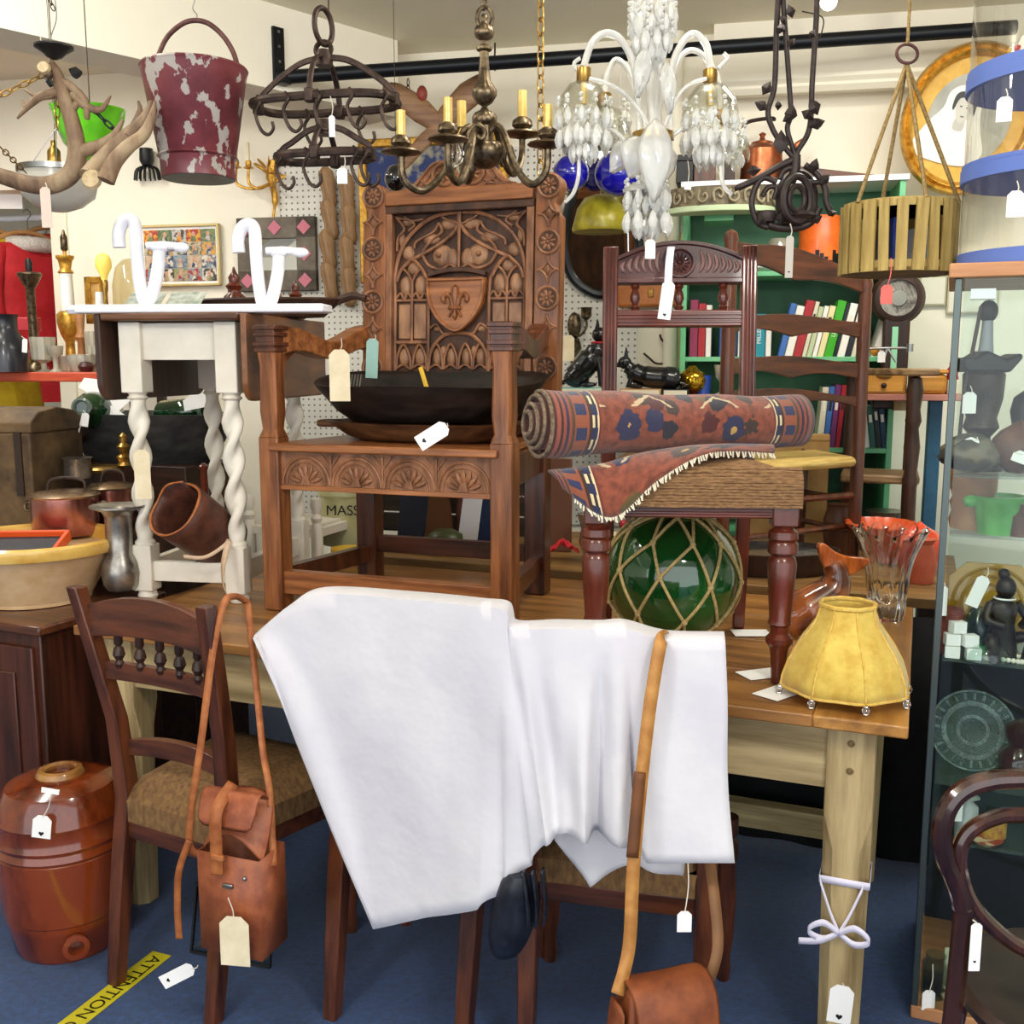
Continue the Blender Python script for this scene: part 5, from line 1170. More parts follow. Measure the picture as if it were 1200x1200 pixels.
# ---- antler chandelier
d = 2.5
ant = mat('antler', '#4e3828', '#a08a6c', .6, 0, 14, (1, 1, .4), .5, c3='#7c624a')
t = thing('antler_chandelier', 'antler chandelier with black ceiling cup and chains', 'chandelier', FR(D(70, 218, d)))
for pts, r in (([(-30, 196), (0, 206), (35, 216), (62, 216), (82, 205), (90, 185), (88, 158), (80, 128), (72, 104), (68, 88), (60, 74)], [8, 9, 10, 11, 11, 11, 10, 9, 8, 6, 4]),
               ([(104, 208, -.03), (118, 190), (140, 168), (160, 150), (174, 132), (178, 118)], [12, 11, 10, 8, 6, 2]),
               ([(124, 212, -.06), (134, 190, -.05), (150, 172, -.05), (168, 158, -.03), (177, 140, -.03), (182, 118, -.02)], [10, 9, 8, 7, 5, 1]),
               ([(150, 160, -.01), (160, 143), (164, 128), (162, 118)], [6, 5, 3, 1]), ([(92, 178), (112, 172), (132, 160), (144, 140)], [9, 7, 5, 1.5]),
               ([(82, 130), (90, 122), (97, 112)], [6, 4, 1]), ([(70, 108), (50, 112), (36, 122), (20, 139)], [6, 5, 4, 1]), ([(38, 120), (30, 125), (26, 117)], [3.5, 3, 1]), ([(62, 112), (45, 114), (28, 104)], [4, 3, 1]),
               ([(85, 110), (100, 124), (118, 128), (130, 112)], [5, 5, 4, 1]), ([(60, 90), (55, 84), (50, 78)], [5, 6, 6]), ([(74, 96), (86, 104), (100, 120), (102, 140)], [5, 5, 5, 3])):
    ptube(pts, d, r, ant, t, 'antler', 10)
for x, y, r, dd in ((106, 209, 10, -.055), (50, 78, 6.5, -.02)):
    k = mpp(x, y, d); MB(FR(D(x, y, d+dd)) @ RX(78)).lathe([(.001, 0), (r*k, 0), (r*1.2*k, -.008), (r*k, -.016)], 14).obj('burr', mat('antler_cut', '#a8906c', '#cbb790', .7, 0, 60), t)
turned('c', '', '', 64, 70, d, [(3, 0), (9, 3), (14, 8), (22, 13), (22, 15), (1, 15)], blackp, 24, parent=t, pname='ceiling_cup')
MB().tube([D(84, 86, d), D(88, 84, d), D(92, 88, d)], .012, 8).obj('lamp_holder', blackp, t); MB().tube([D(56, 97, d+.02), D(60, 95, d+.02)], .012, 8).obj('lamp_holder', blackp, t)
chain('c', D(55, 86, d), D(-10, 117, d-.1), .035, .012, .0017, brass, parent=t); chain('c', D(76, 96, d), D(150, 168, d+.05), .03, .012, .0022, blackp, parent=t)
chain('c', D(67, 112, d+.05), D(67, 150, d+.05), .03, .012, .0015, brass, parent=t); chain('c', D(0, 172, d-.05), D(30, 202, d+.1), .03, .012, .0017, brass, parent=t)
ptube([(60, 56), (60, 42), (66, 22), (64, -5)], d, .7, mat('steel'), t, 'wire_hook', 5); wire_up(64, -4, d, t)
ptube([(48, 55), (46, 30), (38, 12), (40, -5)], d, .5, string, t, 'cord', 5)
chain('c', D(58, -2, d), D(63, 12, d), .02, .009, .0014, ironm, parent=t)
price_tag('pinkish buff tag hanging from the antler chandelier', 54, 243, d-.03, 12, 46, 0, (53, 214), mt=mat('pink_card', '#d8c4b4'))
t = thing('opal_glass_lamp', 'shallow opal glass ceiling bowl with metal rim below the antlers', 'lamp', FR(D(70, 250, 2.75)))
turned('o', '', '', 70, 249, 2.75, [(1, 0), (10, 1), (26, 7), (40, 18), (43, 30), (42, 44), (40, 44), (40, 30), (24, 10), (1, 4)], mat('opal_glass', '#c8c4b4', '#dad6c8', .25, 0, 10, trans=.2), 40, parent=t, pname='glass_bowl')
turned('o', '', '', 70, 249, 2.75, [(41, 43), (44, 44), (44, 50), (38, 51), (38, 44)], mat('steel'), 40, parent=t, pname='metal_rim')
for x in (32, 66, 104): ptube([(x, 199), (66, 150)], 2.75, .5, mat('steel'), t, 'hanging_chain', 5, 2)
wire_up(66, 152, 2.75, t)
t = thing('lime_pendant', 'bright lime green glass lampshade hanging behind the antlers', 'lampshade', FR(D(105, 190, 2.95)))
lime = mat('lime_glass', '#4cac0a', '#78d82c', .2, 0, 10, coat=.5, sss=.2)
turned('g', '', '', 105, 189, 2.95, [(8, 0), (14, 4), (28, 20), (36, 40), (38, 52), (41, 58), (39, 58), (34, 40), (26, 22), (10, 6)], lime, 48, parent=t, pname='shade', flute=.03, nf=8)
turned('g', '', '', 118, 170, 3.06, [(4, 0), (20, 8), (28, 28), (30, 40), (27, 40), (18, 10)], lime, 40, parent=t, pname='inner_shade')
turned('g', '', '', 105, 178, 2.95, [(6, 0), (8, 6), (8, 12), (3, 16), (2, 60)], brass, 16, parent=t, pname='lamp_holder'); wire_up(105, 120, 2.95, t)
t = thing('brass_bell_lantern', 'small brown brass lantern hanging under the lime shade', 'lantern', FR(D(64, 196, 3.0)))
turned('g', '', '', 64, 196, 3.0, [(7, 0), (8, 2), (8, 18), (3, 24), (3, 30)], brass, 6, parent=t, pname='lantern_body'); ptube([(64, 166), (64, 150)], 3.0, .8, brass, t, 'hanger', 6, 2); wire_up(64, 151, 3.0, t, .001)
# ---- iron game racks
d = 2.55
def rack(label, cx, cy, rx, dep, arch, apex, hooks, top_ring):
    c = D(cx, cy, d); k = mpp(cx, cy, d); M = FR(c, -14); t = thing('iron_hook_rack', label, 'hook rack', M, 'wrought iron hook racks')
    X = rx*k; Y = dep; H_ = (cy-apex)*k; n = 40
    ring = [V((X*(abs(cos(a))**.6)*(1 if cos(a) > 0 else -1), Y*(abs(sin(a))**.6)*(1 if sin(a) > 0 else -1), 0)) for a in [2*PI*i/n for i in range(n)]]
    MB(M).tube(ring, .0085, 8, True, 1.2).obj('oval_band', ironm, t)
    for e in ((X, 0), (-X, 0), (0, Y), (0, -Y)):
        m = MB(M); pts = [(e[0], e[1], -.012), (e[0]*.97, e[1]*1.0, .02), (e[0]*.72, e[1]*.85, H_*.55), (e[0]*.35, e[1]*.5, H_*.9), (0, 0, H_)]
        m.tube(spline(pts, 6), .0075, 8, False, .6).obj('arched_strap', ironm, t); m = MB(M); m.box(e[0]-.011, e[0]+.011, e[1]-.011, e[1]+.011, -.016, .016); m.obj('rivet_block', ironm, t, bev=.004)
    for (u, s) in hooks:
        x = u*X; y = s*Y*(max(0, 1-abs(u)**3.3))**.3; h = MB(M)
        pts = [(x, y, .01), (x+.012, y-.008, -.005), (x-.004, y-.004, -.03), (x+.006, y, -.065), (x+.024, y, -.078), (x+.038, y, -.066), (x+.036, y, -.05)]
        h.tube(spline(pts, 5), .0042, 6).obj('hook', ironm, t)
    MB(M @ TR(0, 0, H_)).lathe([(.001, -.02), (.02, -.02), (.022, .0), (.016, .016), (.001, .018)], 14).obj('crown_boss', ironm, t)
    return t, M, H_
t, M, H_ = rack('large wrought iron hanging rack with S hooks and a big top ring', 381, 122, 86, .085, 0, 70, ((-.8, -1), (-.35, -1), (.1, -1), (.55, -1), (.95, -1), (-.5, 1), (.3, 1)), 1)
k = mpp(380, 60, d)
p = D(379, 58, d); MB().tube([p+V((9*k*cos(a), .01*sin(a), 10*k*sin(a))) for a in [2*PI*i/16 for i in range(16)]], .006, 8, True).obj('link', ironm, t)
p = D(379, 31, d); MB().tube([p+V((.012*cos(a)*-.3+9.5*k*cos(a), .03*cos(a), 20*k*sin(a))) for a in [2*PI*i/24 for i in range(24)]], .0065, 8, True).obj('top_ring', ironm, t)
wire_up(385, 14, d, t, .002)
t, M, H_ = rack('small wrought iron rack hung beneath the large one', 381, 184, 57, .06, 0, 150, ((-.85, -1), (-.2, -1), (.8, -1), (.95, -1)), 0)
ptube([(379, 156), (372, 142), (371, 124), (380, 110), (390, 112)], d, 2.6, ironm, t, 'hanger_hook')
price_tag('white price tag with long string on the large iron rack', 389, 148, d-.1, 7, 24, 0, (387, 112))
price_tag('white price tag on the small iron rack', 401, 206, d-.08, 12, 18, 0, (404, 184))
# ---- brass chandelier
d = 2.48
t = thing('brass_chandelier', 'aged brass candle chandelier with fluted baluster stem and scroll arms', 'chandelier', FR(D(568, 198, d)))
turned('s', '', '', 568, 198, d, [(1, 0), (8, 1), (18, 6), (24, 16), (24, 24), (20, 29), (10, 31), (9, 48), (14, 52), (14, 58), (12, 62), (5, 66), (3, 70), (9, 74), (14, 82), (14, 88), (10, 94), (7, 98), (6, 112), (5, 125), (5, 130), (9, 132), (9, 135), (4, 138), (4, 142), (10, 146), (11.5, 151), (10, 157), (4, 160), (3, 164), (4, 167), (3, 170), (1, 172)], abrass, 48, parent=t, pname='stem', flute=.035, nf=12)
p = D(568, 20, d); k = mpp(568, 20, d); MB().tube([p+V((9*k*cos(a), .004, 12*k*sin(a))) for a in [2*PI*i/20 for i in range(20)]], .005, 8, True).obj('ring', abrass, t)
chain('c', D(567, 10, d), V((D(567, 10, d).x, D(567, 10, d).y, CEIL)), .03, .016, .003, abrass, parent=t)
for i, (x, y, dd, hc) in enumerate(((470, 181, -.12, 28), (525, 166, -.2, 28), (642, 172, -.05, 26), (541, 172, .2, 30), (612, 160, .2, 30), (590, 190, -.22, 0))):
    if not hc: continue
    a = D(568, 168, d); e = D(x, y, d+dd); L_ = e-a
    pts = [a+V((0, 0, .02))+L_*.05, a+L_*.18+V((0, 0, .04)), a+L_*.32+V((0, 0, .02)), a+L_*.5+V((0, 0, -.05)), a+L_*.75+V((0, 0, -.085)), a+L_*.97+V((0, 0, -.055)), e]
    MB().tube(spline(pts, 6), .0085, 8).obj('scroll_arm', abrass, t)
    MB().tube(spline([pts[3], a+L_*.42+V((0, 0, -.005)), a+L_*.36+V((0, 0, -.035)), a+L_*.45+V((0, 0, -.06))], 5), .005, 6).obj('arm_curl', abrass, t)
    turned('s', '', '', x, y, d+dd, [(3, -4), (6, -2), (24, 2), (23, 4), (10, 4), (8, 8), (12, 12), (11, 18), (5, 22), (4, 24)], abrass, 28, parent=t, pname='drip_pan', flute=.02, nf=14)
    turned('s', '', '', x, y-22, d+dd, [(5.5, 0), (5.5, hc), (4, hc), (1, hc-3)], mat('gold_candle', '#c8a450', '#e0c67c', .3, .3, 20), 16, parent=t, pname='candle_sleeve')
for x, y, r in ((562, 158, 12), (538, 172, 8)):
    ptube([(x-r, y+14), (x-r, y-2), (x-r*.3, y-r), (x+r*.5, y-4), (x+r*.2, y+5), (x-r*.3, y+1)], d-.06, 3, abrass, t, 'scroll', 8)
t = thing('glass_pendant', 'clear faceted glass pendant under the brass chandelier', 'pendant', FR(D(533, 195, 2.36)))
turned('s', '', '', 533, 196, 2.36, [(1, 0), (9, 6), (11, 16), (6, 28), (1, 32)], crys, 6, parent=t, pname='drop', M2=SC(1, .5, 1)); ptube([(533, 165), (540, 150)], 2.36, .6, brass, t, 'hook', 5, 2)
# brass chain
p = D(633, 205, 2.75); tt = chain('brass_chain', p, V((p.x, p.y, CEIL)), .045, .02, .0024, brass, 'long brass chain hanging straight down beside the crystal chandelier', 'chain')
# ---- crystal chandelier
d = 2.4
cry = mat('crystal', '#fbfbf6', rough=.05, trans=.5, ior=1.5, spec=.9); cryc = mat('crystal_arm', '#fafaf6', rough=.05, trans=.62, ior=1.45)
t = thing('crystal_chandelier', 'crystal chandelier with glass arms, leaves and brass cups', 'chandelier', FR(D(765, 270, d)))
turned('s', '', '', 765, 235, d, [(4, 0), (12, 6), (14, 20), (24, 34), (27, 50), (22, 58), (10, 62), (8, 100), (11, 130), (9, 165), (12, 185), (6, 200), (4, 300)], cryc, 24, parent=t, pname='stem', flute=.05, nf=8)
turned('s', '', '', 765, 165, d, [(22, 0), (24, 1), (24, 9), (22, 10), (1, 10)], brass, 28, parent=t, pname='brass_collar')
turned('s', '', '', 772, 17, d, [(6, 0), (7, 1), (7, 10), (1, 10)], brass, 18, parent=t, pname='brass_cap'); turned('s', '', '', 770, 62, d, [(4, 0), (5, 1), (5, 8), (1, 8)], brass, 18, parent=t, pname='brass_cap')
wire_up(765, -40, d, t, .004, brass)
drop_pts = [(.0005, -.028), (.006, -.02), (.0085, -.010), (.005, .002), (.0005, .008)]
dm = MB(); dm.lathe(drop_pts, 6)
def shared_mesh(mb, name, mt):
    me = bpy.data.meshes.new(name); me.from_pydata([tuple(v) for v in mb.v], [], mb.f); me.materials.append(mt); return me
DROP = shared_mesh(dm, 'crystal_drop', cry); bm_2 = MB(); bm_2.ball((0, 0, 0), .0055, 6, 4); BEAD = shared_mesh(bm_2, 'crystal_bead', cry)
def put(me, name, p, parent, s=1.0, rz=0):
    o = bpy.data.objects.new(name, me); COL.objects.link(o); o.parent = parent; o.matrix_local = WM[parent.name].inverted() @ FR(p, rz) @ SC(s, s, s); return o
rn = random.Random(5)
def cluster(cx, cy, dd, rx, rows, nper, s=1.0, bead=True):
    k = mpp(cx, cy, d+dd); c = D(cx, cy, d+dd)
    for j, (rr, dy) in enumerate(rows):
        for i in range(nper):
            a = 2*PI*(i+.5*(j % 2))/nper; p = c+V((rr*k*cos(a), rr*k*sin(a), -dy*k)); put(DROP, 'crystal_drop', p, t, s*rn.uniform(.9, 1.25), rn.uniform(0, 60))
            if bead:
                for q in (1, 2): put(BEAD, 'crystal_bead', p+V((-.001*q, 0, .008+.011*q)), t, rn.uniform(.8, 1.1))
arms = [([(750, 168), (748, 120), (742, 75), (728, 47), (710, 39), (694, 50), (684, 78)], 0, 684, 80), ([(786, 165), (784, 110), (790, 70), (803, 46), (815, 40), (828, 54), (832, 80)], 0, 832, 82),
        ([(752, 165), (748, 120), (738, 85), (722, 70), (712, 88), (708, 110)], .2, 708, 110), ([(780, 165), (786, 100), (800, 64), (820, 62), (840, 90), (845, 130)], .18, 845, 130)]
for pts, dd, cx, cy in arms:
    ptube(pts, d+dd, 4.2 if not dd else 3.4, cryc, t, 'glass_arm', 10)
    turned('s', '', '', cx, cy+17, d+dd, [(7.5, 0), (8.5, 1), (8.5, 16), (7, 17), (1, 17)], brass, 20, parent=t, pname='brass_cup')
    turned('s', '', '', cx, cy+60, d+dd, [(32, 0), (33, 8), (29, 24), (18, 38), (8, 43), (7, 42), (17, 36), (28, 22), (31, 8)], thin_glass('bobeche_glass', '#f8f8f4', .8), 28, parent=t, pname='glass_bell', cap=False)
    turned('s', '', '', cx, cy+42, d+dd, [(4, 0), (4, 24)], mat('gold_candle'), 12, parent=t, pname='lamp_holder')
    if dd: cluster(cx, cy+44, dd, 30, ((28, -16), (20, 0), (25, 10)), 9, 1.0)
    else: cluster(cx, cy+54, dd, 30, ((30, 0), (22, 18), (30, 24), (14, 38)), 11, 1.1)
for pts, dd in (([(690, 92), (712, 98), (735, 112), (755, 138), (765, 160)], -.02), ([(828, 92), (810, 98), (795, 112), (782, 140), (772, 160)], -.02), ([(712, 150), (722, 155), (732, 164)], 0), ([(800, 150), (790, 158), (784, 165)], 0),
                ([(678, 172), (678, 205), (672, 226), (662, 237)], .0), ([(845, 165), (845, 200), (848, 218), (858, 228)], 0), ([(676, 82), (673, 74), (680, 68)], 0), ([(842, 80), (848, 74), (853, 68), (848, 62)], .1)):
    ptube(pts, d+dd, 2.4, cryc, t, 'glass_branch', 8)
def leaf(x, y, h, w, dd, rot=0):
    k = mpp(x, y, d); c = D(x, y, d+dd); M = FR(c) @ RY(rot); P = []
    for i in range(11):
        u = i/10; ww = w*k*sin(PI*u**.75)*.5+.002; row = []
        for j in range(9):
            v = -1+j/4; row.append((v*ww, -.012*(1-v*v)-.012*sin(PI*u)+.003*cos(v*9+u*14), -h*k*u))
        P.append(row)
    MB(M).grid(P).obj('glass_leaf', cryc, t, 60, solid=.004)
for a in ((768, 140, 92, 36, -.08, 0), (756, 160, 50, 44, -.02, 20), (756, 58, 54, 18, -.06, 8), (780, 75, 56, 16, -.06, -6), (742, 165, 45, 30, .02, 35)): leaf(*a)
cluster(765, 12, 0, 25, ((24, 0), (24, 14), (20, 30), (12, 40)), 9, 1.2)
for i in range(10):
    a = 2*PI*i/10
    for q in range(8): put(BEAD, 'crystal_bead', D(765, -4, d)+V((.05*cos(a), .05*sin(a), .012-q*.013)), t, 1.1)
cluster(758, 228, -.01, 25, ((24, 0), (18, 8), (25, 26), (12, 32)), 9, 1.25)
turned('s', '', '', 758, 226, d-.01, [(26, 0), (27, 4), (18, 10), (5, 13), (4, 12), (16, 8), (24, 3)], mat('frosted_glass', '#e8e8e0', rough=.3, trans=.5), 24, parent=t, pname='lower_dish', flute=.06, nf=10, cap=False)
price_tag('white price tag under the crystal chandelier', 762, 292, d-.05, 12, 22, 0, (763, 262))
# ---- blue glass globes on cords from the rail
bluegl = mat('cobalt_glass', '#0a0a78', '#1818b0', .05, 0, 5, coat=.9)
for lb, x, y, r, sq in (('small round cobalt blue glass globe hanging beside the carved crest', 669, 203, 21, 1), ('larger cobalt blue glass globe hanging in front of the oval mirror', 724, 204, 27, .98)):
    dd = 3.80; t = thing('cobalt_globe', lb, 'glass globe', FR(D(x, y+r, dd)), 'cobalt blue glass globes'); k = mpp(x, y, dd)
    M = FR(D(x, y, dd)); MB(M).lathe([(max(.001, r*k*cos(a)*(1+0)), r*k*sq*sin(a)) for a in [-PI/2+PI*i/18 for i in range(18)]], 36, None, 0, .015, 10).obj('glass_ball', bluegl, t, 60)
    turned('s', '', '', x, y-r+3, dd, [(6, 0), (6, 5), (2, 7), (1, 9)], abrass, 14, parent=t, pname='collar'); top = D(x, y-r-6, dd); rz = r0.z+(r1.z-r0.z)*((top.x-r0.x)/(r1.x-r0.x))
    MB().tube([top, V((top.x, r0.y+(r1.y-r0.y)*((top.x-r0.x)/(r1.x-r0.x)), rz-.0))], .0015, 5).obj('cord', string, t)
# ---- wrought iron vine holder
d = 2.35; c4 = lambda p: [(800+a[0]/3, a[1]/3)+tuple(a[2:]) for a in p]
vin = mat('vine_iron', '#241a18', '#3c302c', .5, .3, 40, bump=.2)
t = thing('iron_vine_hanger', 'wrought iron hanging holder with vine leaves and scrolls', 'hanging holder', FR(D(925, 265, d)))
for pts, r in (([(338, -30), (330, 100), (323, 300), (300, 390), (315, 450), (345, 500), (390, 555)], 3.4), ([(352, -30), (362, 120), (375, 300), (380, 400), (368, 450), (380, 500), (400, 555)], 3.2), ([(474, -30), (468, 100), (455, 300), (452, 400), (440, 470), (405, 530), (398, 560)], 3.4),
               ([(398, 545), (395, 600), (380, 640)], 6), ([(390, 560), (330, 590), (270, 625), (195, 660)], 4), ([(330, 640), (285, 625), (255, 660), (243, 720), (262, 780), (300, 800)], 3.6), ([(430, 580), (470, 610), (500, 660), (505, 710), (525, 755)], 4),
               ([(340, 630), (355, 600), (385, 590), (410, 610)], 3.4), ([(280, 690), (300, 660), (330, 660), (320, 700)], 3), ([(440, 640), (480, 640), (495, 620)], 3), ([(300, 790), (340, 800), (400, 800), (450, 780), (480, 730)], 5), ([(420, 40), (490, 60), (490, 110), (475, 140)], .8)):
    ptube(c4(pts), d, r, vin, t, 'iron_stem')
k = mpp(933, 233, d)
for rx, ry, dd, w in ((17, 25, -.03, .008), (23, 30, .03, .008), (10, 14, -.035, .006)):
    p = D(934, 233, d+dd); MB().tube([p+V((rx*k*cos(a), .01*cos(a), ry*k*sin(a))) for a in [2*PI*i/28 for i in range(28)]], w, 8, True).obj('scroll_ring', vin, t)
turned('s', '', '', 934, 262, d, [(1, 0), (16, 2), (22, 8), (20, 12), (1, 10)], vin, 20, parent=t, pname='drip_dish'); turned('s', '', '', 898, 262, d, [(1, 0), (10, 2), (13, 10), (11, 14), (1, 12)], vin, 16, parent=t, pname='drip_dish')
for x, y, s, a in ((295, 310, 9, 30), (275, 372, 9, -60), (380, 398, 11, 10), (372, 415, 8, 60), (460, 375, 11, -30), (472, 435, 10, 70), (345, 100, 7, 20), (378, 40, 8, -20), (250, 600, 9, 80), (462, 582, 9, 20), (345, 500, 14, 0), (440, 405, 9, 120), (500, 630, 8, 40), (335, 370, 6, 0), (382, 150, 6, 40), (352, 70, 6, -40), (455, 120, 6, 30), (280, 770, 9, 40), (350, 770, 9, 90), (420, 770, 9, 10), (470, 770, 8, 60), (190, 660, 5, 20), (525, 750, 6, 70)):
    kk = s*k; M = FR(D(800+x/3, y/3, d-.01)) @ RY(a)
    MB(M).loft([[(0, 0, -kk), (0, 0, -kk), (0, 0, -kk), (0, 0, -kk)], [(-.7*kk, -.004, -.2*kk), (0, -.010, -.2*kk), (.7*kk, -.004, -.2*kk), (0, .004, -.2*kk)], [(-.5*kk, -.003, .3*kk), (0, -.009, .3*kk), (.5*kk, -.003, .3*kk), (0, .004, .3*kk)], [(0, 0, kk)]*4]).obj('vine_leaf', vin, t)
for x in (912, 918, 957): wire_up(x, -8, d, t, .006, vin, 'iron_rod')
price_tag('grey slim price tag hanging from the iron vine holder', 925, 301, d-.05, 9, 48, 0, (926, 262), mt=mat('grey_card', '#b8b2a6'), hrt=-.36)
# ---- slatted basket on ropes
d = 2.35; bx, r_ = 1050, 64
slat = mat('bare_slat', '#8c7238', '#c0a662', .7, 0, 8, WZ, .2); bc_ = D(bx, 322, d); k = mpp(bx, 300, d)
t = thing('slatted_basket', 'round basket of bare wooden slats hanging on three ropes', 'basket', FR(bc_))
RR, HH = r_*k, 78*k
for z in (.10, .5, .97):
    MB(FR(bc_)).lathe([(RR-.008, HH*z-.009), (RR-.004, HH*z-.009), (RR-.004, HH*z+.009), (RR-.008, HH*z+.009), (RR-.008, HH*z-.009)], 40).obj('hoop', slat, t) if z != .5 else None
sm_ = MB(); sm_.box(-.0125, .0125, -.003, .003, 0, HH); SL = shared_mesh(sm_, 'slat', slat)
for i in range(22):
    a = 2*PI*i/22; o = bpy.data.objects.new('slat', SL); COL.objects.link(o); o.parent = t; o.matrix_local = RZ(math.degrees(a)) @ TR(0, -RR, 0) @ RY(rn.uniform(-2, 2)) @ SC(rn.uniform(.8, 1.15), 1, rn.uniform(.97, 1.03))
MB(FR(bc_)).lathe([(.001, 0), (RR-.003, 0), (RR-.003, .008), (.001, .008)], 36).obj('base_disc', mat('slat_base', '#5a4220', '#7c602e', .7, 0, 8), t)
ring_c = D(1063, 63, d); MB().tube([ring_c+V((12*k*cos(a), .005*sin(a), 11*k*sin(a))) for a in [2*PI*i/20 for i in range(20)]], .0035, 8, True).obj('iron_ring', mat('rusty_iron'), t)
ropb = mat('jute_rope', '#7a6238', '#a48a58', .9, 0, 150, bump=.6)
for a in (205, 275, 340, 90):
    e = bc_+V((RR*cos(math.radians(a)), RR*sin(math.radians(a)), HH)); MB().tube([ring_c+V((0, 0, -11*k)), e], .0045, 6).obj('rope', ropb, t)
MB().tube([ring_c+V((0, 0, 11*k)), V((ring_c.x, ring_c.y, CEIL))], .0035, 6).obj('rope', ropb, t)
price_tag('salmon red price tag on a string below the slatted basket', 1039, 345, d-.16, 14, 22, 0, (1044, 302), mt=mat('salmon_card', '#e0685c'), smt=mat('salmon_card'))
for i, (x, c, h) in enumerate(((-.02, '#2a4cae', .11), (.03, '#e8e4dc', .09))):
    tag(MB(FR(bc_+V((x, .0, .009)), 20*i)).box(-.008, .008, -.05, .05, 0, h).obj('paperback', mat('spine_%s' % c[1:], c), bev=.001), ['blue paperback standing in the slatted basket', 'white paperback standing in the slatted basket'][i], 'book')
# ================================================================ left background: stepped stand, pans, red shelf, lamps, coats
stand = mat('stand_wood', '#24130c', '#44281a', .5, 0, 5, WX)
t = thing('display_stand', 'dark stepped wooden stand behind the mixing bowl', 'stand', CAB @ TR(0, .46, 0))
MB(CAB).box(-.9, -.2, .46, .80, 0, .90).obj('lower_step', stand, t, bev=.004); MB(CAB).box(-.9, -.2, .80, 1.08, 0, 1.08).obj('upper_step', stand, t, bev=.004)
cop = mat('pink_copper', '#8c5650', '#b87c70', .22, .9, 12); tin = mat('pewter', '#75706a', '#a8a298', .3, .85, 25, bump=.1)
def pan(lb, x, y, d, r, h, handle):
    t = thing('copper_pan', lb, 'pan', FR(D(x, y, d)), 'lidded copper pans')
    turned('p', '', '', x, y, d, [(1, 0), (r*.97, 0), (r, 3), (r, h), (r-2, h), (r-3, 4), (1, 3)], cop, 36, parent=t, pname='pan_body')
    turned('p', '', '', x, y, d, [(r+2, h), (r+3, h+2), (r*.8, h+6), (1, h+8)], mat('worn_copper_lid', '#9a7c5e', '#c2a686', .25, .85, 15), 36, parent=t, pname='lid')
    ptube([(x-handle, y-h-7), (x-handle+3, y-h-18), (x, y-h-21), (x+handle-3, y-h-18), (x+handle, y-h-7)], d, 2, ironm, t, 'lid_handle')
    for s in (-1, 1): ptube([(x+s*r, y-h+8), (x+s*(r+10), y-h+8), (x+s*(r+10), y-h+16), (x+s*r, y-h+16)], d, 2, abrass, t, 'side_handle', 6, 4)
pan('wide pink copper pan with iron-handled lid beside the mixing bowl', 78, 625, 3.05, 37, 44, 22)
pan('second copper pan standing behind the wide copper pan', 132, 612, 3.22, 26, 40, 14)
turned('spittoon', 'pewter vase with wide flared rim in front of the copper pans', 'vase', 143, 690, 2.80, [(1, 0), (16, 0), (20, 6), (22, 20), (20, 32), (15, 42), (15, 85), (18, 92), (31, 97), (31, 99), (17, 95), (13, 86), (1, 80)], tin, 32)
M = FR(D(18, 575, 3.22), -12); t = thing('domed_trunk', 'small weathered brown trunk with worn lid', 'trunk', M @ TR(0, 0, .9006-M.translation.z)); tm = mat('worn_trunk', '#3c2c1c', '#6e5636', .7, 0, 10, bump=.4)
MB(M).box(-.17, .14, -.10, .16, .9006-M.translation.z, .19).obj('trunk_body', tm, t, bev=.006)
m = MB(M); m.prism([(-.13, 0), (.13, 0), (.13, .03), (.09, .062), (0, .075), (-.09, .062), (-.13, .03)], -.145, .175, TR(0, .03, .19) @ RZ(90)); m.obj('lid', tm, t, bev=.004)
MB(M).box(-.02, .02, -.108, -.1, .16, .2).obj('latch', ironm, t, bev=.003)
for x in (-.13, .1): MB(M).box(x-.012, x+.012, -.106, .165, -.001, .193).obj('strap', mat('trunk_strap', '#2c1c10'), t)
# big dark trough with green bottles
c = D(176, 549, 3.57); M = FR(c, -14); t = thing('wooden_trough', 'large dark wooden trough holding green bottles on the stepped stand', 'trough', M); rings = []
for k_, z in ((.02, 0), (.62, 0), (.84, .10), (.98, .185), (1, .195), (.95, .195), (.8, .10), (.55, .02), (.02, .015)): rings.append([(.34*k_*cos(a), .17*k_*sin(a), z) for a in [2*PI*i/36 for i in range(36)]])
MB(M).loft(rings).obj('trough_body', mat('trough_grey', '#1c1b1c', '#3a3836', .6, 0, 10, (1, 3, 3), .3), t)
botg = mat('dark_green_bottle', '#06200e', '#0f3c1a', .05, 0, 5, coat=.9)
def bottle(lb, x, y, d, yaw, pitch, s):
    M = FR(D(x, y, d), yaw) @ RX(pitch) @ SC(s, s, s); t = thing('green_bottle', lb, 'bottle', FR(D(x, y, d), yaw), 'dark green glass bottles')
    MB(M).lathe([(.001, -.12), (.05, -.115), (.062, -.1), (.062, .03), (.05, .07), (.024, .1), (.024, .135)], 24).obj('bottle_body', botg, t); MB(M).lathe([(.02, .128), (.03, .13), (.03, .142), (.022, .145), (.018, .14), (.018, .12)], 24).obj('lip', mat('bottle_lip', '#5c6a60', rough=.15), t)
bottle('fat green bottle with its neck pointing forward in the trough', 112, 482, 3.5, 5, 82, 1.05)
bottle('green bottle lying along the trough behind the twist leg', 212, 484, 3.58, 60, 85, .8)
price_tag('white price label tied to the green bottle neck', 100, 492, 3.33, 8, 16, 10, (97, 481), smt=paper); ptube([(97, 484), (88, 525)], 3.33, .9, paper, thing('paper_ribbon', 'thin white paper ribbon hanging from the green bottle', 'ribbon', FR(D(90, 525, 3.22))), 'ribbon', 5, 2)
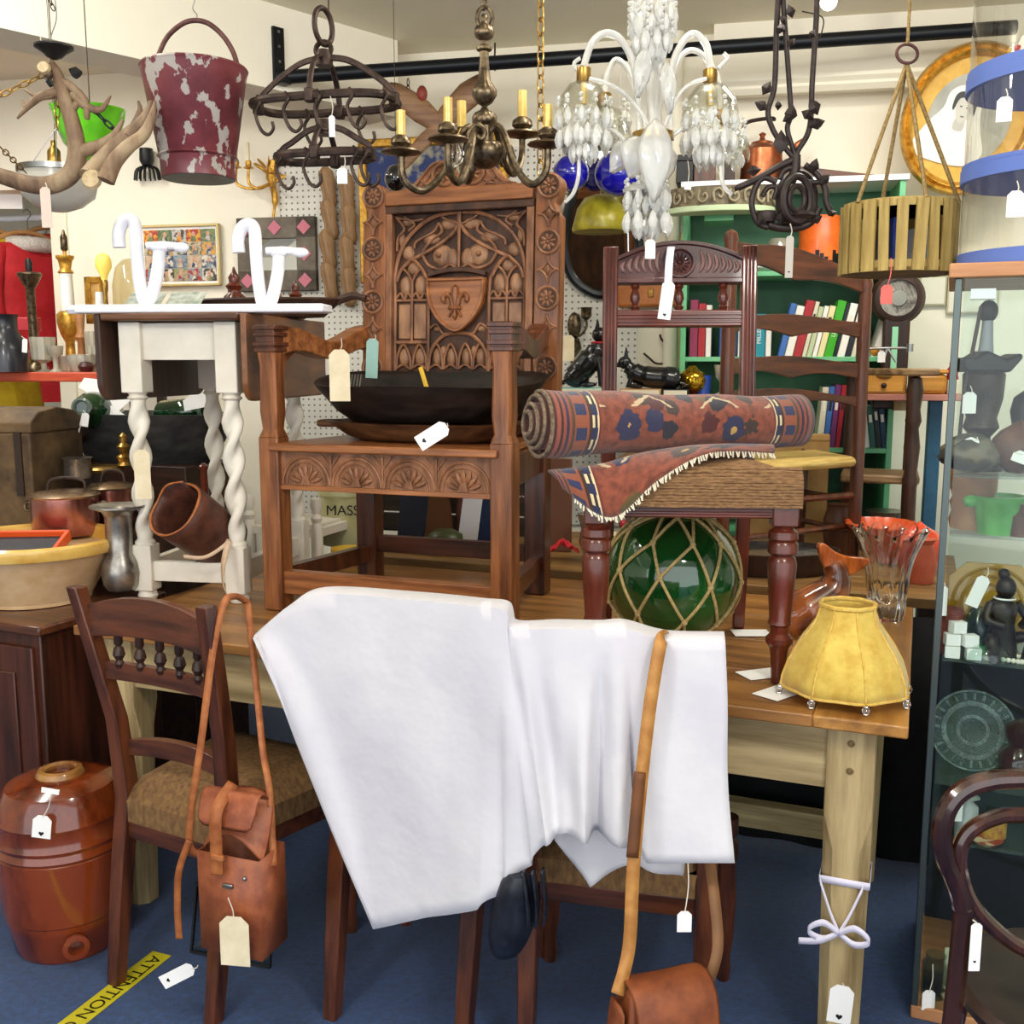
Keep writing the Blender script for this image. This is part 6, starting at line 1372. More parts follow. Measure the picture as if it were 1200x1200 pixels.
for i, (x, y, r) in enumerate(((112, 455, 30), (140, 470, -40), (128, 487, 10), (232, 470, -12))):
    tag(MB(FR(D(x, y, 3.5-.02*i)) @ RY(r) @ RX(-15)).prism([(-.05, -.025), (.05, -.025), (.05, .012), (0, .035), (-.05, .012)], -.001, .001).obj('envelope', paper), ['white envelope with pointed flap under the red shelf', 'white card slip leaning in the trough beside the bottle', 'folded paper lying on the trough rim', 'pale paper strip behind the twist legs'][i], 'paper')
for i, (x, y, d, pr, mt, lb, ct) in enumerate(((92, 560, 3.2, [(1, 0), (14, 0), (16, 4), (15, 22), (17, 24), (1, 22)], tin, 'small pewter pot behind the copper pan', 'pot'), (146, 545, 3.3, [(1, 0), (9, 0), (6, 4), (9, 10), (4, 14), (8, 22), (4, 26), (5, 34), (1, 38)], brass, 'small brass candlestick behind the copper pans', 'candlestick'), (120, 552, 3.3, [(1, 0), (24, 0), (26, 3), (22, 6), (1, 7)], brass, 'flat brass dish behind the copper pans', 'dish'), (240, 582, 3.2, [(4, 0), (5, 4), (4, 30), (6, 36), (1, 40)], mahog, 'small turned brown wooden post behind the leather gaiter', 'post'), (75, 520, 3.5, [(1, 0), (20, 0), (28, 10), (26, 10), (1, 3)], brownp, 'shallow dark brown dish beside the trough', 'dish'))):
    turned(ct.replace(' ', '_'), lb, ct, x, y, d, pr, mt)
# red shelf
rs = mat('red_shelf', '#b03a22', '#d05a38', .45, 0, 8, WX); ZR = D(60, 436, 3.95).z
RS = FR((D(130, 440, 3.9).x, 3.86, 0), -12); t = thing('red_shelf', 'red painted shelf table with glass and lamps on it', 'shelf', RS)
MB(RS).box(-1.3, .0, -.06, .44, ZR-.035, ZR).obj('board', rs, t, bev=.004)
for x in (-1.25, -.04):
    for y in (.2, .40): MB(RS).box(x, x+.03, y, y+.03, 0, ZR-.035).obj('leg', darkwood, t)
onr = lambda x, dd=3.98: dd
def R_item(name, lb, ct, x, prof, mt, dd=3.98, n=20, y=None, **kw): 
    p = D(x, 430, dd); yb = 430; 
    # base pixel of the shelf top at that distance
    s = (EYE-ZR)/dd; yb = 600+1200*math.tan(math.atan(s)-TILT)
    return turned(name, lb, ct, x, yb-.5, dd, prof, mt, n, **kw)
cglass = mat('old_crystal', '#d8d2c0', rough=.08, trans=.6)
t = thing('red_chair', 'red painted chair back behind the black jug', 'chair', RS @ TR(-.62, .30, ZR))
p = D(20, 372, 4.15); k = mpp(20, 372, 4.15)
for (x0, x1, y0, y1) in ((-40, 48, 372, 388), (40, 48, 388, 434), (-40, -32, 388, 434), (-32, 40, 412, 420)):
    a = D(x0, y0, 4.12); b = D(x1, y1, 4.12); MB().box(a.x, b.x, 4.10, 4.13, b.z, a.z).obj('back_rail', mat('red_paint', '#a8232c', rough=.35), t, bev=.004)
R_item('black_jug', 'tall black leather jug standing on the red shelf', 'jug', 8, [(1, 0), (24, 0), (25, 25), (20, 40), (15, 48), (15, 62), (17, 66), (1, 66)], mat('black_jug_leather', '#121218', '#2a2a32', .3, 0, 15, coat=.3), 3.86, 28)
price_tag('white price tag on the black leather jug', 29, 405, 3.80, 6, 16, 6, (25, 394))
for i, (x, dd, pr, lb) in enumerate(((52, 3.9, [(1, 0), (9, 0), (3, 3), (3, 10), (12, 14), (14, 40), (13, 40), (11, 15), (1, 12)], 'cut glass goblet standing next to the red coat'), (66, 3.88, [(1, 0), (8, 0), (3, 4), (3, 16), (8, 20), (9, 30), (8, 30), (1, 21)], 'small stemmed glass on the red shelf'), (80, 3.95, [(1, 0), (12, 0), (15, 10), (18, 18), (16, 18), (1, 6)], 'cut glass bowl in the middle of the red shelf'), (97, 3.92, [(1, 0), (11, 0), (16, 12), (14, 20), (13, 19), (1, 5)], 'round cut glass bowl beside the tumbler'), (113, 3.96, [(1, 0), (9, 0), (10, 30), (9, 30), (8, 3), (1, 3)], 'tall ribbed glass tumbler on the red shelf'), (124, 3.9, [(1, 0), (9, 0), (10, 34), (9, 34), (8, 3), (1, 3)], 'ribbed glass tumbler at the end of the red shelf'), (110, 4.1, [(1, 0), (7, 0), (8, 46), (7, 46), (6, 3), (1, 3)], 'slim grey glass vase behind the tumblers'))):
    R_item('crystal_glass', lb, 'glass', x, pr, cglass, dd, 24, flute=.05, nf=12)
R_item('dark_bowl', 'small dark red bowl among the glasses', 'bowl', 101, [(1, 0), (6, 0), (9, 6), (6, 11), (1, 12)], mat('dark_red', '#3a1410'), 3.87)
# lamps and candlesticks
t = thing('column_lamp', 'white and gold column lamp base standing against the wall', 'lamp', FR(D(84, 430, 4.2)))
for pr, mt, n_ in (([(1, 0), (12, 0), (12, 4), (6, 10), (5, 30), (10, 40), (13, 52), (13, 62), (9, 66)], gilt, 'gilt_base'), ([(8, 64), (8, 66), (7, 110), (1, 110)], mat('white_enamel', '#ecebe2', rough=.25), 'column'), ([(6, 108), (9, 110), (6, 114), (8, 124), (10, 126), (10, 129), (2, 130), (2, 136)], gilt, 'capital'), ([(2, 134), (4, 136), (4, 150), (2, 154), (1, 158)], abrass, 'bulb_holder')):
    turned('l', '', '', 84, 432, 4.2, pr, mt, parent=t, pname=n_)
t = thing('brass_candlestick', 'tall brass column candlestick in front of the coats', 'candlestick', FR(D(42, 436, 4.0)))
turned('l', '', '', 42, 436, 4.0, [(1, 0), (16, 0), (14, 6), (6, 10), (5, 12), (5, 96), (8, 100), (12, 108), (14, 112), (12, 114), (4, 115)], abrass, parent=t, pname='column'); turned('l', '', '', 42, 436, 4.0, [(3, 114), (4, 118), (4, 126), (2, 130)], blackp, parent=t, pname='socket')
t = thing('edison_lamp', 'brass lamp stand with a round amber filament bulb', 'lamp', FR(D(128, 432, 4.25)))
turned('l', '', '', 128, 432, 4.25, [(1, 0), (13, 0), (13, 3), (3, 8), (3, 56), (8, 60), (8, 70), (3, 74), (3, 86), (4, 92), (4, 100), (3, 102)], brass, parent=t, pname='stand')
turned('l', '', '', 128, 432, 4.25, [(3, 100), (4, 106), (9, 116), (9, 124), (6, 130), (1, 132)], emit('amber_bulb', '#e8c860', .25), parent=t, pname='bulb')
turned('turned_candlestick', 'turned wooden candlestick behind the white board end', 'candlestick', 97, 432, 4.12, [(1, 0), (9, 0), (5, 8), (4, 30), (7, 36), (4, 42), (6, 62), (4, 66), (7, 72), (1, 72)], mat('turned_elm', '#8c5a30', '#b88450', .4))
turned('white_candlestick', 'slim white candlestick beside the small gold frame', 'candlestick', 121, 432, 4.15, [(1, 0), (8, 0), (4, 8), (3, 60), (5, 66), (4, 88), (1, 88)], mat('white_enamel'))
t = thing('glass_cloche', 'pale glass cloche standing behind the white brackets', 'cloche', FR(D(158, 432, 4.3))); turned('l', '', '', 158, 432, 4.3, [(18, 0), (20, 30), (20, 95), (16, 115), (8, 124), (1, 126)], thin_glass('cloche_glass', '#efe9d2', .6), 28, parent=t, pname='dome', cap=False); turned('l', '', '', 158, 432, 4.3, [(1, 0), (20, 0), (20, 3), (1, 3)], brass, parent=t, pname='base')
M = FR(D(113, 352, 4.32), -10); k = mpp(113, 352, 4.32); t = thing('gold_frame', 'small gold picture frame beside the filament lamp', 'frame', M)
for a in ((-13, 13, 20, 27), (-13, 13, -27, -20), (-13, -6, -27, 27), (6, 13, -27, 27)): MB(M).box(a[0]*k, a[1]*k, -.01, .01, a[2]*k, a[3]*k).obj('frame_bar', gilt, t, bev=.002)
MB(M).box(-7*k, 7*k, -.002, .004, -21*k, 21*k).obj('picture', mat('ochre_print', '#b88a40', '#d8b470', .6, 0, 20), t)
# ---- coats on a rail in the alcove
zb_ = D(40, 256, 5.15).z; A_, B_2 = D(-60, 258, 5.2), D(80, 254, 5.1)
t = thing('clothes_rail', 'white clothes rail in the alcove', 'clothes rail', FR((D(0, 256, 5.15).x, 5.15, 0))); MB().tube([A_, B_2], .016, 10).obj('bar', whitep, t)
for p in (A_, B_2): MB().tube([p, V((p.x, p.y, 0))], .016, 10).obj('upright', whitep, t)
fur = mat('white_fur', '#cfc8bc', '#f0ece4', 1, 0, 120, bump=1, dist=.01)
def coat(name, lb, ct, x, y0, y1, w, mt, d=5.12, trims=(), yaw=40):
    top = D(x, 256, d); top.z = zb_+.0; sh = D(x, y0, d); k = mpp(x, y0, d); hem = D(x, y1, d); M = FR(V((sh.x, d, 0)), yaw)
    th = thing('wooden_hanger', 'wooden coat hanger carrying the '+ct, 'hanger', FR(V((sh.x, d, sh.z)), yaw), 'wooden hangers on the white rail')
    MB(M).tube(spline([(-.2, 0, sh.z+.0), (-.1, 0, sh.z+.045), (0, 0, sh.z+.06), (.1, 0, sh.z+.045), (.2, 0, sh.z+.0)], 5), .011, 8).obj('hanger_body', mat('beech', '#b07c48', '#c99a64', .5, 0, 10), th)
    MB(M).tube(spline([(0, 0, sh.z+.06), (0, 0, zb_-.03), (.02, 0, zb_), (.0, 0, zb_+.022), (-.02, 0, zb_+.005)], 5), .0022, 5).obj('hanger_hook', mat('steel'), th)
    t = thing(name, lb, ct.split()[-1], M); hw = .19; R_ = []
    for f, ww, dp in ((-.035, .05, .04), (0, .17, .055), (.06, .2, .07), (.4, .19, .075), (1, .23, .09)):
        z = sh.z+(hem.z-sh.z)*f; R_.append([(ww*cos(a)*(1+.04*sin(7*a)), dp*sin(a)*(1+.15*sin(5*a+f*4)), z) for a in [2*PI*i/24 for i in range(24)]])
    MB(M).loft(R_).obj('coat_body', mt, t, 70)
    for s in (-1, 1):
        z1_ = sh.z-.02; MB(M).tube(spline([(s*.17, 0, z1_), (s*.235, -.02, z1_-.2), (s*.24, -.05, z1_-.52)], 6), [.05]*4+[.055]*4+[.06]*5, 12).obj('sleeve', mt, t, 70)
        if 'cuff' in trims: MB(M).tube([(s*.24, -.046, z1_-.47), (s*.24, -.056, z1_-.56)], .072, 12).obj('fur_cuff', fur, t, 70)
    if 'collar' in trims: MB(M).tube([(.10*cos(a), .075*sin(a), sh.z+.0) for a in [2*PI*i/16 for i in range(16)]], .036, 8, True).obj('fur_collar', fur, t, 70)
    if 'hem' in trims: MB(M).loft([[(.25*cos(a), .11*sin(a), hem.z+dz_) for a in [2*PI*i/24 for i in range(24)]] for dz_ in (-.03, .07)]).obj('fur_hem', fur, t, 70)
redc = mat('red_coat', '#a8141c', '#c42830', .75, 0, 8, bump=.2); yelc = mat('mustard_cloth', '#a88a10', '#c8ac20', .8, 0, 8, bump=.2); navy = mat('navy_cloth', '#141a2c', '#222c44', .8, 0, 8)
coat('mustard_coat', 'mustard yellow coat hanging at the end of the rail', 'yellow coat', -12, 284, 492, 1, yelc, 4.86, yaw=64)
coat('festive_coat', 'red coat with white fur collar and cuffs', 'fur-trimmed coat', 34, 288, 402, 1, redc, 5.0, ('collar', 'cuff'), 62)
coat('red_dress', 'long plain red coat next to the white post', 'red coat', 64, 282, 470, 1, redc, 5.18, yaw=62)
coat('fur_coat', 'dark coat with shaggy white fur hem below the red shelf', 'shaggy coat', 56, 310, 462, 1, navy, 5.5, ('hem',), 66)
M = FR(D(5, 216, 4.9)); t = thing('white_notice', 'white notice board with black lettering hanging in the alcove opening', 'sign', M); k = mpp(5, 216, 4.9)
MB(M).box(-40*k, 20*k, -.004, .004, -28*k, 30*k).obj('board', paper, t); text('N', .06, blackp, M @ TR(-2*k, -.006, 0) @ RX(90), t)
for x in (-30, 10): MB().tube([M @ V((x*k, 0, 29*k)), V(((M @ V((x*k, 0, 0))).x, 4.9, CEIL))], .001, 4).obj('cord', string, t)
# ---- pictures on the wall
def on_wall(x, y, off=.012):
    r = ray(x, y); n = V((sin(math.radians(12)), cos(math.radians(12)), 0)); w0 = V((-.4, 4.38, 0)); s = (w0-EYEV).dot(n)/r.dot(n); p = EYEV+r*s
    return p-n*off
def wall_frame(x, y, off=.012): return FR(on_wall(x, y, off), WALLYAW)
M = wall_frame(214, 300, .02); k = mpp(214, 300, 4.6); t = thing('photo_collage', 'gold-framed collage of family snapshots on the wall', 'picture', M); W_, H_ = 51*k, 35*k
for a in ((-W_, W_, H_-.01, H_), (-W_, W_, -H_, -H_+.01), (-W_, -W_+.01, -H_, H_), (W_-.01, W_, -H_, H_)): MB(M).box(a[0], a[1], -.012, .012, a[2], a[3]).obj('frame_bar', mat('pale_gilt', '#c8b070', '#dcc890', .4, .3), t, bev=.002)
MB(M).box(-W_, W_, 0, .008, -H_, H_).obj('mount', paper, t)
cols = ['#8fa0a8', '#c8b49a', '#5c6a50', '#a83a34', '#d8cfc0', '#3c4a66', '#d8a040', '#7a8a5a', '#b89a80', '#6a7484', '#c4c0b8', '#4a4038']; rn = random.Random(11); q = 0
for i in range(12): mat('snap_%d' % i, cols[i], cols[(i*5+3) % 12], .4, 0, 45, ramp=(.46, .54))
for i in range(5):
    for j in range(4):
        x0 = -W_+.02+(2*W_-.04)*i/5; z0 = -H_+.02+(2*H_-.04)*j/4; ww = (2*W_-.04)/5; hh = (2*H_-.04)/4
        s = MB(M).box(x0+.001, x0+ww-.001, -.003, 0, z0+.001, z0+hh-.001).obj('snapshot', mat('snap_%d' % (q % 12), cols[q % 12], cols[(q*5+3) % 12], .4, 0, 45, ramp=(.46, .54)), t)
        MB(M).ball((x0+ww*.5, -.003, z0+hh*.62), (.009, .002, .011), 8, 5).obj('face_blob', mat('snap_skin', '#c89a80'), s); MB(M).prism([(x0+ww*.3, z0+.004), (x0+ww*.7, z0+.004), (x0+ww*.62, z0+hh*.45), (x0+ww*.38, z0+hh*.45)], -.0045, -.003).obj('figure_blob', mat('snap_%d' % ((q+4) % 12)), s); q += 1
M = wall_frame(328, 299, .02); k = mpp(328, 299, 4.5); t = thing('diamond_mirror', 'square mirror in a grey wooden frame with pink diamonds', 'mirror', M); W_, H_ = 49*k, 42*k; gf_ = mat('grey_driftwood', '#5c5348', '#7c7264', .7, 0, 12, bump=.3); fw = 24*k
for a in ((-W_, W_, H_-fw, H_), (-W_, W_, -H_, -H_+fw), (-W_, -W_+fw, -H_, H_), (W_-fw, W_, -H_, H_)): MB(M).box(a[0], a[1], -.018, .018, a[2], a[3]).obj('frame_board', gf_, t, bev=.003)
MB(M).box(-W_+fw, W_-fw, -.004, .004, -H_+fw, H_-fw).obj('mirror_glass', mat('mirror', '#e8e8e4', rough=.02, metal=1), t)
for x, z in ((-.02, 1), (.72, 1), (-.75, 1), (.72, -1), (-.75, -1), (.72, 0)):
    MB(M @ TR(x*W_*1.0, -.02, z*(H_-fw/2)) @ RY(45)).box(-.022, .022, -.002, .002, -.022, .022).obj('pink_diamond', mat('pink_felt', '#c87888', rough=.8), t)
# gilt sconce
M = wall_frame(322, 210, .03); t = thing('gilt_sconce', 'gilt leafy wall sconce with two candles', 'sconce', M)
MB(M).tube(spline([(0, 0, -.17), (.012, 0, -.08), (-.005, 0, 0), (.01, 0, .07)], 5), [.006]*4+[.014]*6+[.02]*6, 8).obj('stem', gilt, t)
for k_ in range(9): a = k_*.7; MB(M @ TR(.01*cos(a)*2, -.01, .02+.012*k_-.04) @ RZ(k_*50) @ RY(60)).ball((0, 0, .03), (.008, .003, .03), 6, 5).obj('gilt_leaf', gilt, t)
for x, z in ((-.125, .06), (-.07, .055), (.04, .03)):
    MB(M).tube(spline([(0, 0, -.02), (x*.5, -.05, -.05), (x, -.07, -.03), (x, -.07, z-.03)], 5), .006, 6).obj('arm', gilt, t); MB(M @ TR(x, -.07, z-.03)).lathe([(.001, 0), (.022, .004), (.02, .008), (.01, .012), (.013, .02), (.012, .034), (.001, .034)], 16).obj('candle_cup', gilt, t)
    if x < 0: MB(M @ TR(x, -.07, z)).lathe([(.0075, 0), (.0075, .075), (.001, .08)], 10).obj('candle', mat('ivory_wax', '#e8dcb8', rough=.5), t)
M = wall_frame(178, 196, .04); t = thing('black_iron_flower', 'black iron spiky flower bracket on the wall', 'bracket', M); MB(M).lathe([(.02, 0), (.03, .02), (.028, .07), (.001, .07)], 14).obj('cup', blackp, t)
for k_ in range(16): a = 2*PI*k_/16; MB(M).tube(spline([(0, 0, 0), (.05*cos(a), .02*sin(a), -.015), (.062*cos(a), .025*sin(a), -.06)], 4), .004, 5).obj('spike', blackp, t)
# wooden things on top of the gateleg table, behind the white bracket
zg = .762+zt_+.021
c = TM @ V((.12, .30, 0)); M = FR((c.x, c.y, zg), -12); t = thing('wooden_boat_tray', 'long dark carved wooden tray on the gateleg table', 'tray', M); rings = []
for k_, z in ((.02, 0), (.75, 0), (1, .05), (.95, .055), (.7, .015), (.02, .012)): rings.append([(.24*k_*cos(a), .09*k_*sin(a), z) for a in [2*PI*i/32 for i in range(32)]])
MB(M).loft(rings).obj('tray_body', mat('tray_wood', '#2c1a12', '#4a3022', .6, 0, 8, WX, .3), t); MB(M).tube(spline([(.22, 0, .045), (.27, 0, .06), (.31, 0, .052)], 4), [.012]*5+[.01]*4, 8).obj('handle', mat('tray_wood'), t)
for i, x in enumerate((276, 347)):
    turned('wooden_finial', ['turned wooden finial block beside the second white bracket', 'smaller turned wooden finial beside the scroll-cut board'][i], 'finial', x, 600+1200*math.tan(math.atan((EYE-zg)/3.2)-TILT)-.3, 3.2, [(1, 0), (13, 0), (13, 26), (8, 30), (8, 34), (11, 38), (6, 42), (7, 48), (3, 54), (1, 60)] if i == 0 else [(1, 0), (11, 0), (11, 20), (6, 24), (8, 28), (4, 32), (5, 36), (1, 44)], mahog, 8)
M = FR(D(325, 600+1200*math.tan(math.atan((EYE-zg)/3.2)-TILT)-.3, 3.2)); k = mpp(325, 356, 3.34); tag(MB(M).prism([(a*k, b*k) for a, b in ((-14, 0), (20, 0), (18, 14), (10, 16), (5, 26), (0, 40), (-6, 40), (-10, 30), (-14, 26))], -.012, .012).obj('scroll_board', oak_x, bev=.003), 'small scroll-cut wooden board between the turned finials', 'board')
for i, (x, w_) in enumerate(((217, 26), (170, 14))):
    tag(MB(FR(D(x, 352, 2.98)) @ RX(-60)).box(-.05, .05, -.001, .001, -.03, .05).obj('postcard', mat('postcard', '#d0d4cc', '#8a9a88', .5, 0, 40)), ['picture postcard lying beside the first white bracket', 'second picture postcard behind the white board'][i], 'card')
# shoe lasts on the pegboard
last = mat('last_wood', '#7c5c3c', '#a8845c', .6, 0, 10, WZ, .2)
for i in range(8):
    col, row = i % 2, i//2; M = wall_frame(389+col*22+(row % 2)*2, 222+row*36+col*6, .035) @ RY(-6+4*col) @ RX(8)
    t = thing('shoe_last', 'wooden shoe last hanging on a string on the pegboard', 'shoe last', M, 'wooden shoe lasts strung on the pegboard'); rings = []
    for u, w_, dp in ((0, .012, .012), (.12, .03, .026), (.35, .036, .022), (.6, .028, .026), (.85, .03, .034), (1, .016, .02)): rings.append([(w_*cos(a), -dp*.3+dp*sin(a), .085-.17*u) for a in [2*PI*q/14 for q in range(14)]])
    MB(M).loft(rings).obj('last_body', last, t, 70); MB(M).tube([(0, .0, .08), (0, .02, .16)], .0015, 4).obj('cord', string, t)
# gilt framed painting behind the gothic chair
a, b = on_wall(420, 166, .02), on_wall(600, 330, .02); M = FR(on_wall(510, 248, .034), WALLYAW); W_ = (b-a).length*.36; H_ = abs(a.z-b.z)/2
t = thing('gilt_painting', 'blue painting in a gilt frame half hidden behind the carved armchair', 'painting', M)
for q in ((-W_, W_, H_-.035, H_), (-W_, W_, -H_, -H_+.035), (-W_, -W_+.035, -H_, H_), (W_-.035, W_, -H_, H_)): MB(M).box(q[0], q[1], -.018, .018, q[2], q[3]).obj('frame_bar', gilt, t, bev=.006)
MB(M).box(-W_+.03, W_-.03, -.002, .006, -H_+.03, H_-.03).obj('canvas', mat('blue_canvas', '#2c3c70', '#b8b090', .7, 0, 4, ramp=(.48, .54)), t)
# wooden propeller blades on a chain
M = FR(D(505, 150, 3.9)); k = mpp(505, 150, 3.9); t = thing('wooden_propeller', 'old carved wooden propeller hanging on a chain from the rail', 'propeller', M); pw = mat('propeller_wood', '#6e4c34', '#94704e', .5, 0, 8, WX, .2)
for pts in ([(-56, 42, 10), (-40, 38, 18), (-10, 18, 20), (10, 2, 12)], [(10, 2, 12), (20, 14, 18), (45, 38, 22), (62, 54, 12)], [(10, 2, 10), (-8, -14, 12), (-28, -36, 10), (-38, -48, 6)]):
    S_ = spline([(p[0]*k, 0, p[1]*k) for p in pts], 5); rr = [pts[min(3, i//5)][2]*(1-(i % 5)/5)+pts[min(3, i//5+1)][2]*((i % 5)/5) for i in range(len(S_))]
    MB(M).tube(S_, [r*k*.7 for r in rr], 12, False, 1, up=(0, 1, 0)).obj('blade', pw, t, 60)
for s_ in t.children:
    for v in s_.data.vertices: v.co.y *= .3
p1 = M @ V((-26*k, 0, 34*k)); rz = r0.z+(r1.z-r0.z)*((p1.x-r0.x)/(r1.x-r0.x)); chain('c', p1, V((p1.x, p1.y, rz)), .03, .012, .0018, ironm, parent=t); MB(M).ball((-10*k, 0, 38*k), (.02, .02, .03), 10, 7).obj('red_knob', mat('red_knob', '#8a3a2c'), t)
t = thing('black_glass_float', 'small black glass ball hanging by the carved crest', 'glass ball', FR(D(464, 224, 3.35))); M = FR(D(464, 209, 3.35)); MB(M).ball((0, 0, 0), (.036, .036, .042), 18, 12).obj('ball', mat('black_glass', '#08080c', rough=.06, coat=.8), t); wire_up(464, 196, 3.35, t, .001)
# ================================================================ second table behind, and what stands on it
ZT2 = .78
t = thing('back_table', 'dark wooden table standing behind the pine table', 'table', TABLE @ TR(-.8, 1.4, 0))
for i in range(3): MB(TABLE).box(-1.75, .12, 1.03+.24*i, 1.268+.24*i, ZT2-.03, ZT2).obj('plank', mat('back_table_wood', '#6a4a26', '#94703e', .5, 0, 4, (.7, 6, 6), .1), t, bev=.003)
for x in (-1.68, .05):
    for y in (1.09, 1.69): MB(TABLE).box(x-.035, x+.035, y-.035, y+.035, 0, ZT2-.03).obj('leg', darkwood, t)
def on_back(x, d):      # pixel row where the back table top is seen at distance d
    return 600+1200*math.tan(math.atan((EYE-ZT2)/d)-TILT)
def bt_item(name, lb, ct, x, d, prof, mt, n=24, lift=0, **kw): return turned(name, lb, ct, x, on_back(x, d)-lift-.3, d, prof, mt, n, **kw)
# ---- green bookcase with books
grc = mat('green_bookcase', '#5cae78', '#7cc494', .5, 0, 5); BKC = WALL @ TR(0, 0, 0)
xl = (WALL.inverted() @ on_wall(797, 400, 0)).x-.03; xr = (WALL.inverted() @ on_wall(1062, 400, 0)).x
f_ = -.27
def wx(x, y): # wall-local x and height for a pixel on the bookcase front plane
    r = ray(x, y); n = V((sin(math.radians(12)), cos(math.radians(12)), 0)); w0 = WALL @ V((0, f_, 0)); s = (w0-EYEV).dot(n)/r.dot(n); p = WALL.inverted() @ (EYEV+r*s); return p.x, p.z
xl = wx(797, 400)[0]; xr = wx(1052, 400)[0]; zt3 = wx(1000, 213)[1]
t = thing('green_bookcase', 'mint green painted bookcase filled with books', 'bookcase', WALL @ TR((xl+xr)/2, f_, 0))
MB(WALL).box(xl, xl+.02, f_, -.016, 0, zt3).obj('side', grc, t, bev=.002); MB(WALL).box(xr-.02, xr, f_, -.016, 0, zt3).obj('side', grc, t, bev=.002)
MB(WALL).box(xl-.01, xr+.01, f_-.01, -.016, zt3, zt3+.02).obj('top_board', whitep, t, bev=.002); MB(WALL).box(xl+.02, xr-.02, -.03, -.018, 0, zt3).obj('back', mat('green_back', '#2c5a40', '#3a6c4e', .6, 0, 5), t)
shz = [wx(930, y)[1] for y in (317, 418, 524, 625)]
for z in shz: MB(WALL).box(xl+.02, xr-.02, f_, -.03, z-.018, z).obj('shelf', grc, t, bev=.002)
bcol = ['#1c8a9c', '#e8e4dc', '#2c5aa8', '#a8242c', '#d8d0b8', '#58b030', '#3aa81c', '#ece8e0', '#20242c', '#b8c49a', '#e0d8a0', '#3c6ab0', '#8c2c50', '#d86a28', '#123a5c', '#f0ece4', '#70306a', '#1c5c50']
rnb = random.Random(21)
def book(row_z, x0, th, h, dep, col, lean, lb, txt=None, tc=None, group='books on the green bookcase'):
    M = WALL @ TR(x0, f_+.012, row_z+.0005) @ RY(lean); t = thing('book', lb, 'book', M, group)
    cm = mat('cover_'+col[1:], col, rough=.45)
    m = MB(M); m.box(0, .002, 0, dep, 0, h); m.box(th-.002, th, 0, dep, 0, h); m.box(0, th, 0, .002, 0, h); m.obj('cover', cm, t)
    MB(M).box(.002, th-.002, .002, dep-.004, .003, h-.004).obj('pages', mat('pages', '#e4dcc4', rough=.9), t)
    if txt: text(txt, min(th*.8, .02), tc or paper, M @ TR(th/2, -.0008, h*.5) @ RX(90) @ RZ(90), t, 'spine_title', .0002)
    else: MB(M).box(th*.25, th*.75, -.0006, .0004, h*.6, h*.78).obj('spine_label', mat('spine_pale' if rnb.random() < .5 else 'spine_dark', '#e8e2d0' if rnb.random() < .5 else '#22242c'), t)
    return t
words = {'#1c8a9c': 'teal', '#e8e4dc': 'white', '#2c5aa8': 'blue', '#a8242c': 'red', '#d8d0b8': 'cream', '#58b030': 'leaf green', '#3aa81c': 'bright green', '#ece8e0': 'off-white', '#20242c': 'black', '#b8c49a': 'pale green', '#e0d8a0': 'pale yellow', '#3c6ab0': 'mid blue', '#8c2c50': 'plum', '#d86a28': 'orange', '#123a5c': 'navy', '#f0ece4': 'ivory', '#70306a': 'purple', '#1c5c50': 'dark teal'}
def run(row, px0, px1, py0, lean, cols, thick, where, titles={}):
    z = shz[row]; x = wx(px0, 400)[0]; xe = wx(px1, 400)[0]; h0 = abs(wx(px0, py0)[1]-z); i = 0; prevw = 'upright'
    while i < len(cols) and x < xe:
        c = cols[i]; th = thick[i % len(thick)]; h = h0*rnb.uniform(.88, 1.0)
        nb = words[cols[i-1]] if i else None
        lb = ('leaning ' if abs(lean) > 4 else 'upright ')+words[c]+' book '+where+((' next to a '+nb+' one') if nb else ' at the end of its row')
        if titles.get(i): lb = lb.replace(' book ', ' book titled %s ' % titles[i]).replace('slanting ', '')
        book(z, x, th, h, .15, c, lean, lb, titles.get(i)); x += th/cos(math.radians(lean))+.0015; i += 1
tlc = {}
run(1, 843, 905, 385-20, 0, ['#2c5aa8', '#123a5c', '#ece8e0', '#1c8a9c', '#1c8a9c', '#e8e4dc'], [.03, .035, .02, .03, .045, .02], 'on the middle shelf', {1: 'OUR', 3: 'MILLER', 4: 'MILLER'})
run(1, 912, 1004, 350, 12, ['#3c6ab0', '#e8e4dc', '#a8242c', '#d8d0b8', '#b8c49a', '#ece8e0', '#e0d8a0', '#3aa81c', '#20242c', '#f0ece4', '#20242c', '#d8d0b8', '#e0d8a0'], [.022, .028, .03, .014, .018, .016, .022, .03, .012, .026, .018, .016], 'slanting on the middle shelf', {7: 'LEXUS', 2: 'FLU'})
run(1, 1022, 1050, 345, 16, ['#f0ece4', '#123a5c'], [.035, .03], 'by the barometer', {1: 'STUART BROWN'})
run(2, 962, 1000, 445, 4, ['#d8d0b8', '#3c6ab0', '#70306a', '#a8242c', '#20242c', '#2c5aa8'], [.022, .02, .02, .018, .016, .02], 'above the rush seat')
run(2, 1012, 1044, 470, -8, ['#d8d0b8', '#e8e4dc', '#1c5c50', '#20242c', '#123a5c'], [.022, .018, .02, .018, .02], 'on the shelf beside the small drawers')
run(3, 935, 990, 548, -24, ['#e8e4dc', '#1c8a9c', '#f0ece4', '#20242c', '#2c5aa8', '#123a5c', '#20242c'], [.02, .022, .018, .026, .024, .022, .02], 'slumped on the lowest shelf')
run(1, 808, 832, 350, 0, ['#8c2c50', '#a8242c', '#e8e4dc'], [.03, .026, .02], 'at the left side of the bookcase')
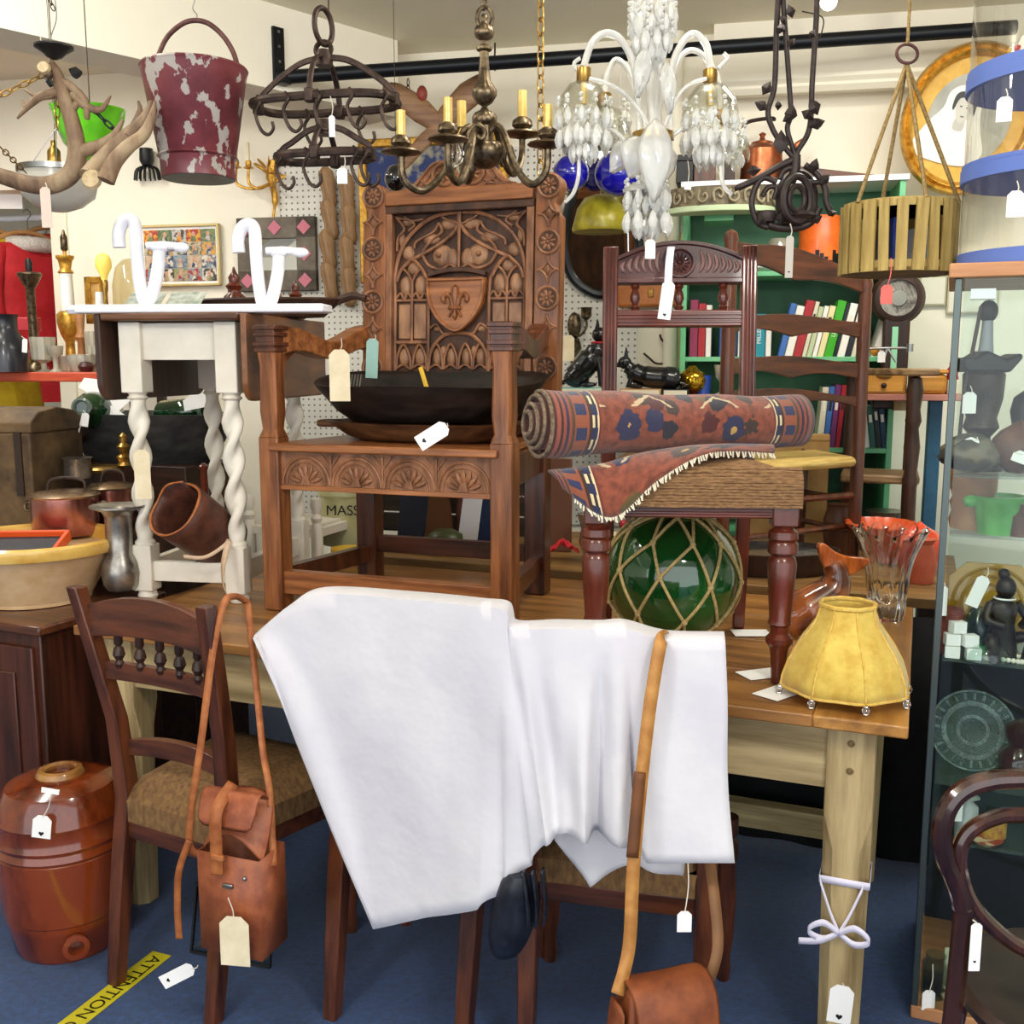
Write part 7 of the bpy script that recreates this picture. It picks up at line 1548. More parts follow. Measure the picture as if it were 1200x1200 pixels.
# things on the upper shelf and on top
def shelf_item(name, lb, ct, x, row, prof, mt, n=24, back=.06, **kw):
    z = shz[row] if row >= 0 else zt3+.02; xx = wx(x, 300)[0]; p = WALL @ V((xx, f_+back+.0, z+.0005)); k = mpp(x, 300, p.y); M = FR(p)
    return tag(MB(M).lathe([(r*k, h*k) for r, h in prof], n, **kw).obj(name, mt, None, 50), lb, ct)
orj = mat('orange_tin', '#d85a18', '#e87830', .35, 0, 8)
M = WALL @ TR(wx(962, 300)[0], f_+.07, shz[0]); k = mpp(962, 300, 3.7); t = thing('orange_tin', 'orange tin printed with a black city skyline', 'tin', M)
MB(M).lathe([(.001, 0), (.075, 0), (.075, .165), (.068, .175), (.068, .195), (.001, .195)], 36).obj('tin_body', orj, t)
for i in range(12):
    a = math.radians(200+13*i); MB(M @ RZ(200+12*i-270)).box(-.007, .007, -.0765, -.075, .012, .035+.012*((i*7) % 4)).obj('skyline_block', blackp, t)
MB(M).lathe([(.0755, 0), (.0757, .014), (.0755, .016)], 36).obj('skyline_base', blackp, t)
shelf_item('glass_jar', 'small clear glass jar on the upper bookcase shelf', 'jar', 912, 0, [(1, 0), (12, 0), (12, 34), (9, 38), (1, 38)], cglass); shelf_item('steel_tin', 'round steel tin on the upper bookcase shelf', 'tin', 823, 0, [(1, 0), (14, 0), (14, 24), (16, 26), (1, 28)], tin); shelf_item('stacked_plates', 'pale stacked plates on the upper bookcase shelf', 'plates', 885, 0, [(1, 0), (16, 0), (22, 4), (22, 14), (1, 12)], mat('pale_plate', '#c8ccc0'), 28)
shelf_item('amber_ball', 'small yellow ball in front of the slanting books', 'ball', 1032, 1, [(1, 0), (4, 1), (6, 6), (4, 11), (1, 12)], mat('ochre_ball', '#c8902c', '#a86a1c', .4), 16, .02)
# copper kettle on top of the bookcase
M = WALL @ TR(wx(893, 200)[0], f_+.12, zt3+.0205); t = thing('copper_kettle', 'copper kettle with high handle on top of the bookcase', 'kettle', M); k = .0031; ckm = mat('warm_copper', '#8c4a2c', '#b8704c', .3, .85, 14)
MB(M).lathe([(.001, 0), (.075, 0), (.078, .02), (.074, .12), (.05, .14), (.04, .142)], 28).obj('kettle_body', ckm, t); MB(M).lathe([(.042, .14), (.04, .15), (.012, .16), (.008, .17), (.014, .18), (.001, .188)], 20).obj('lid', ckm, t)
MB(M).tube(spline([(.07, 0, .05), (.11, 0, .08), (.12, 0, .13), (.15, 0, .15)], 5), [.024]*5+[.016]*5+[.012]*6, 10).obj('spout', ckm, t); MB(M).tube(spline([(-.05, 0, .135), (-.07, 0, .19), (-.055, 0, .225), (.03, 0, .235), (.04, 0, .225)], 5), .007, 8).obj('handle', ironm, t)
for i, (x0, x1, h, lb) in enumerate(((792, 812, 28, 'black box on top of the bookcase above the carved shelf'), (813, 838, 30, 'brown box on top of the bookcase above the carved shelf'), (849, 861, 22, 'small dark ebony box beside the copper kettle'))):
    a, b = wx(x0, 205)[0], wx(x1, 205)[0]; t = thing('wooden_box', lb, 'box', WALL @ TR((a+b)/2, f_+.08, zt3+.02), 'dark boxes on the bookcase'); bxm = (blackp, walnut, darkwood)[i]
    MB(WALL).box(a, b, f_+.02, f_+.14, zt3+.0205, zt3+.02+h*.0028).obj('box_body', bxm, t, bev=.002); MB(WALL).box(a-.002, b+.002, f_+.018, f_+.142, zt3+.02+h*.0028, zt3+.02+h*.0036).obj('lid', bxm, t, bev=.002)
a, b = wx(925, 205)[0], wx(1028, 205)[0]; tag(MB(WALL).prism([(a, zt3+.0205), (b, zt3+.0205), (b, zt3+.03), (a, zt3+.075)], f_+.05, f_+.12).obj('wooden_wedge', walnut_x, bev=.002), 'long dark wooden wedge on top of the bookcase', 'wedge')
price_tag('small price tag on a thread above the carved shelf', 806, 218, 3.52, 8, 8, 0, (806, 188))
# carved shelf with pale green underside
p = D(842, 246, 3.62); M = FR(p, -12); k = mpp(842, 246, 3.62); t = thing('carved_shelf', 'bow-fronted shelf with carved scroll frieze and pale green underside', 'shelf', M); RX_ = 66*k; n = 20
arc = [(RX_*cos(a), -.12*sin(a)) for a in [PI*i/n for i in range(n+1)]]
MB(M).loft([[(x, y+.13, 0) for x, y in arc], [(x, y+.13, .02) for x, y in arc]]).obj('underside', mat('pale_green', '#b8cca0', '#c8d8b4', .6, 0, 4), t, bev=.003)
MB(M).loft([[(x*.97, y*.97+.13, .02) for x, y in arc], [(x*.97, y*.97+.13, .085) for x, y in arc]]).obj('frieze', mat('carved_grey', '#4c4434', '#8c8066', .7, 0, 30, bump=.5), t)
for i in range(11):
    a = PI*(i+.5)/11; M2 = M @ TR(RX_*.98*cos(a), -.1195*sin(a)+.13, .052) @ RZ(90-math.degrees(a)*1.0+90-90); m = MB(M2); sg = 1 if i % 2 else -1
    m.tube(spline([(-.014, 0, -.02*sg), (-.018, 0, .01*sg), (0, -.004, .022*sg), (.014, 0, .008*sg), (.008, 0, -.008*sg), (-.002, 0, 0)], 4), .0042, 6).obj('carved_scroll', mat('carved_light', '#8c8066', '#b4a88c', .7), t)
MB(M).box(-.05, .05, .12, .26, -.02, .02).obj('fixing_cleat', grc, t)
# ---- ladder-back rush chair on the back table
lpA = D(846, 640, 2.98); lpB = D(1000, 640, 3.27); A0 = V((lpA.x, lpA.y, ZT2)); B0 = V((lpB.x, lpB.y, ZT2)); LM = FR((A0+B0)/2, math.degrees(math.atan2(B0.y-A0.y, B0.x-A0.x))); lw = (B0-A0).length/2
t = thing('ladderback_chair', 'dark ladder-back chair with rush seat standing on the back table', 'chair', LM); zz = lambda y, d: D(900, y, d).z-ZT2
ha, hb = zz(268, 2.98), zz(322, 3.27)
for s, h in ((-1, ha), (1, hb)):
    MB(LM @ TR(s*lw, 0, 0)).lathe([(.016, 0), (.02, .05), (.021, h*.5), (.02, h-.06), (.017, h-.05), (.022, h-.03), (.018, h-.012), (.001, h)], 14).obj('back_post', walnut, t)
    MB(LM @ TR(s*(lw+.03), .26, 0)).lathe([(.014, 0), (.018, .04), (.02, .33), (.001, .35)], 12).obj('front_leg', walnut, t)
    for z in (.1, .2): MB(LM).tube([(s*lw, 0, z), (s*(lw+.03), .26, z)], .009, 8).obj('stretcher', walnut, t)
for z in (.12, .22): MB(LM).tube([(-lw, 0, z), (lw, 0, z)], .010, 8).obj('stretcher', walnut, t)
MB(LM).tube([(-lw-.03, .26, .22), (lw+.03, .26, .22)], .012, 8).obj('stretcher', walnut, t)
for (ya, yb, hh) in ((293, 331, .075), (378, 386, .062), (428, 434, .062), (462, 470, .045)):
    za, zb2 = zz(ya, 2.98), zz(yb, 3.27); R_ = []
    for i in range(17):
        u = i/16; x = -lw+2*lw*u; z = za+(zb2-za)*u; up = .03*sin(PI*u)**2*(1 if ya < 300 else .5); dn = .018*abs(sin(2*PI*u)); bow = .03*sin(PI*u)
        R_.append([(x, bow-.006, z-hh/2+dn), (x, bow+.006, z-hh/2+dn), (x, bow+.006, z+hh/2+up-.01), (x, bow-.006, z+hh/2+up-.01)])
    MB(LM).loft(R_).obj('ladder_slat', walnut_x, t, 50, bev=.002)
rush = mat('rush_seat', '#a8863c', '#d4b870', .8, 0, 40, (.3, 3, 3), .5)
m = MB(LM); zs = .33; m.loft([[(-lw, -.01, zs-.02), (lw, -.01, zs-.02), (lw+.11, .28, zs-.02), (-lw-.05, .28, zs-.02)], [(-lw, -.01, zs+.012), (lw, -.01, zs+.012), (lw+.11, .28, zs+.012), (-lw-.05, .28, zs+.012)]]); m.obj('rush_seat', rush, t, bev=.014)
# ---- round-armed chair right of it (turned post and flat arm)
p = D(1062, 640, 3.36); RMx = FR((p.x, p.y, ZT2), -20); t = thing('smokers_bow_chair', 'old elm armchair with flat bowed arm and turned post on the back table', 'armchair', RMx); ho = D(1062, 436, 3.36).z-ZT2; elm = mat('dark_elm', '#2c1a12', '#4c3020', .4, 0, 6, WZ, .1)
MB(RMx).lathe([(.02, 0), (.024, .02), (.022, ho*.38), (.026, ho*.42), (.02, ho*.46), (.026, ho*.6), (.018, ho*.7), (.026, ho*.74), (.02, ho*.8), (.027, ho*.9), (.02, ho-.02), (.001, ho-.01)], 16).obj('arm_post', elm, t)
MB(RMx @ TR(.0, .2, 0)).lathe([(.02, 0), (.022, ho*.5), (.02, ho-.01)], 14).obj('arm_post', elm, t); MB(RMx @ TR(-.2, .2, 0)).lathe([(.02, 0), (.022, ho*.5), (.02, ho-.01)], 14).obj('arm_post', elm, t)
S_ = spline([(.07, -.02, ho), (-.02, -.01, ho), (-.1, .04, ho), (-.16, .1, ho), (-.2, .18, ho), (-.26, .21, ho)], 5); MB(RMx).loft([[q+V((0, -.035, -.012)), q+V((0, .035, -.012)), q+V((0, .035, .012)), q+V((0, -.035, .012))] for q in S_]).obj('bowed_arm', mat('worn_elm', '#5c4028', '#a08258', .5, 0, 8, WX, .1), t, 50, bev=.005)
MB(RMx).box(-.22, .03, .0, .22, .24, .27).obj('seat', mat('worn_elm'), t, bev=.008)
# small chest of drawers on a wall shelf, blue stand, barometer, frames
a, b = D(1008, 468, 3.62), D(1110, 468, 3.5); zsf = D(1050, 462, 3.58).z; WS = FR((D(1055, 466, 3.65).x, 3.65, 0), -12)
t = thing('pink_plank_shelf', 'worn pink plank shelf on a blue post carrying little drawers', 'shelf', WS); MB(WS).box(-.17, .2, -.09, .045, zsf-.022, zsf).obj('plank', mat('pink_plank', '#a8685a', '#c48a78', .6, 0, 6, WX), t, bev=.003)
bpt = mat('blue_post', '#1c4a64', '#2c6280', .5, 0, 6); MB(WS).box(.095, .14, -.02, .02, 0, zsf-.022).obj('blue_post', bpt, t, bev=.003); MB(WS).box(-.16, -.13, -.02, .02, 0, zsf-.022).obj('blue_post', bpt, t, bev=.003); MB(WS).box(-.02, .05, .0, .04, zsf-.06, zsf-.022).obj('bracket', pine, t)
M = WS @ TR(-.07, -.03, zsf); t = thing('small_drawers', 'little honey-coloured chest with one drawer on the pink plank', 'chest', M); hon = mat('honey_pine', '#a8701c', '#c88c34', .4, 0, 6, WX)
MB(M).box(-.075, .075, -.05, .04, 0, .078).obj('carcase', hon, t, bev=.003); dr_ = MB(M).box(-.066, .066, -.056, -.05, .008, .07).obj('drawer', mat('honey_front', '#b87c24', '#d89a40', .4, 0, 6, WX), t, bev=.002); MB(M).ball((0, -.062, .03), (.01, .008, .01), 10, 6).obj('knob', darkwood, dr_)
MB(M).lathe([(.025, 0), (.026, .003), (.02, .005)], 16, TR(0, -.056, .066) @ RX(90) @ SC(1, .5, 1)).obj('escutcheon', brass, dr_)
M = WS @ TR(.09, -.03, zsf); t = thing('honey_box', 'round-ended honey wood box beside the little drawers', 'box', M); MB(M).box(-.05, .05, -.045, .045, 0, .07).obj('box_body', hon, t, bev=.015); MB(M).box(-.053, .053, -.048, .048, .07, .085).obj('lid', hon, t, bev=.008)
tag(MB(WS @ TR(.17, -.02, zsf)).box(-.025, .025, -.03, .03, 0, .05).obj('cream_block', mat('cream_block', '#d8d0b4'), bev=.004), 'small cream box at the end of the pink plank', 'box')
M = WS @ TR(.165, -.02, zsf+.0505); t = thing('red_mill', 'small red painted grinder standing on the cream box', 'grinder', M); MB(M).lathe([(.001, 0), (.022, 0), (.018, .02), (.022, .03), (.012, .045), (.012, .06), (.001, .06)], 14).obj('body', mat('red_paint'), t)
M = WALL @ TR(wx(1051, 350)[0], f_-.022, wx(1051, 350)[1]); t = thing('banjo_barometer', 'dark wooden banjo barometer with round white dial', 'barometer', M); R0 = 27*.0033
MB(M).lathe([(.001, -.02), (R0, -.02), (R0*1.05, 0), (R0*.9, .02), (R0*.72, .024), (R0*.7, .016)], 32, RX(90)).obj('round_case', darkwood, t); MB(M).lathe([(.001, .016), (R0*.72, .016)], 32, RX(90)).obj('dial', mat('dial_white', '#dcd8cc', rough=.3), t); MB(M).lathe([(.001, .018), (R0*.34, .018), (R0*.3, .024), (.001, .025)], 20, RX(90)).obj('dial_centre', mat('dial_grey', '#8a8a80', rough=.3, metal=.5), t)
MB(M).box(-.045, .045, -.018, .02, -.36, -.06).obj('trunk', darkwood, t, bev=.01); MB(M).box(-.016, .004, -.024, -.016, -.25, -.1).obj('thermometer', mat('mint', '#8ccca4'), t); MB(M).box(-.07, .07, -.03, .02, -.39, -.355).obj('foot_moulding', darkwood, t, bev=.006)
M = WS @ TR(-.05, -.04, zsf+.1); 
t = thing('kitchen_scales', 'small metal balance on the armchair arm by the barometer', 'scales', FR(D(1040, 420, 3.4))); ptube([(1012, 409), (1040, 408), (1066, 408)], 3.4, 1.4, mat('steel'), t, 'beam_rod', 6, 3); ptube([(1040, 408), (1034, 424)], 3.4, 1.5, mat('steel'), t, 'stand', 6, 2); ptube([(1040, 408), (1050, 424)], 3.4, 1.5, mat('steel'), t, 'stand', 6, 2); turned('s', '', '', 1066, 412, 3.4, [(1, 0), (4, 0), (4, 9), (1, 9)], mat('steel'), 12, parent=t, pname='weight')
price_tag('white price tag standing on the armchair arm', 1033, 418, 3.38, 9, 13, 0, (1034, 410))
for i, (x, y, w_, h_) in enumerate(((1092, 341, 15, 17), (1139, 345, 28, 22))):
    M = wall_frame(x, y, .012); k = mpp(x, y, 3.95); t = thing('cream_print', ['blank cream print leaning beside the barometer', 'wide cream print on the wall behind the cabinet'][i], 'picture', M); MB(M).box(-w_*k, w_*k, -.006, .006, -h_*k, h_*k).obj('frame', mat('thin_frame', '#b8b090'), t); MB(M).box(-w_*k+.006, w_*k-.006, -.008, -.005, -h_*k+.006, h_*k-.006).obj('sheet', mat('cream_sheet', '#e6e2d0', rough=.7), t)
# oval portrait
k = .0033; M = wall_frame(1118, 158, .24) @ RX(6) @ RY(16); t = thing('oval_portrait', 'oval gilt frame holding a grey portrait of a bride in a veil', 'picture', M); ax_, az_ = .22, .25
ov = lambda s, y, n=48: [(ax_*s*cos(2*PI*i/n), y, az_*s*sin(2*PI*i/n)) for i in range(n)]
MB(M).loft([ov(1.0, .02), ov(1.02, -.01), ov(.98, -.03), ov(.93, -.022), ov(.9, -.034), ov(.86, -.03), ov(.83, -.008), ov(.83, .02)], closed=True).obj('gilt_frame', gilt, t, 60)
MB(M).loft([ov(.85, .0), ov(.85, .008)]).obj('ochre_mount', mat('ochre_mount', '#c89a3c', '#d8ae54', .6, 0, 20), t)
photo = MB(M).loft([ov(.62, -.004), ov(.62, .0)]).obj('photograph', mat('photo_grey', '#8f8f84', '#b4b2a4', .4, 0, 5), t)
pm_ = [('veil', '#e4e2d8', [(-.13, -.13), (-.10, -.04), (-.065, .02), (-.06, .07), (-.03, .10), (.02, .105), (.05, .08), (.06, .03), (.08, -.03), (.11, -.10), (.06, -.15), (-.06, -.155)], -.0055), ('hair', '#2c2a28', [(-.038, .03), (-.036, .07), (-.01, .085), (.03, .078), (.04, .04), (.038, .015), (.02, .06), (-.02, .06), (-.03, .02)], -.0075), ('face', '#c0bcb0', [(-.026, .03), (-.02, .06), (.005, .068), (.026, .055), (.03, .025), (.02, -.005), (.004, -.018), (-.014, -.006)], -.0065), ('neck', '#b4b0a4', [(-.012, -.0), (.016, -.002), (.02, -.04), (-.014, -.04)], -.006)]
for nm, c, pts, y in pm_: S_ = spline([(a, b, 0) for a, b in pts], 4, True); MB(M).prism([(p.x-.03, p.y) for p in S_], y, -.003).obj('portrait_'+nm, mat('pt_'+nm, c, rough=.4), photo)
for x, z, r in ((-.04, .035, .004), (-.018, .034, .004)): MB(M).ball((x, -.0068, z), (r*1.2, .0008, r*.6), 8, 4).obj('portrait_eye', mat('pt_hair'), photo)
MB(M).ball((-.026, -.0068, .004), (.007, .0008, .0025), 8, 4).obj('portrait_mouth', mat('pt_lip', '#6a625c'), photo)
MB().tube([M @ V((0, 0, az_)), wall_frame(1130, 62, .0) @ V((0, 0, 0))], .0015, 4).obj('hanging_cord', string, t)
# ================================================================ centre background: pegboard shelf with cats, mirror
zc_ = D(735, 459, 3.86).z; M = FR((D(735, 459, 3.86).x, 3.86, 0), -12); CSH = M
t = thing('wall_shelf', 'plain wooden shelf under the black cat figures', 'shelf', M); MB(M).box(-.32, .33, -.10, .22, zc_-.05, zc_-.03).obj('board', walnut_x, t, bev=.003)
for x in (-.25, .25): MB(M).prism([(0, 0), (.28, 0), (0, -.2)], -.01, .01, TR(x, .22, zc_-.05) @ RZ(-90)).obj('bracket', walnut, t)
for i, (x0, x1, z0, z1, c, lb) in enumerate(((-.27, -.06, -.03, -.006, '#d8b420', 'yellow book lying flat at the bottom of the pile under the sitting cat'), (-.27, -.065, -.006, .015, '#8cc4b8', 'pale turquoise book lying under the sitting cat'), (-.02, .23, -.03, -.012, '#6a2c1c', 'dark red book lying at the bottom of the pile under the crouching cat'), (-.02, .13, -.012, .012, '#c89a64', 'tan book lying under the crouching cat'), (.135, .23, -.012, .012, '#14161a', 'black book lying under the tail of the crouching cat'))):
    t = thing('flat_book', lb, 'book', M @ TR((x0+x1)/2, 0, zc_+z0), 'books lying on the cat shelf'); MB(M).box(x0, x1, -.08, .06, zc_+z0, zc_+z1-.0006).obj('cover', mat('fb_'+c[1:], c, rough=.5), t, bev=.001); MB(M).box(x0+.006, x1-.006, -.0812, .05, zc_+z0+.003, zc_+z1-.004).obj('pages', mat('pages'), t)
blkc = mat('black_cat', '#0b0b0d', '#1d1d20', .25, 0, 20, coat=.3)
def cat_sit(px_, lb):
    p = CSH @ V((-.145, -.01, zc_+.0155)); M = FR(p, -10); t = thing('cat_figure', lb, 'figurine', M, 'black cat figures on the shelf'); m = MB(M)
    m.tube(spline([(-.07, 0, .03), (-.05, 0, .045), (-.01, 0, .085), (.025, 0, .135), (.035, 0, .165)], 6), [.03]*4+[.042]*6+[.046]*6+[.036]*5+[.024]*6, 14)
    m.ball((-.045, 0, .035), (.05, .036, .036), 14, 8); m.ball((.04, 0, .195), (.03, .024, .028), 14, 10); m.ball((.066, 0, .188), (.014, .012, .011), 8, 6)
    for s in (-1, 1):
        m.tube([(.03, s*.014, .13), (.045, s*.015, .06), (.05, s*.015, .006)], [.016, .012, .011], 8); m.ball((.058, s*.015, .007), (.016, .01, .007), 8, 5); m.ball((-.0, s*.03, .01), (.03, .012, .01), 8, 5)
        m.loft([[(.032+dx*q, s*(.014+.004*(1-q))+dy*q*.6, .205+.05*(1-q)) for dx, dy in ((-.011, -.008), (.011, -.008), (.011, .008), (-.011, .008))] for q in (1, .6, .05)])
    m.tube(spline([(-.09, 0, .02), (-.12, .0, .012), (-.13, .02, .01)], 4), .009, 8)
    m.obj('body', blkc, t, 70); MB(M).tube([(.036+.026*cos(a), .026*sin(a), .166) for a in [2*PI*i/18 for i in range(18)]], .004, 6, True).obj('red_collar', mat('red_paint'), t); MB(M).ball((.056, 0, .135), (.006, .016, .022), 8, 6).obj('white_bib', paper, t)
cat_sit(0, 'sitting black cat figure with a red collar')
p = CSH @ V((.085, -.01, zc_+.0125)); M = FR(p, -12); t = thing('cat_figure', 'crouching black cat figure with raised ears', 'figurine', M, 'black cat figures on the shelf'); m = MB(M)
m.tube(spline([(-.085, 0, .08), (-.05, 0, .055), (0, 0, .042), (.06, 0, .038), (.11, 0, .03)], 6), [.025]*4+[.036]*6+[.04]*8+[.044]*5+[.026]*6, 14); m.ball((-.095, 0, .095), (.026, .022, .024), 12, 8); m.ball((-.117, 0, .087), (.012, .011, .01), 8, 6)
for s in (-1, 1):
    m.tube([(-.06, s*.018, .05), (-.08, s*.02, .01), (-.03, s*.024, .007)], [.014, .011, .009], 8); m.loft([[(-.09+dx*q, s*.012+dy*q*.6, .105+.05*(1-q)) for dx, dy in ((-.01, -.007), (.01, -.007), (.01, .007), (-.01, .007))] for q in (1, .6, .05)])
m.tube(spline([(.11, 0, .02), (.14, .0, .012), (.12, -.03, .008)], 4), .008, 8); m.obj('body', blkc, t, 70); MB(M).ball((-.09, 0, .06), (.008, .012, .014), 8, 6).obj('white_bib', paper, t)
turned('brass_ball', 'round brass ball at the end of the cat shelf', 'ball', 811, 462, 3.84, [(1, 0), (8, 1), (15, 8), (17, 16), (14, 25), (6, 30), (4, 33), (1, 33)], mat('yellow_brass', '#a87c14', '#d8b040', .12, .95, 20))
turned('blue_vase', 'blue glass beaker beside the brass ball', 'vase', 823, 462, 3.84, [(1, 0), (9, 0), (10, 22), (9, 22), (8, 2), (1, 2)], mat('blue_glass', '#2c50b0', rough=.1, trans=.3))
# black framed oval mirror
M = wall_frame(709, 262, .075) @ RX(9); t = thing('oval_mirror', 'waisted oval mirror in a black frame on the pegboard', 'mirror', M); k = .0034
sil = [(0, 82), (30, 72), (40, 40), (36, 5), (42, -30), (34, -62), (0, -84), (-34, -66), (-46, -30), (-42, 5), (-32, 40), (-28, 70)]
S_ = spline([(a*k, 0, b*k) for a, b in sil], 6, True); MB(M).tube(S_, .016, 8, True, 1.2).obj('frame', mat('ebonised', '#101418', '#262c32', .35), t); MB(M).prism([(p.x, p.z) for p in S_], -.002, .004).obj('mirror_glass', mat('mirror'), t, 0)
p = wall_frame(706, 272, .26).translation; t = thing('reflected_yellow_shade', 'mottled yellow glass lampshade hanging in front of the oval mirror', 'lamp', FR(p)); turned('s', '', '', 704, 272, p.y, [(33, 0), (34, 3), (28, 26), (20, 38), (8, 42), (7, 41), (19, 36), (26, 25), (31, 2)], mat('mottled_yellow', '#8c8014', '#c8bc34', .3, 0, 12, trans=.2), 30, parent=t, pname='shade'); q = D(704, 232, p.y); MB().tube([q, V((q.x, q.y, r0.z+(r1.z-r0.z)*((q.x-r0.x)/(r1.x-r0.x))))], .0015, 4).obj('cord', string, t)  # the mirror's reflection of a shade, modelled as an object before the glass
# brass knocker and cup on the pegboard
M = wall_frame(674, 382, .02); t = thing('brass_sconce', 'brass scallop wall sconce with a tulip cup on the pegboard', 'sconce', M); MB(M).ball((0, -.005, 0), (.028, .016, .055), 14, 8).obj('back_plate', abrass, t); MB(M).tube(spline([(0, -.02, -.03), (.03, -.05, -.04), (.055, -.05, -.01), (.055, -.05, .02)], 5), .005, 6).obj('arm', abrass, t); MB(M @ TR(.055, -.05, .02)).lathe([(.006, 0), (.02, .012), (.022, .045), (.026, .05), (.02, .046)], 14).obj('tulip_cup', abrass, t); MB(M).prism([(-.02, -.05), (.02, -.05), (.03, -.09), (.0, -.13), (-.01, -.16), (-.025, -.1)], -.006, .006).obj('leaf_drop', abrass, t, bev=.004)
price_tag('cream price tag in front of the brass wall sconce', 666, 408, 3.9, 14, 30, 0, (664, 385), mt=buff)
M = wall_frame(766, 347, .06); k = .0034; t = thing('tan_handbag', 'tan leather handbag seen through the rosette chair back', 'leather bag', M); MB(M).box(-40*k, 38*k, -.035, .03, -14*k, 14*k).obj('bag_body', mat('tan_bag', '#b0642c', '#c87c40', .45, 0, 12, bump=.2), t, bev=.012); MB(M).box(-.015, .005, -.042, -.034, -.01, .02).obj('clasp', brass, t, bev=.002); MB(M).tube(spline([(-.08, 0, .045), (-.05, 0, .11), (.05, 0, .11), (.08, 0, .045)], 6), .006, 6).obj('handle', leather, t)
m = MB(); p = wall_frame(788, 330, .05).translation; m.tube([V((p.x, p.y, .3)), V((p.x, p.y, CEIL))], .028, 14); struct(m.obj('trim_3', trimm))
tag(MB(wall_frame(800, 350, .03)).box(-.012, .012, -.01, .01, -.33, .25).obj('yellow_batten', mat('yellow_green_paint', '#c8c47c', rough=.5), bev=.002), 'pale yellow batten standing beside the green bookcase', 'batten')
t = thing('iron_tail_hook', 'curved black iron wall hook beside the crouching cat', 'hook', wall_frame(772, 415)); q = [on_wall(x, y, .03) for x, y in ((774, 392), (776, 398), (786, 410), (782, 424), (770, 426), (762, 420), (755, 414))]; MB().tube(spline(q, 5), .0045, 6).obj('rod', ironm, t)
# ---- things under and behind the gothic chair and rope chair, on the back table
enam = mat('cream_enamel', '#b8b480', '#d0cc9c', .3, 0, 8, coat=.3)
p = D(408, on_back(408, 3.62), 3.62); t = thing('enamel_bin', 'cream enamel bread bin with black lettering', 'bin', FR(p)); turned('e', '', '', 408, on_back(408, 3.62), 3.62, [(1, 0), (30, 0), (32, 4), (32, 62), (1, 62)], enam, 32, parent=t, pname='bin_body'); turned('e', '', '', 408, on_back(408, 3.62), 3.62, [(34, 58), (34, 66), (28, 76), (26, 82), (1, 84)], enam, 32, parent=t, pname='lid')
text('MASS', .05, blackp, FR(p+V((.0, -32*mpp(408, 640, 3.62)-.001, .13))) @ RX(90), t)
t = thing('white_spindle_chair', 'white painted childs chair with knobbed posts behind the armchair', 'chair', FR(D(372, on_back(372, 3.35), 3.35), -20)); WM_ = WM[t.name]
for x, y in ((0, 0), (-.26, 0), (0, .26), (-.26, .26)): MB(WM_ @ TR(x, y, 0)).lathe([(.02, 0), (.02, .10), (.014, .115), (.02, .13), (.012, .145), (.021, .17), (.017, .195), (.001, .2)], 14).obj('post', cream, t)
for a, b in (((0, 0, .08), (-.26, 0, .08)), ((0, 0, .08), (0, .26, .08)), ((-.26, 0, .08), (-.26, .26, .08)), ((0, .26, .08), (-.26, .26, .08))): MB(WM_).beam(a, b, .02, .03).obj('rail', cream, t, bev=.002)
MB(WM_).box(-.25, -.01, .01, .25, .09, .105).obj('seat', cream, t, bev=.004)
for i, (x, d, w_, h_, c, lb, ln) in enumerate(((481, 3.55, 34, 92, '#141c30', 'dark navy board leaning behind the gothic armchair', 6), (571, 3.6, 24, 92, '#16284c', 'blue book-like board behind the front leg of the gothic armchair', 0), (548, 3.62, 24, 56, '#e4e4ea', 'white paper sheet standing behind the gothic armchair', 8), (516, 3.7, 34, 62, '#6a4428', 'brown cardboard sheet behind the gothic armchair', -6), (655, 3.45, 30, 110, '#6e4630', 'brown wooden board behind the rope chair', 0))):
    M = FR(D(x, on_back(x, d), d), -20) @ RY(ln); k = mpp(x, 600, d); o = MB(M).box(-w_*k/2, w_*k/2, -.008, .008, .002, h_*k).obj('leaning_board', mat('brd_%d' % i, c, rough=.5), bev=.002); tag(o, lb, 'board', 'boards leaning on the back table')
t = thing('footed_bowl', 'shallow brown footed bowl holding scraps behind the armchair seat', 'bowl', FR(D(540, on_back(540, 3.7), 3.7))); turned('b', '', '', 540, on_back(540, 3.7), 3.7, [(1, 0), (20, 0), (6, 6), (5, 56), (12, 60), (24, 72), (23, 74), (8, 63), (1, 61)], brownp, parent=t, pname='bowl'); 
for s in range(5): MB(FR(D(530+5*s, on_back(540, 3.7)-73, 3.7))).ball((0, 0, 0), (.016, .014, .008), 8, 5).obj('scrap', paper if s % 2 else orm, t)
bt_item('olive_jar', 'squat olive green pot on the back table', 'pot', 522, 3.42, [(1, 0), (16, 0), (22, 10), (20, 22), (10, 28), (1, 28)], mat('olive_pot', '#2e3418', '#4c5428', .4))
bt_item('tin_box', 'round yellow tin at the back of the table', 'tin', 408, 3.36, [(1, 0), (20, 0), (20, 10), (1, 10)], mat('pencil_yellow'))
M = FR(D(545, on_back(545, 3.78), 3.78), -16); k = mpp(545, 600, 3.78); t = thing('dark_crate', 'large dark slatted crate at the back behind the gothic armchair', 'crate', M)
for i in range(5): MB(M).box(-120*k, 110*k, -.012, .0, (2+24*i)*k, (24+24*i)*k).obj('slat', mat('crate_wood', '#1c1612', '#3a2c20', .7, 0, 5, WX, .2), t, bev=.002)
for x in (-120, 96): MB(M).box(x*k, (x+14)*k, .0, .03, 1*k, 122*k).obj('corner_post', darkwood, t)
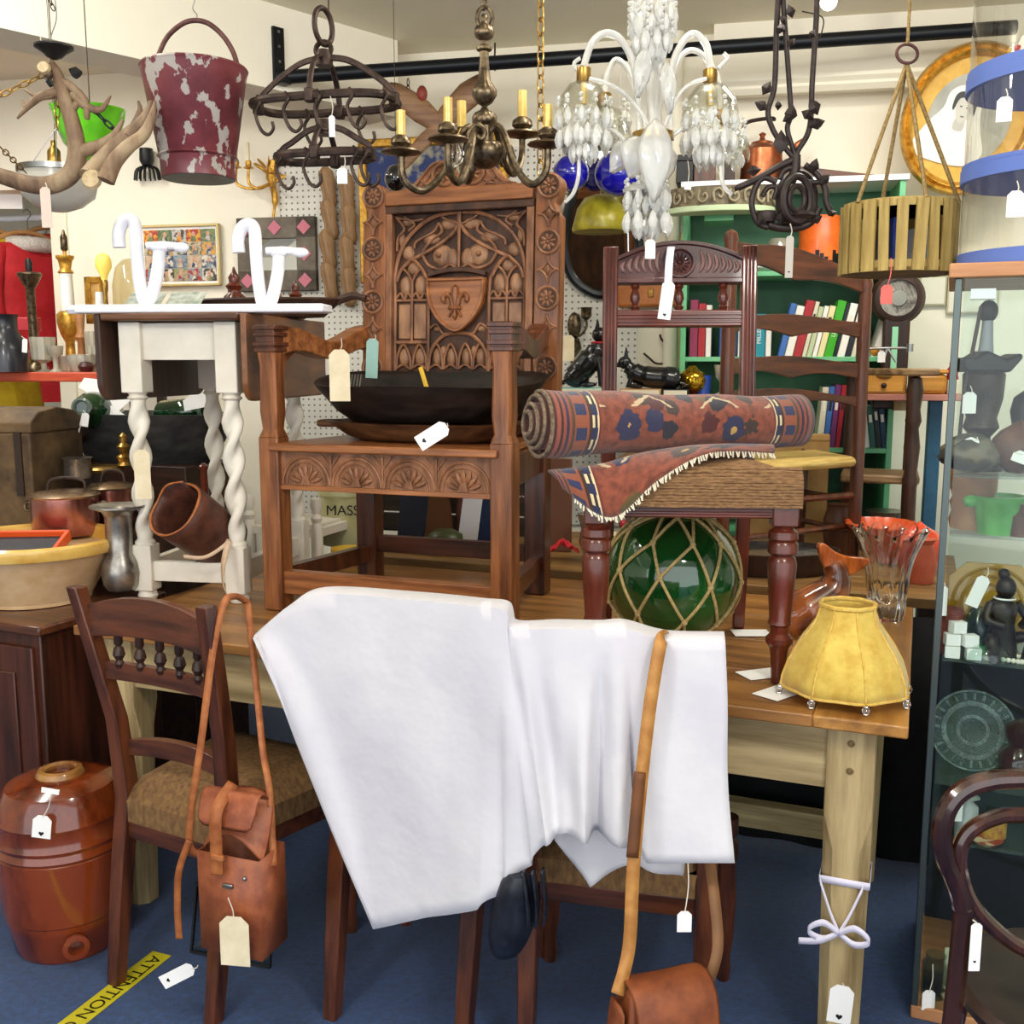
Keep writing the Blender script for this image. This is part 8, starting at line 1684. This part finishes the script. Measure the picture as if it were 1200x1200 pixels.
# red cloth, cut glass bowl, plates
t = thing('red_glove', 'crumpled bright red cloth on the back table', 'cloth', FR(D(660, on_back(660, 3.3)-2, 3.3))); m = MB(WM[t.name]); P = [[(-.05+.1*i/8, -.03+.06*j/8, .085*abs(sin(1.3*i+.9*j))*(1-abs(i-4)/6)+.004) for j in range(9)] for i in range(9)]; m.grid(P).obj('cloth', mat('bright_red_cloth', '#c81c2c', '#e0343c', .8), t, 70, solid=.003, sub=1)
bt_item('silver_dish', 'embossed silver dish standing behind the turned leg', 'dish', 694, 3.25, [(1, 0), (12, 0), (8, 5), (16, 24), (13, 40), (18, 58), (15, 58), (1, 40)], mat('silver', '#a8a49c', '#dcd8d0', .2, .9, 60, bump=.8), 30, flute=.06, nf=9)
bt_item('blue_plates', 'stack of white plates with blue rims behind the float', 'plates', 806, 3.3, [(1, 0), (24, 0), (34, 6), (36, 14), (34, 15), (1, 9)], mat('blue_white', '#e2e6ee', '#5c74a8', .25, 0, 14, ramp=(.55, .6)), 32)
bt_item('white_dish', 'white oval dish behind the green float', 'dish', 752, 3.35, [(1, 0), (18, 0), (28, 10), (27, 11), (1, 4)], mat('white_enamel'), 32); bt_item('china_cup', 'cream cup with a gold band behind the rope chair', 'cup', 722, 3.4, [(1, 0), (8, 0), (10, 10), (13, 24), (12, 24), (1, 3)], mat('cream_china')); bt_item('brass_handbell', 'small brass handbell behind the rope chair', 'bell', 744, 3.4, [(9, 0), (8, 4), (5, 14), (2, 16), (2, 24), (1, 26)], brass); bt_item('red_apple', 'small red ball on a cream cup', 'ball', 730, 3.45, [(1, 0), (4, 2), (5, 6), (3, 10), (1, 11)], mat('red_paint'), 14, 26)
M = FR(D(790, on_back(790, 3.75), 3.75), -18) @ RX(-8); t = thing('leaning_picture', 'framed landscape picture leaning behind the float', 'picture', M); k = mpp(790, 610, 3.75)
for a in ((-58, 58, 0, 6), (-58, 58, 44, 50), (-58, -52, 0, 50), (52, 58, 0, 50)): MB(M).box(a[0]*k, a[1]*k, -.01, .01, a[2]*k, a[3]*k).obj('frame_bar', walnut, t, bev=.002)
MB(M).box(-52*k, 52*k, -.003, .003, 6*k, 44*k).obj('picture', mat('landscape', '#8c9a8c', '#d8d8c4', .5, 0, 8, (1, 1, 4), c3='#5c6a60'), t)
# oval tray, jugs and red dishes at the right
p = Z(912, 640, ZT2+.09); M = FR((p.x, 3.12, ZT2)); t = thing('oval_tray_table', 'low oval mirror tray with dark rim behind the rope chair leg', 'tray', FR((p.x, 3.12, ZT2+.05)))
ovt = lambda s, z: [(.2*s*cos(2*PI*i/40), .13*s*sin(2*PI*i/40), z) for i in range(40)]
MB(M).loft([ovt(.9, .001), ovt(1, .05), ovt(1.04, .07), ovt(1, .072), ovt(.95, .052)], cap=True).obj('rim', darkwood, t); MB(M).loft([ovt(.93, .053), ovt(.93, .057)]).obj('mirror_plate', mat('dull_mirror', '#c8ccc8', rough=.12, metal=.8), t)
bt_item('brown_jug', 'tall brown stoneware jug behind the ladder-back post', 'jug', 982, 3.42, [(1, 0), (14, 0), (18, 20), (18, 40), (14, 54), (15, 58), (1, 56)], mat('brown_jug', '#4c2c1c', '#6e4630', .35)); bt_item('iron_pot', 'dark iron cooking pot with wire handle', 'pot', 1036, 3.5, [(1, 0), (18, 0), (20, 8), (20, 32), (22, 35), (1, 33)], tin, 24, 10)
t = thing('red_scalloped_dish', 'orange-red scalloped dish near the glass vase', 'dish', FR(D(1030, on_back(1030, 3.2), 3.2))); turned('r', '', '', 1030, on_back(1030, 3.2)-.5, 3.2, [(1, 0), (18, 0), (14, 14), (26, 34), (40, 50), (39, 52), (24, 37), (1, 30)], mat('orange_red', '#c84a1c', '#e0683c', .3, 0, 8, coat=.3), 48, parent=t, pname='dish', flute=.04, nf=14)
bt_item('red_teapot', 'bright red-orange enamel teapot by the cabinet', 'teapot', 1075, 3.1, [(1, 0), (18, 0), (25, 18), (26, 34), (20, 48), (8, 54), (3, 58), (1, 60)], mat('red_enamel', '#d8401c', rough=.2, coat=.4)); bt_item('terracotta_jar', 'terracotta jar behind the glass vase', 'jar', 1078, 2.95, [(1, 0), (14, 0), (18, 22), (14, 40), (12, 46), (16, 52), (1, 50)], mat('terracotta', '#b04c30', '#c8644a', .6)); bt_item('wicker_stack', 'small stack of striped wicker mats by the cabinet', 'mats', 1076, 2.72, [(1, 0), (16, 0), (16, 12), (1, 12)], mat('wicker', '#a08060', '#e0d0b8', .8, 0, 60, (.2, .2, 3)), 4) if False else None
M = FR(D(917, on_back(917, 3.62), 3.62), -14); k = mpp(917, 540, 3.6); t = thing('cardboard_box', 'brown cardboard box between the chair posts', 'box', M); MB(M).box(-48*k, 48*k, -.04, .04, .001, 128*k).obj('box_body', mat('cardboard', '#8c6a3c', '#a8844e', .8, 0, 6), t, bev=.002); MB(M).box(-48*k, 48*k, -.043, .043, 124*k, 130*k).obj('lid_edge', mat('cardboard'), t, bev=.001)
bt_item('orange_pot', 'honey wooden tub beside the cardboard box', 'tub', 980, 3.55, [(1, 0), (20, 0), (22, 40), (20, 70), (1, 70)], hon, 24, 26) if False else None
for i, x in enumerate((845, 868)): turned('wine_glass', ['stemmed wine glass in front of the cardboard box', 'second stemmed wine glass nearer the rosette chair'][1-i], 'glass', x, 462, 3.83, [(1, 0), (8, 0), (2, 3), (2, 14), (7, 20), (9, 34), (8, 34), (1, 18)], cglass) if i == 0 else None
s_hook(333, 82, 4.2, 'small iron hook near the wall plate of the rail'); s_hook(375, 80, 4.17, 'iron hook on the rail behind the large iron rack'); s_hook(416, 78, 4.13, 'iron hook on the rail right of the large iron rack'); s_hook(580, 66, 4.02, 'iron hook on the rail beside the brass chandelier stem')
# round ceiling bulb
t = thing('ceiling_bulb', 'glowing white spotlight bulb at the ceiling behind the iron vine rods', 'lamp', FR(D(971, 4, 3.4))); MB(FR(D(971, 2, 3.4))).ball((0, 0, 0), .026, 16, 10).obj('bulb', emit('bulb_glow', '#fffdf4', 6), t); q = D(971, -8, 3.4); MB().tube([q, V((q.x, q.y, CEIL))], .014, 10).obj('fitting', whitep, t)
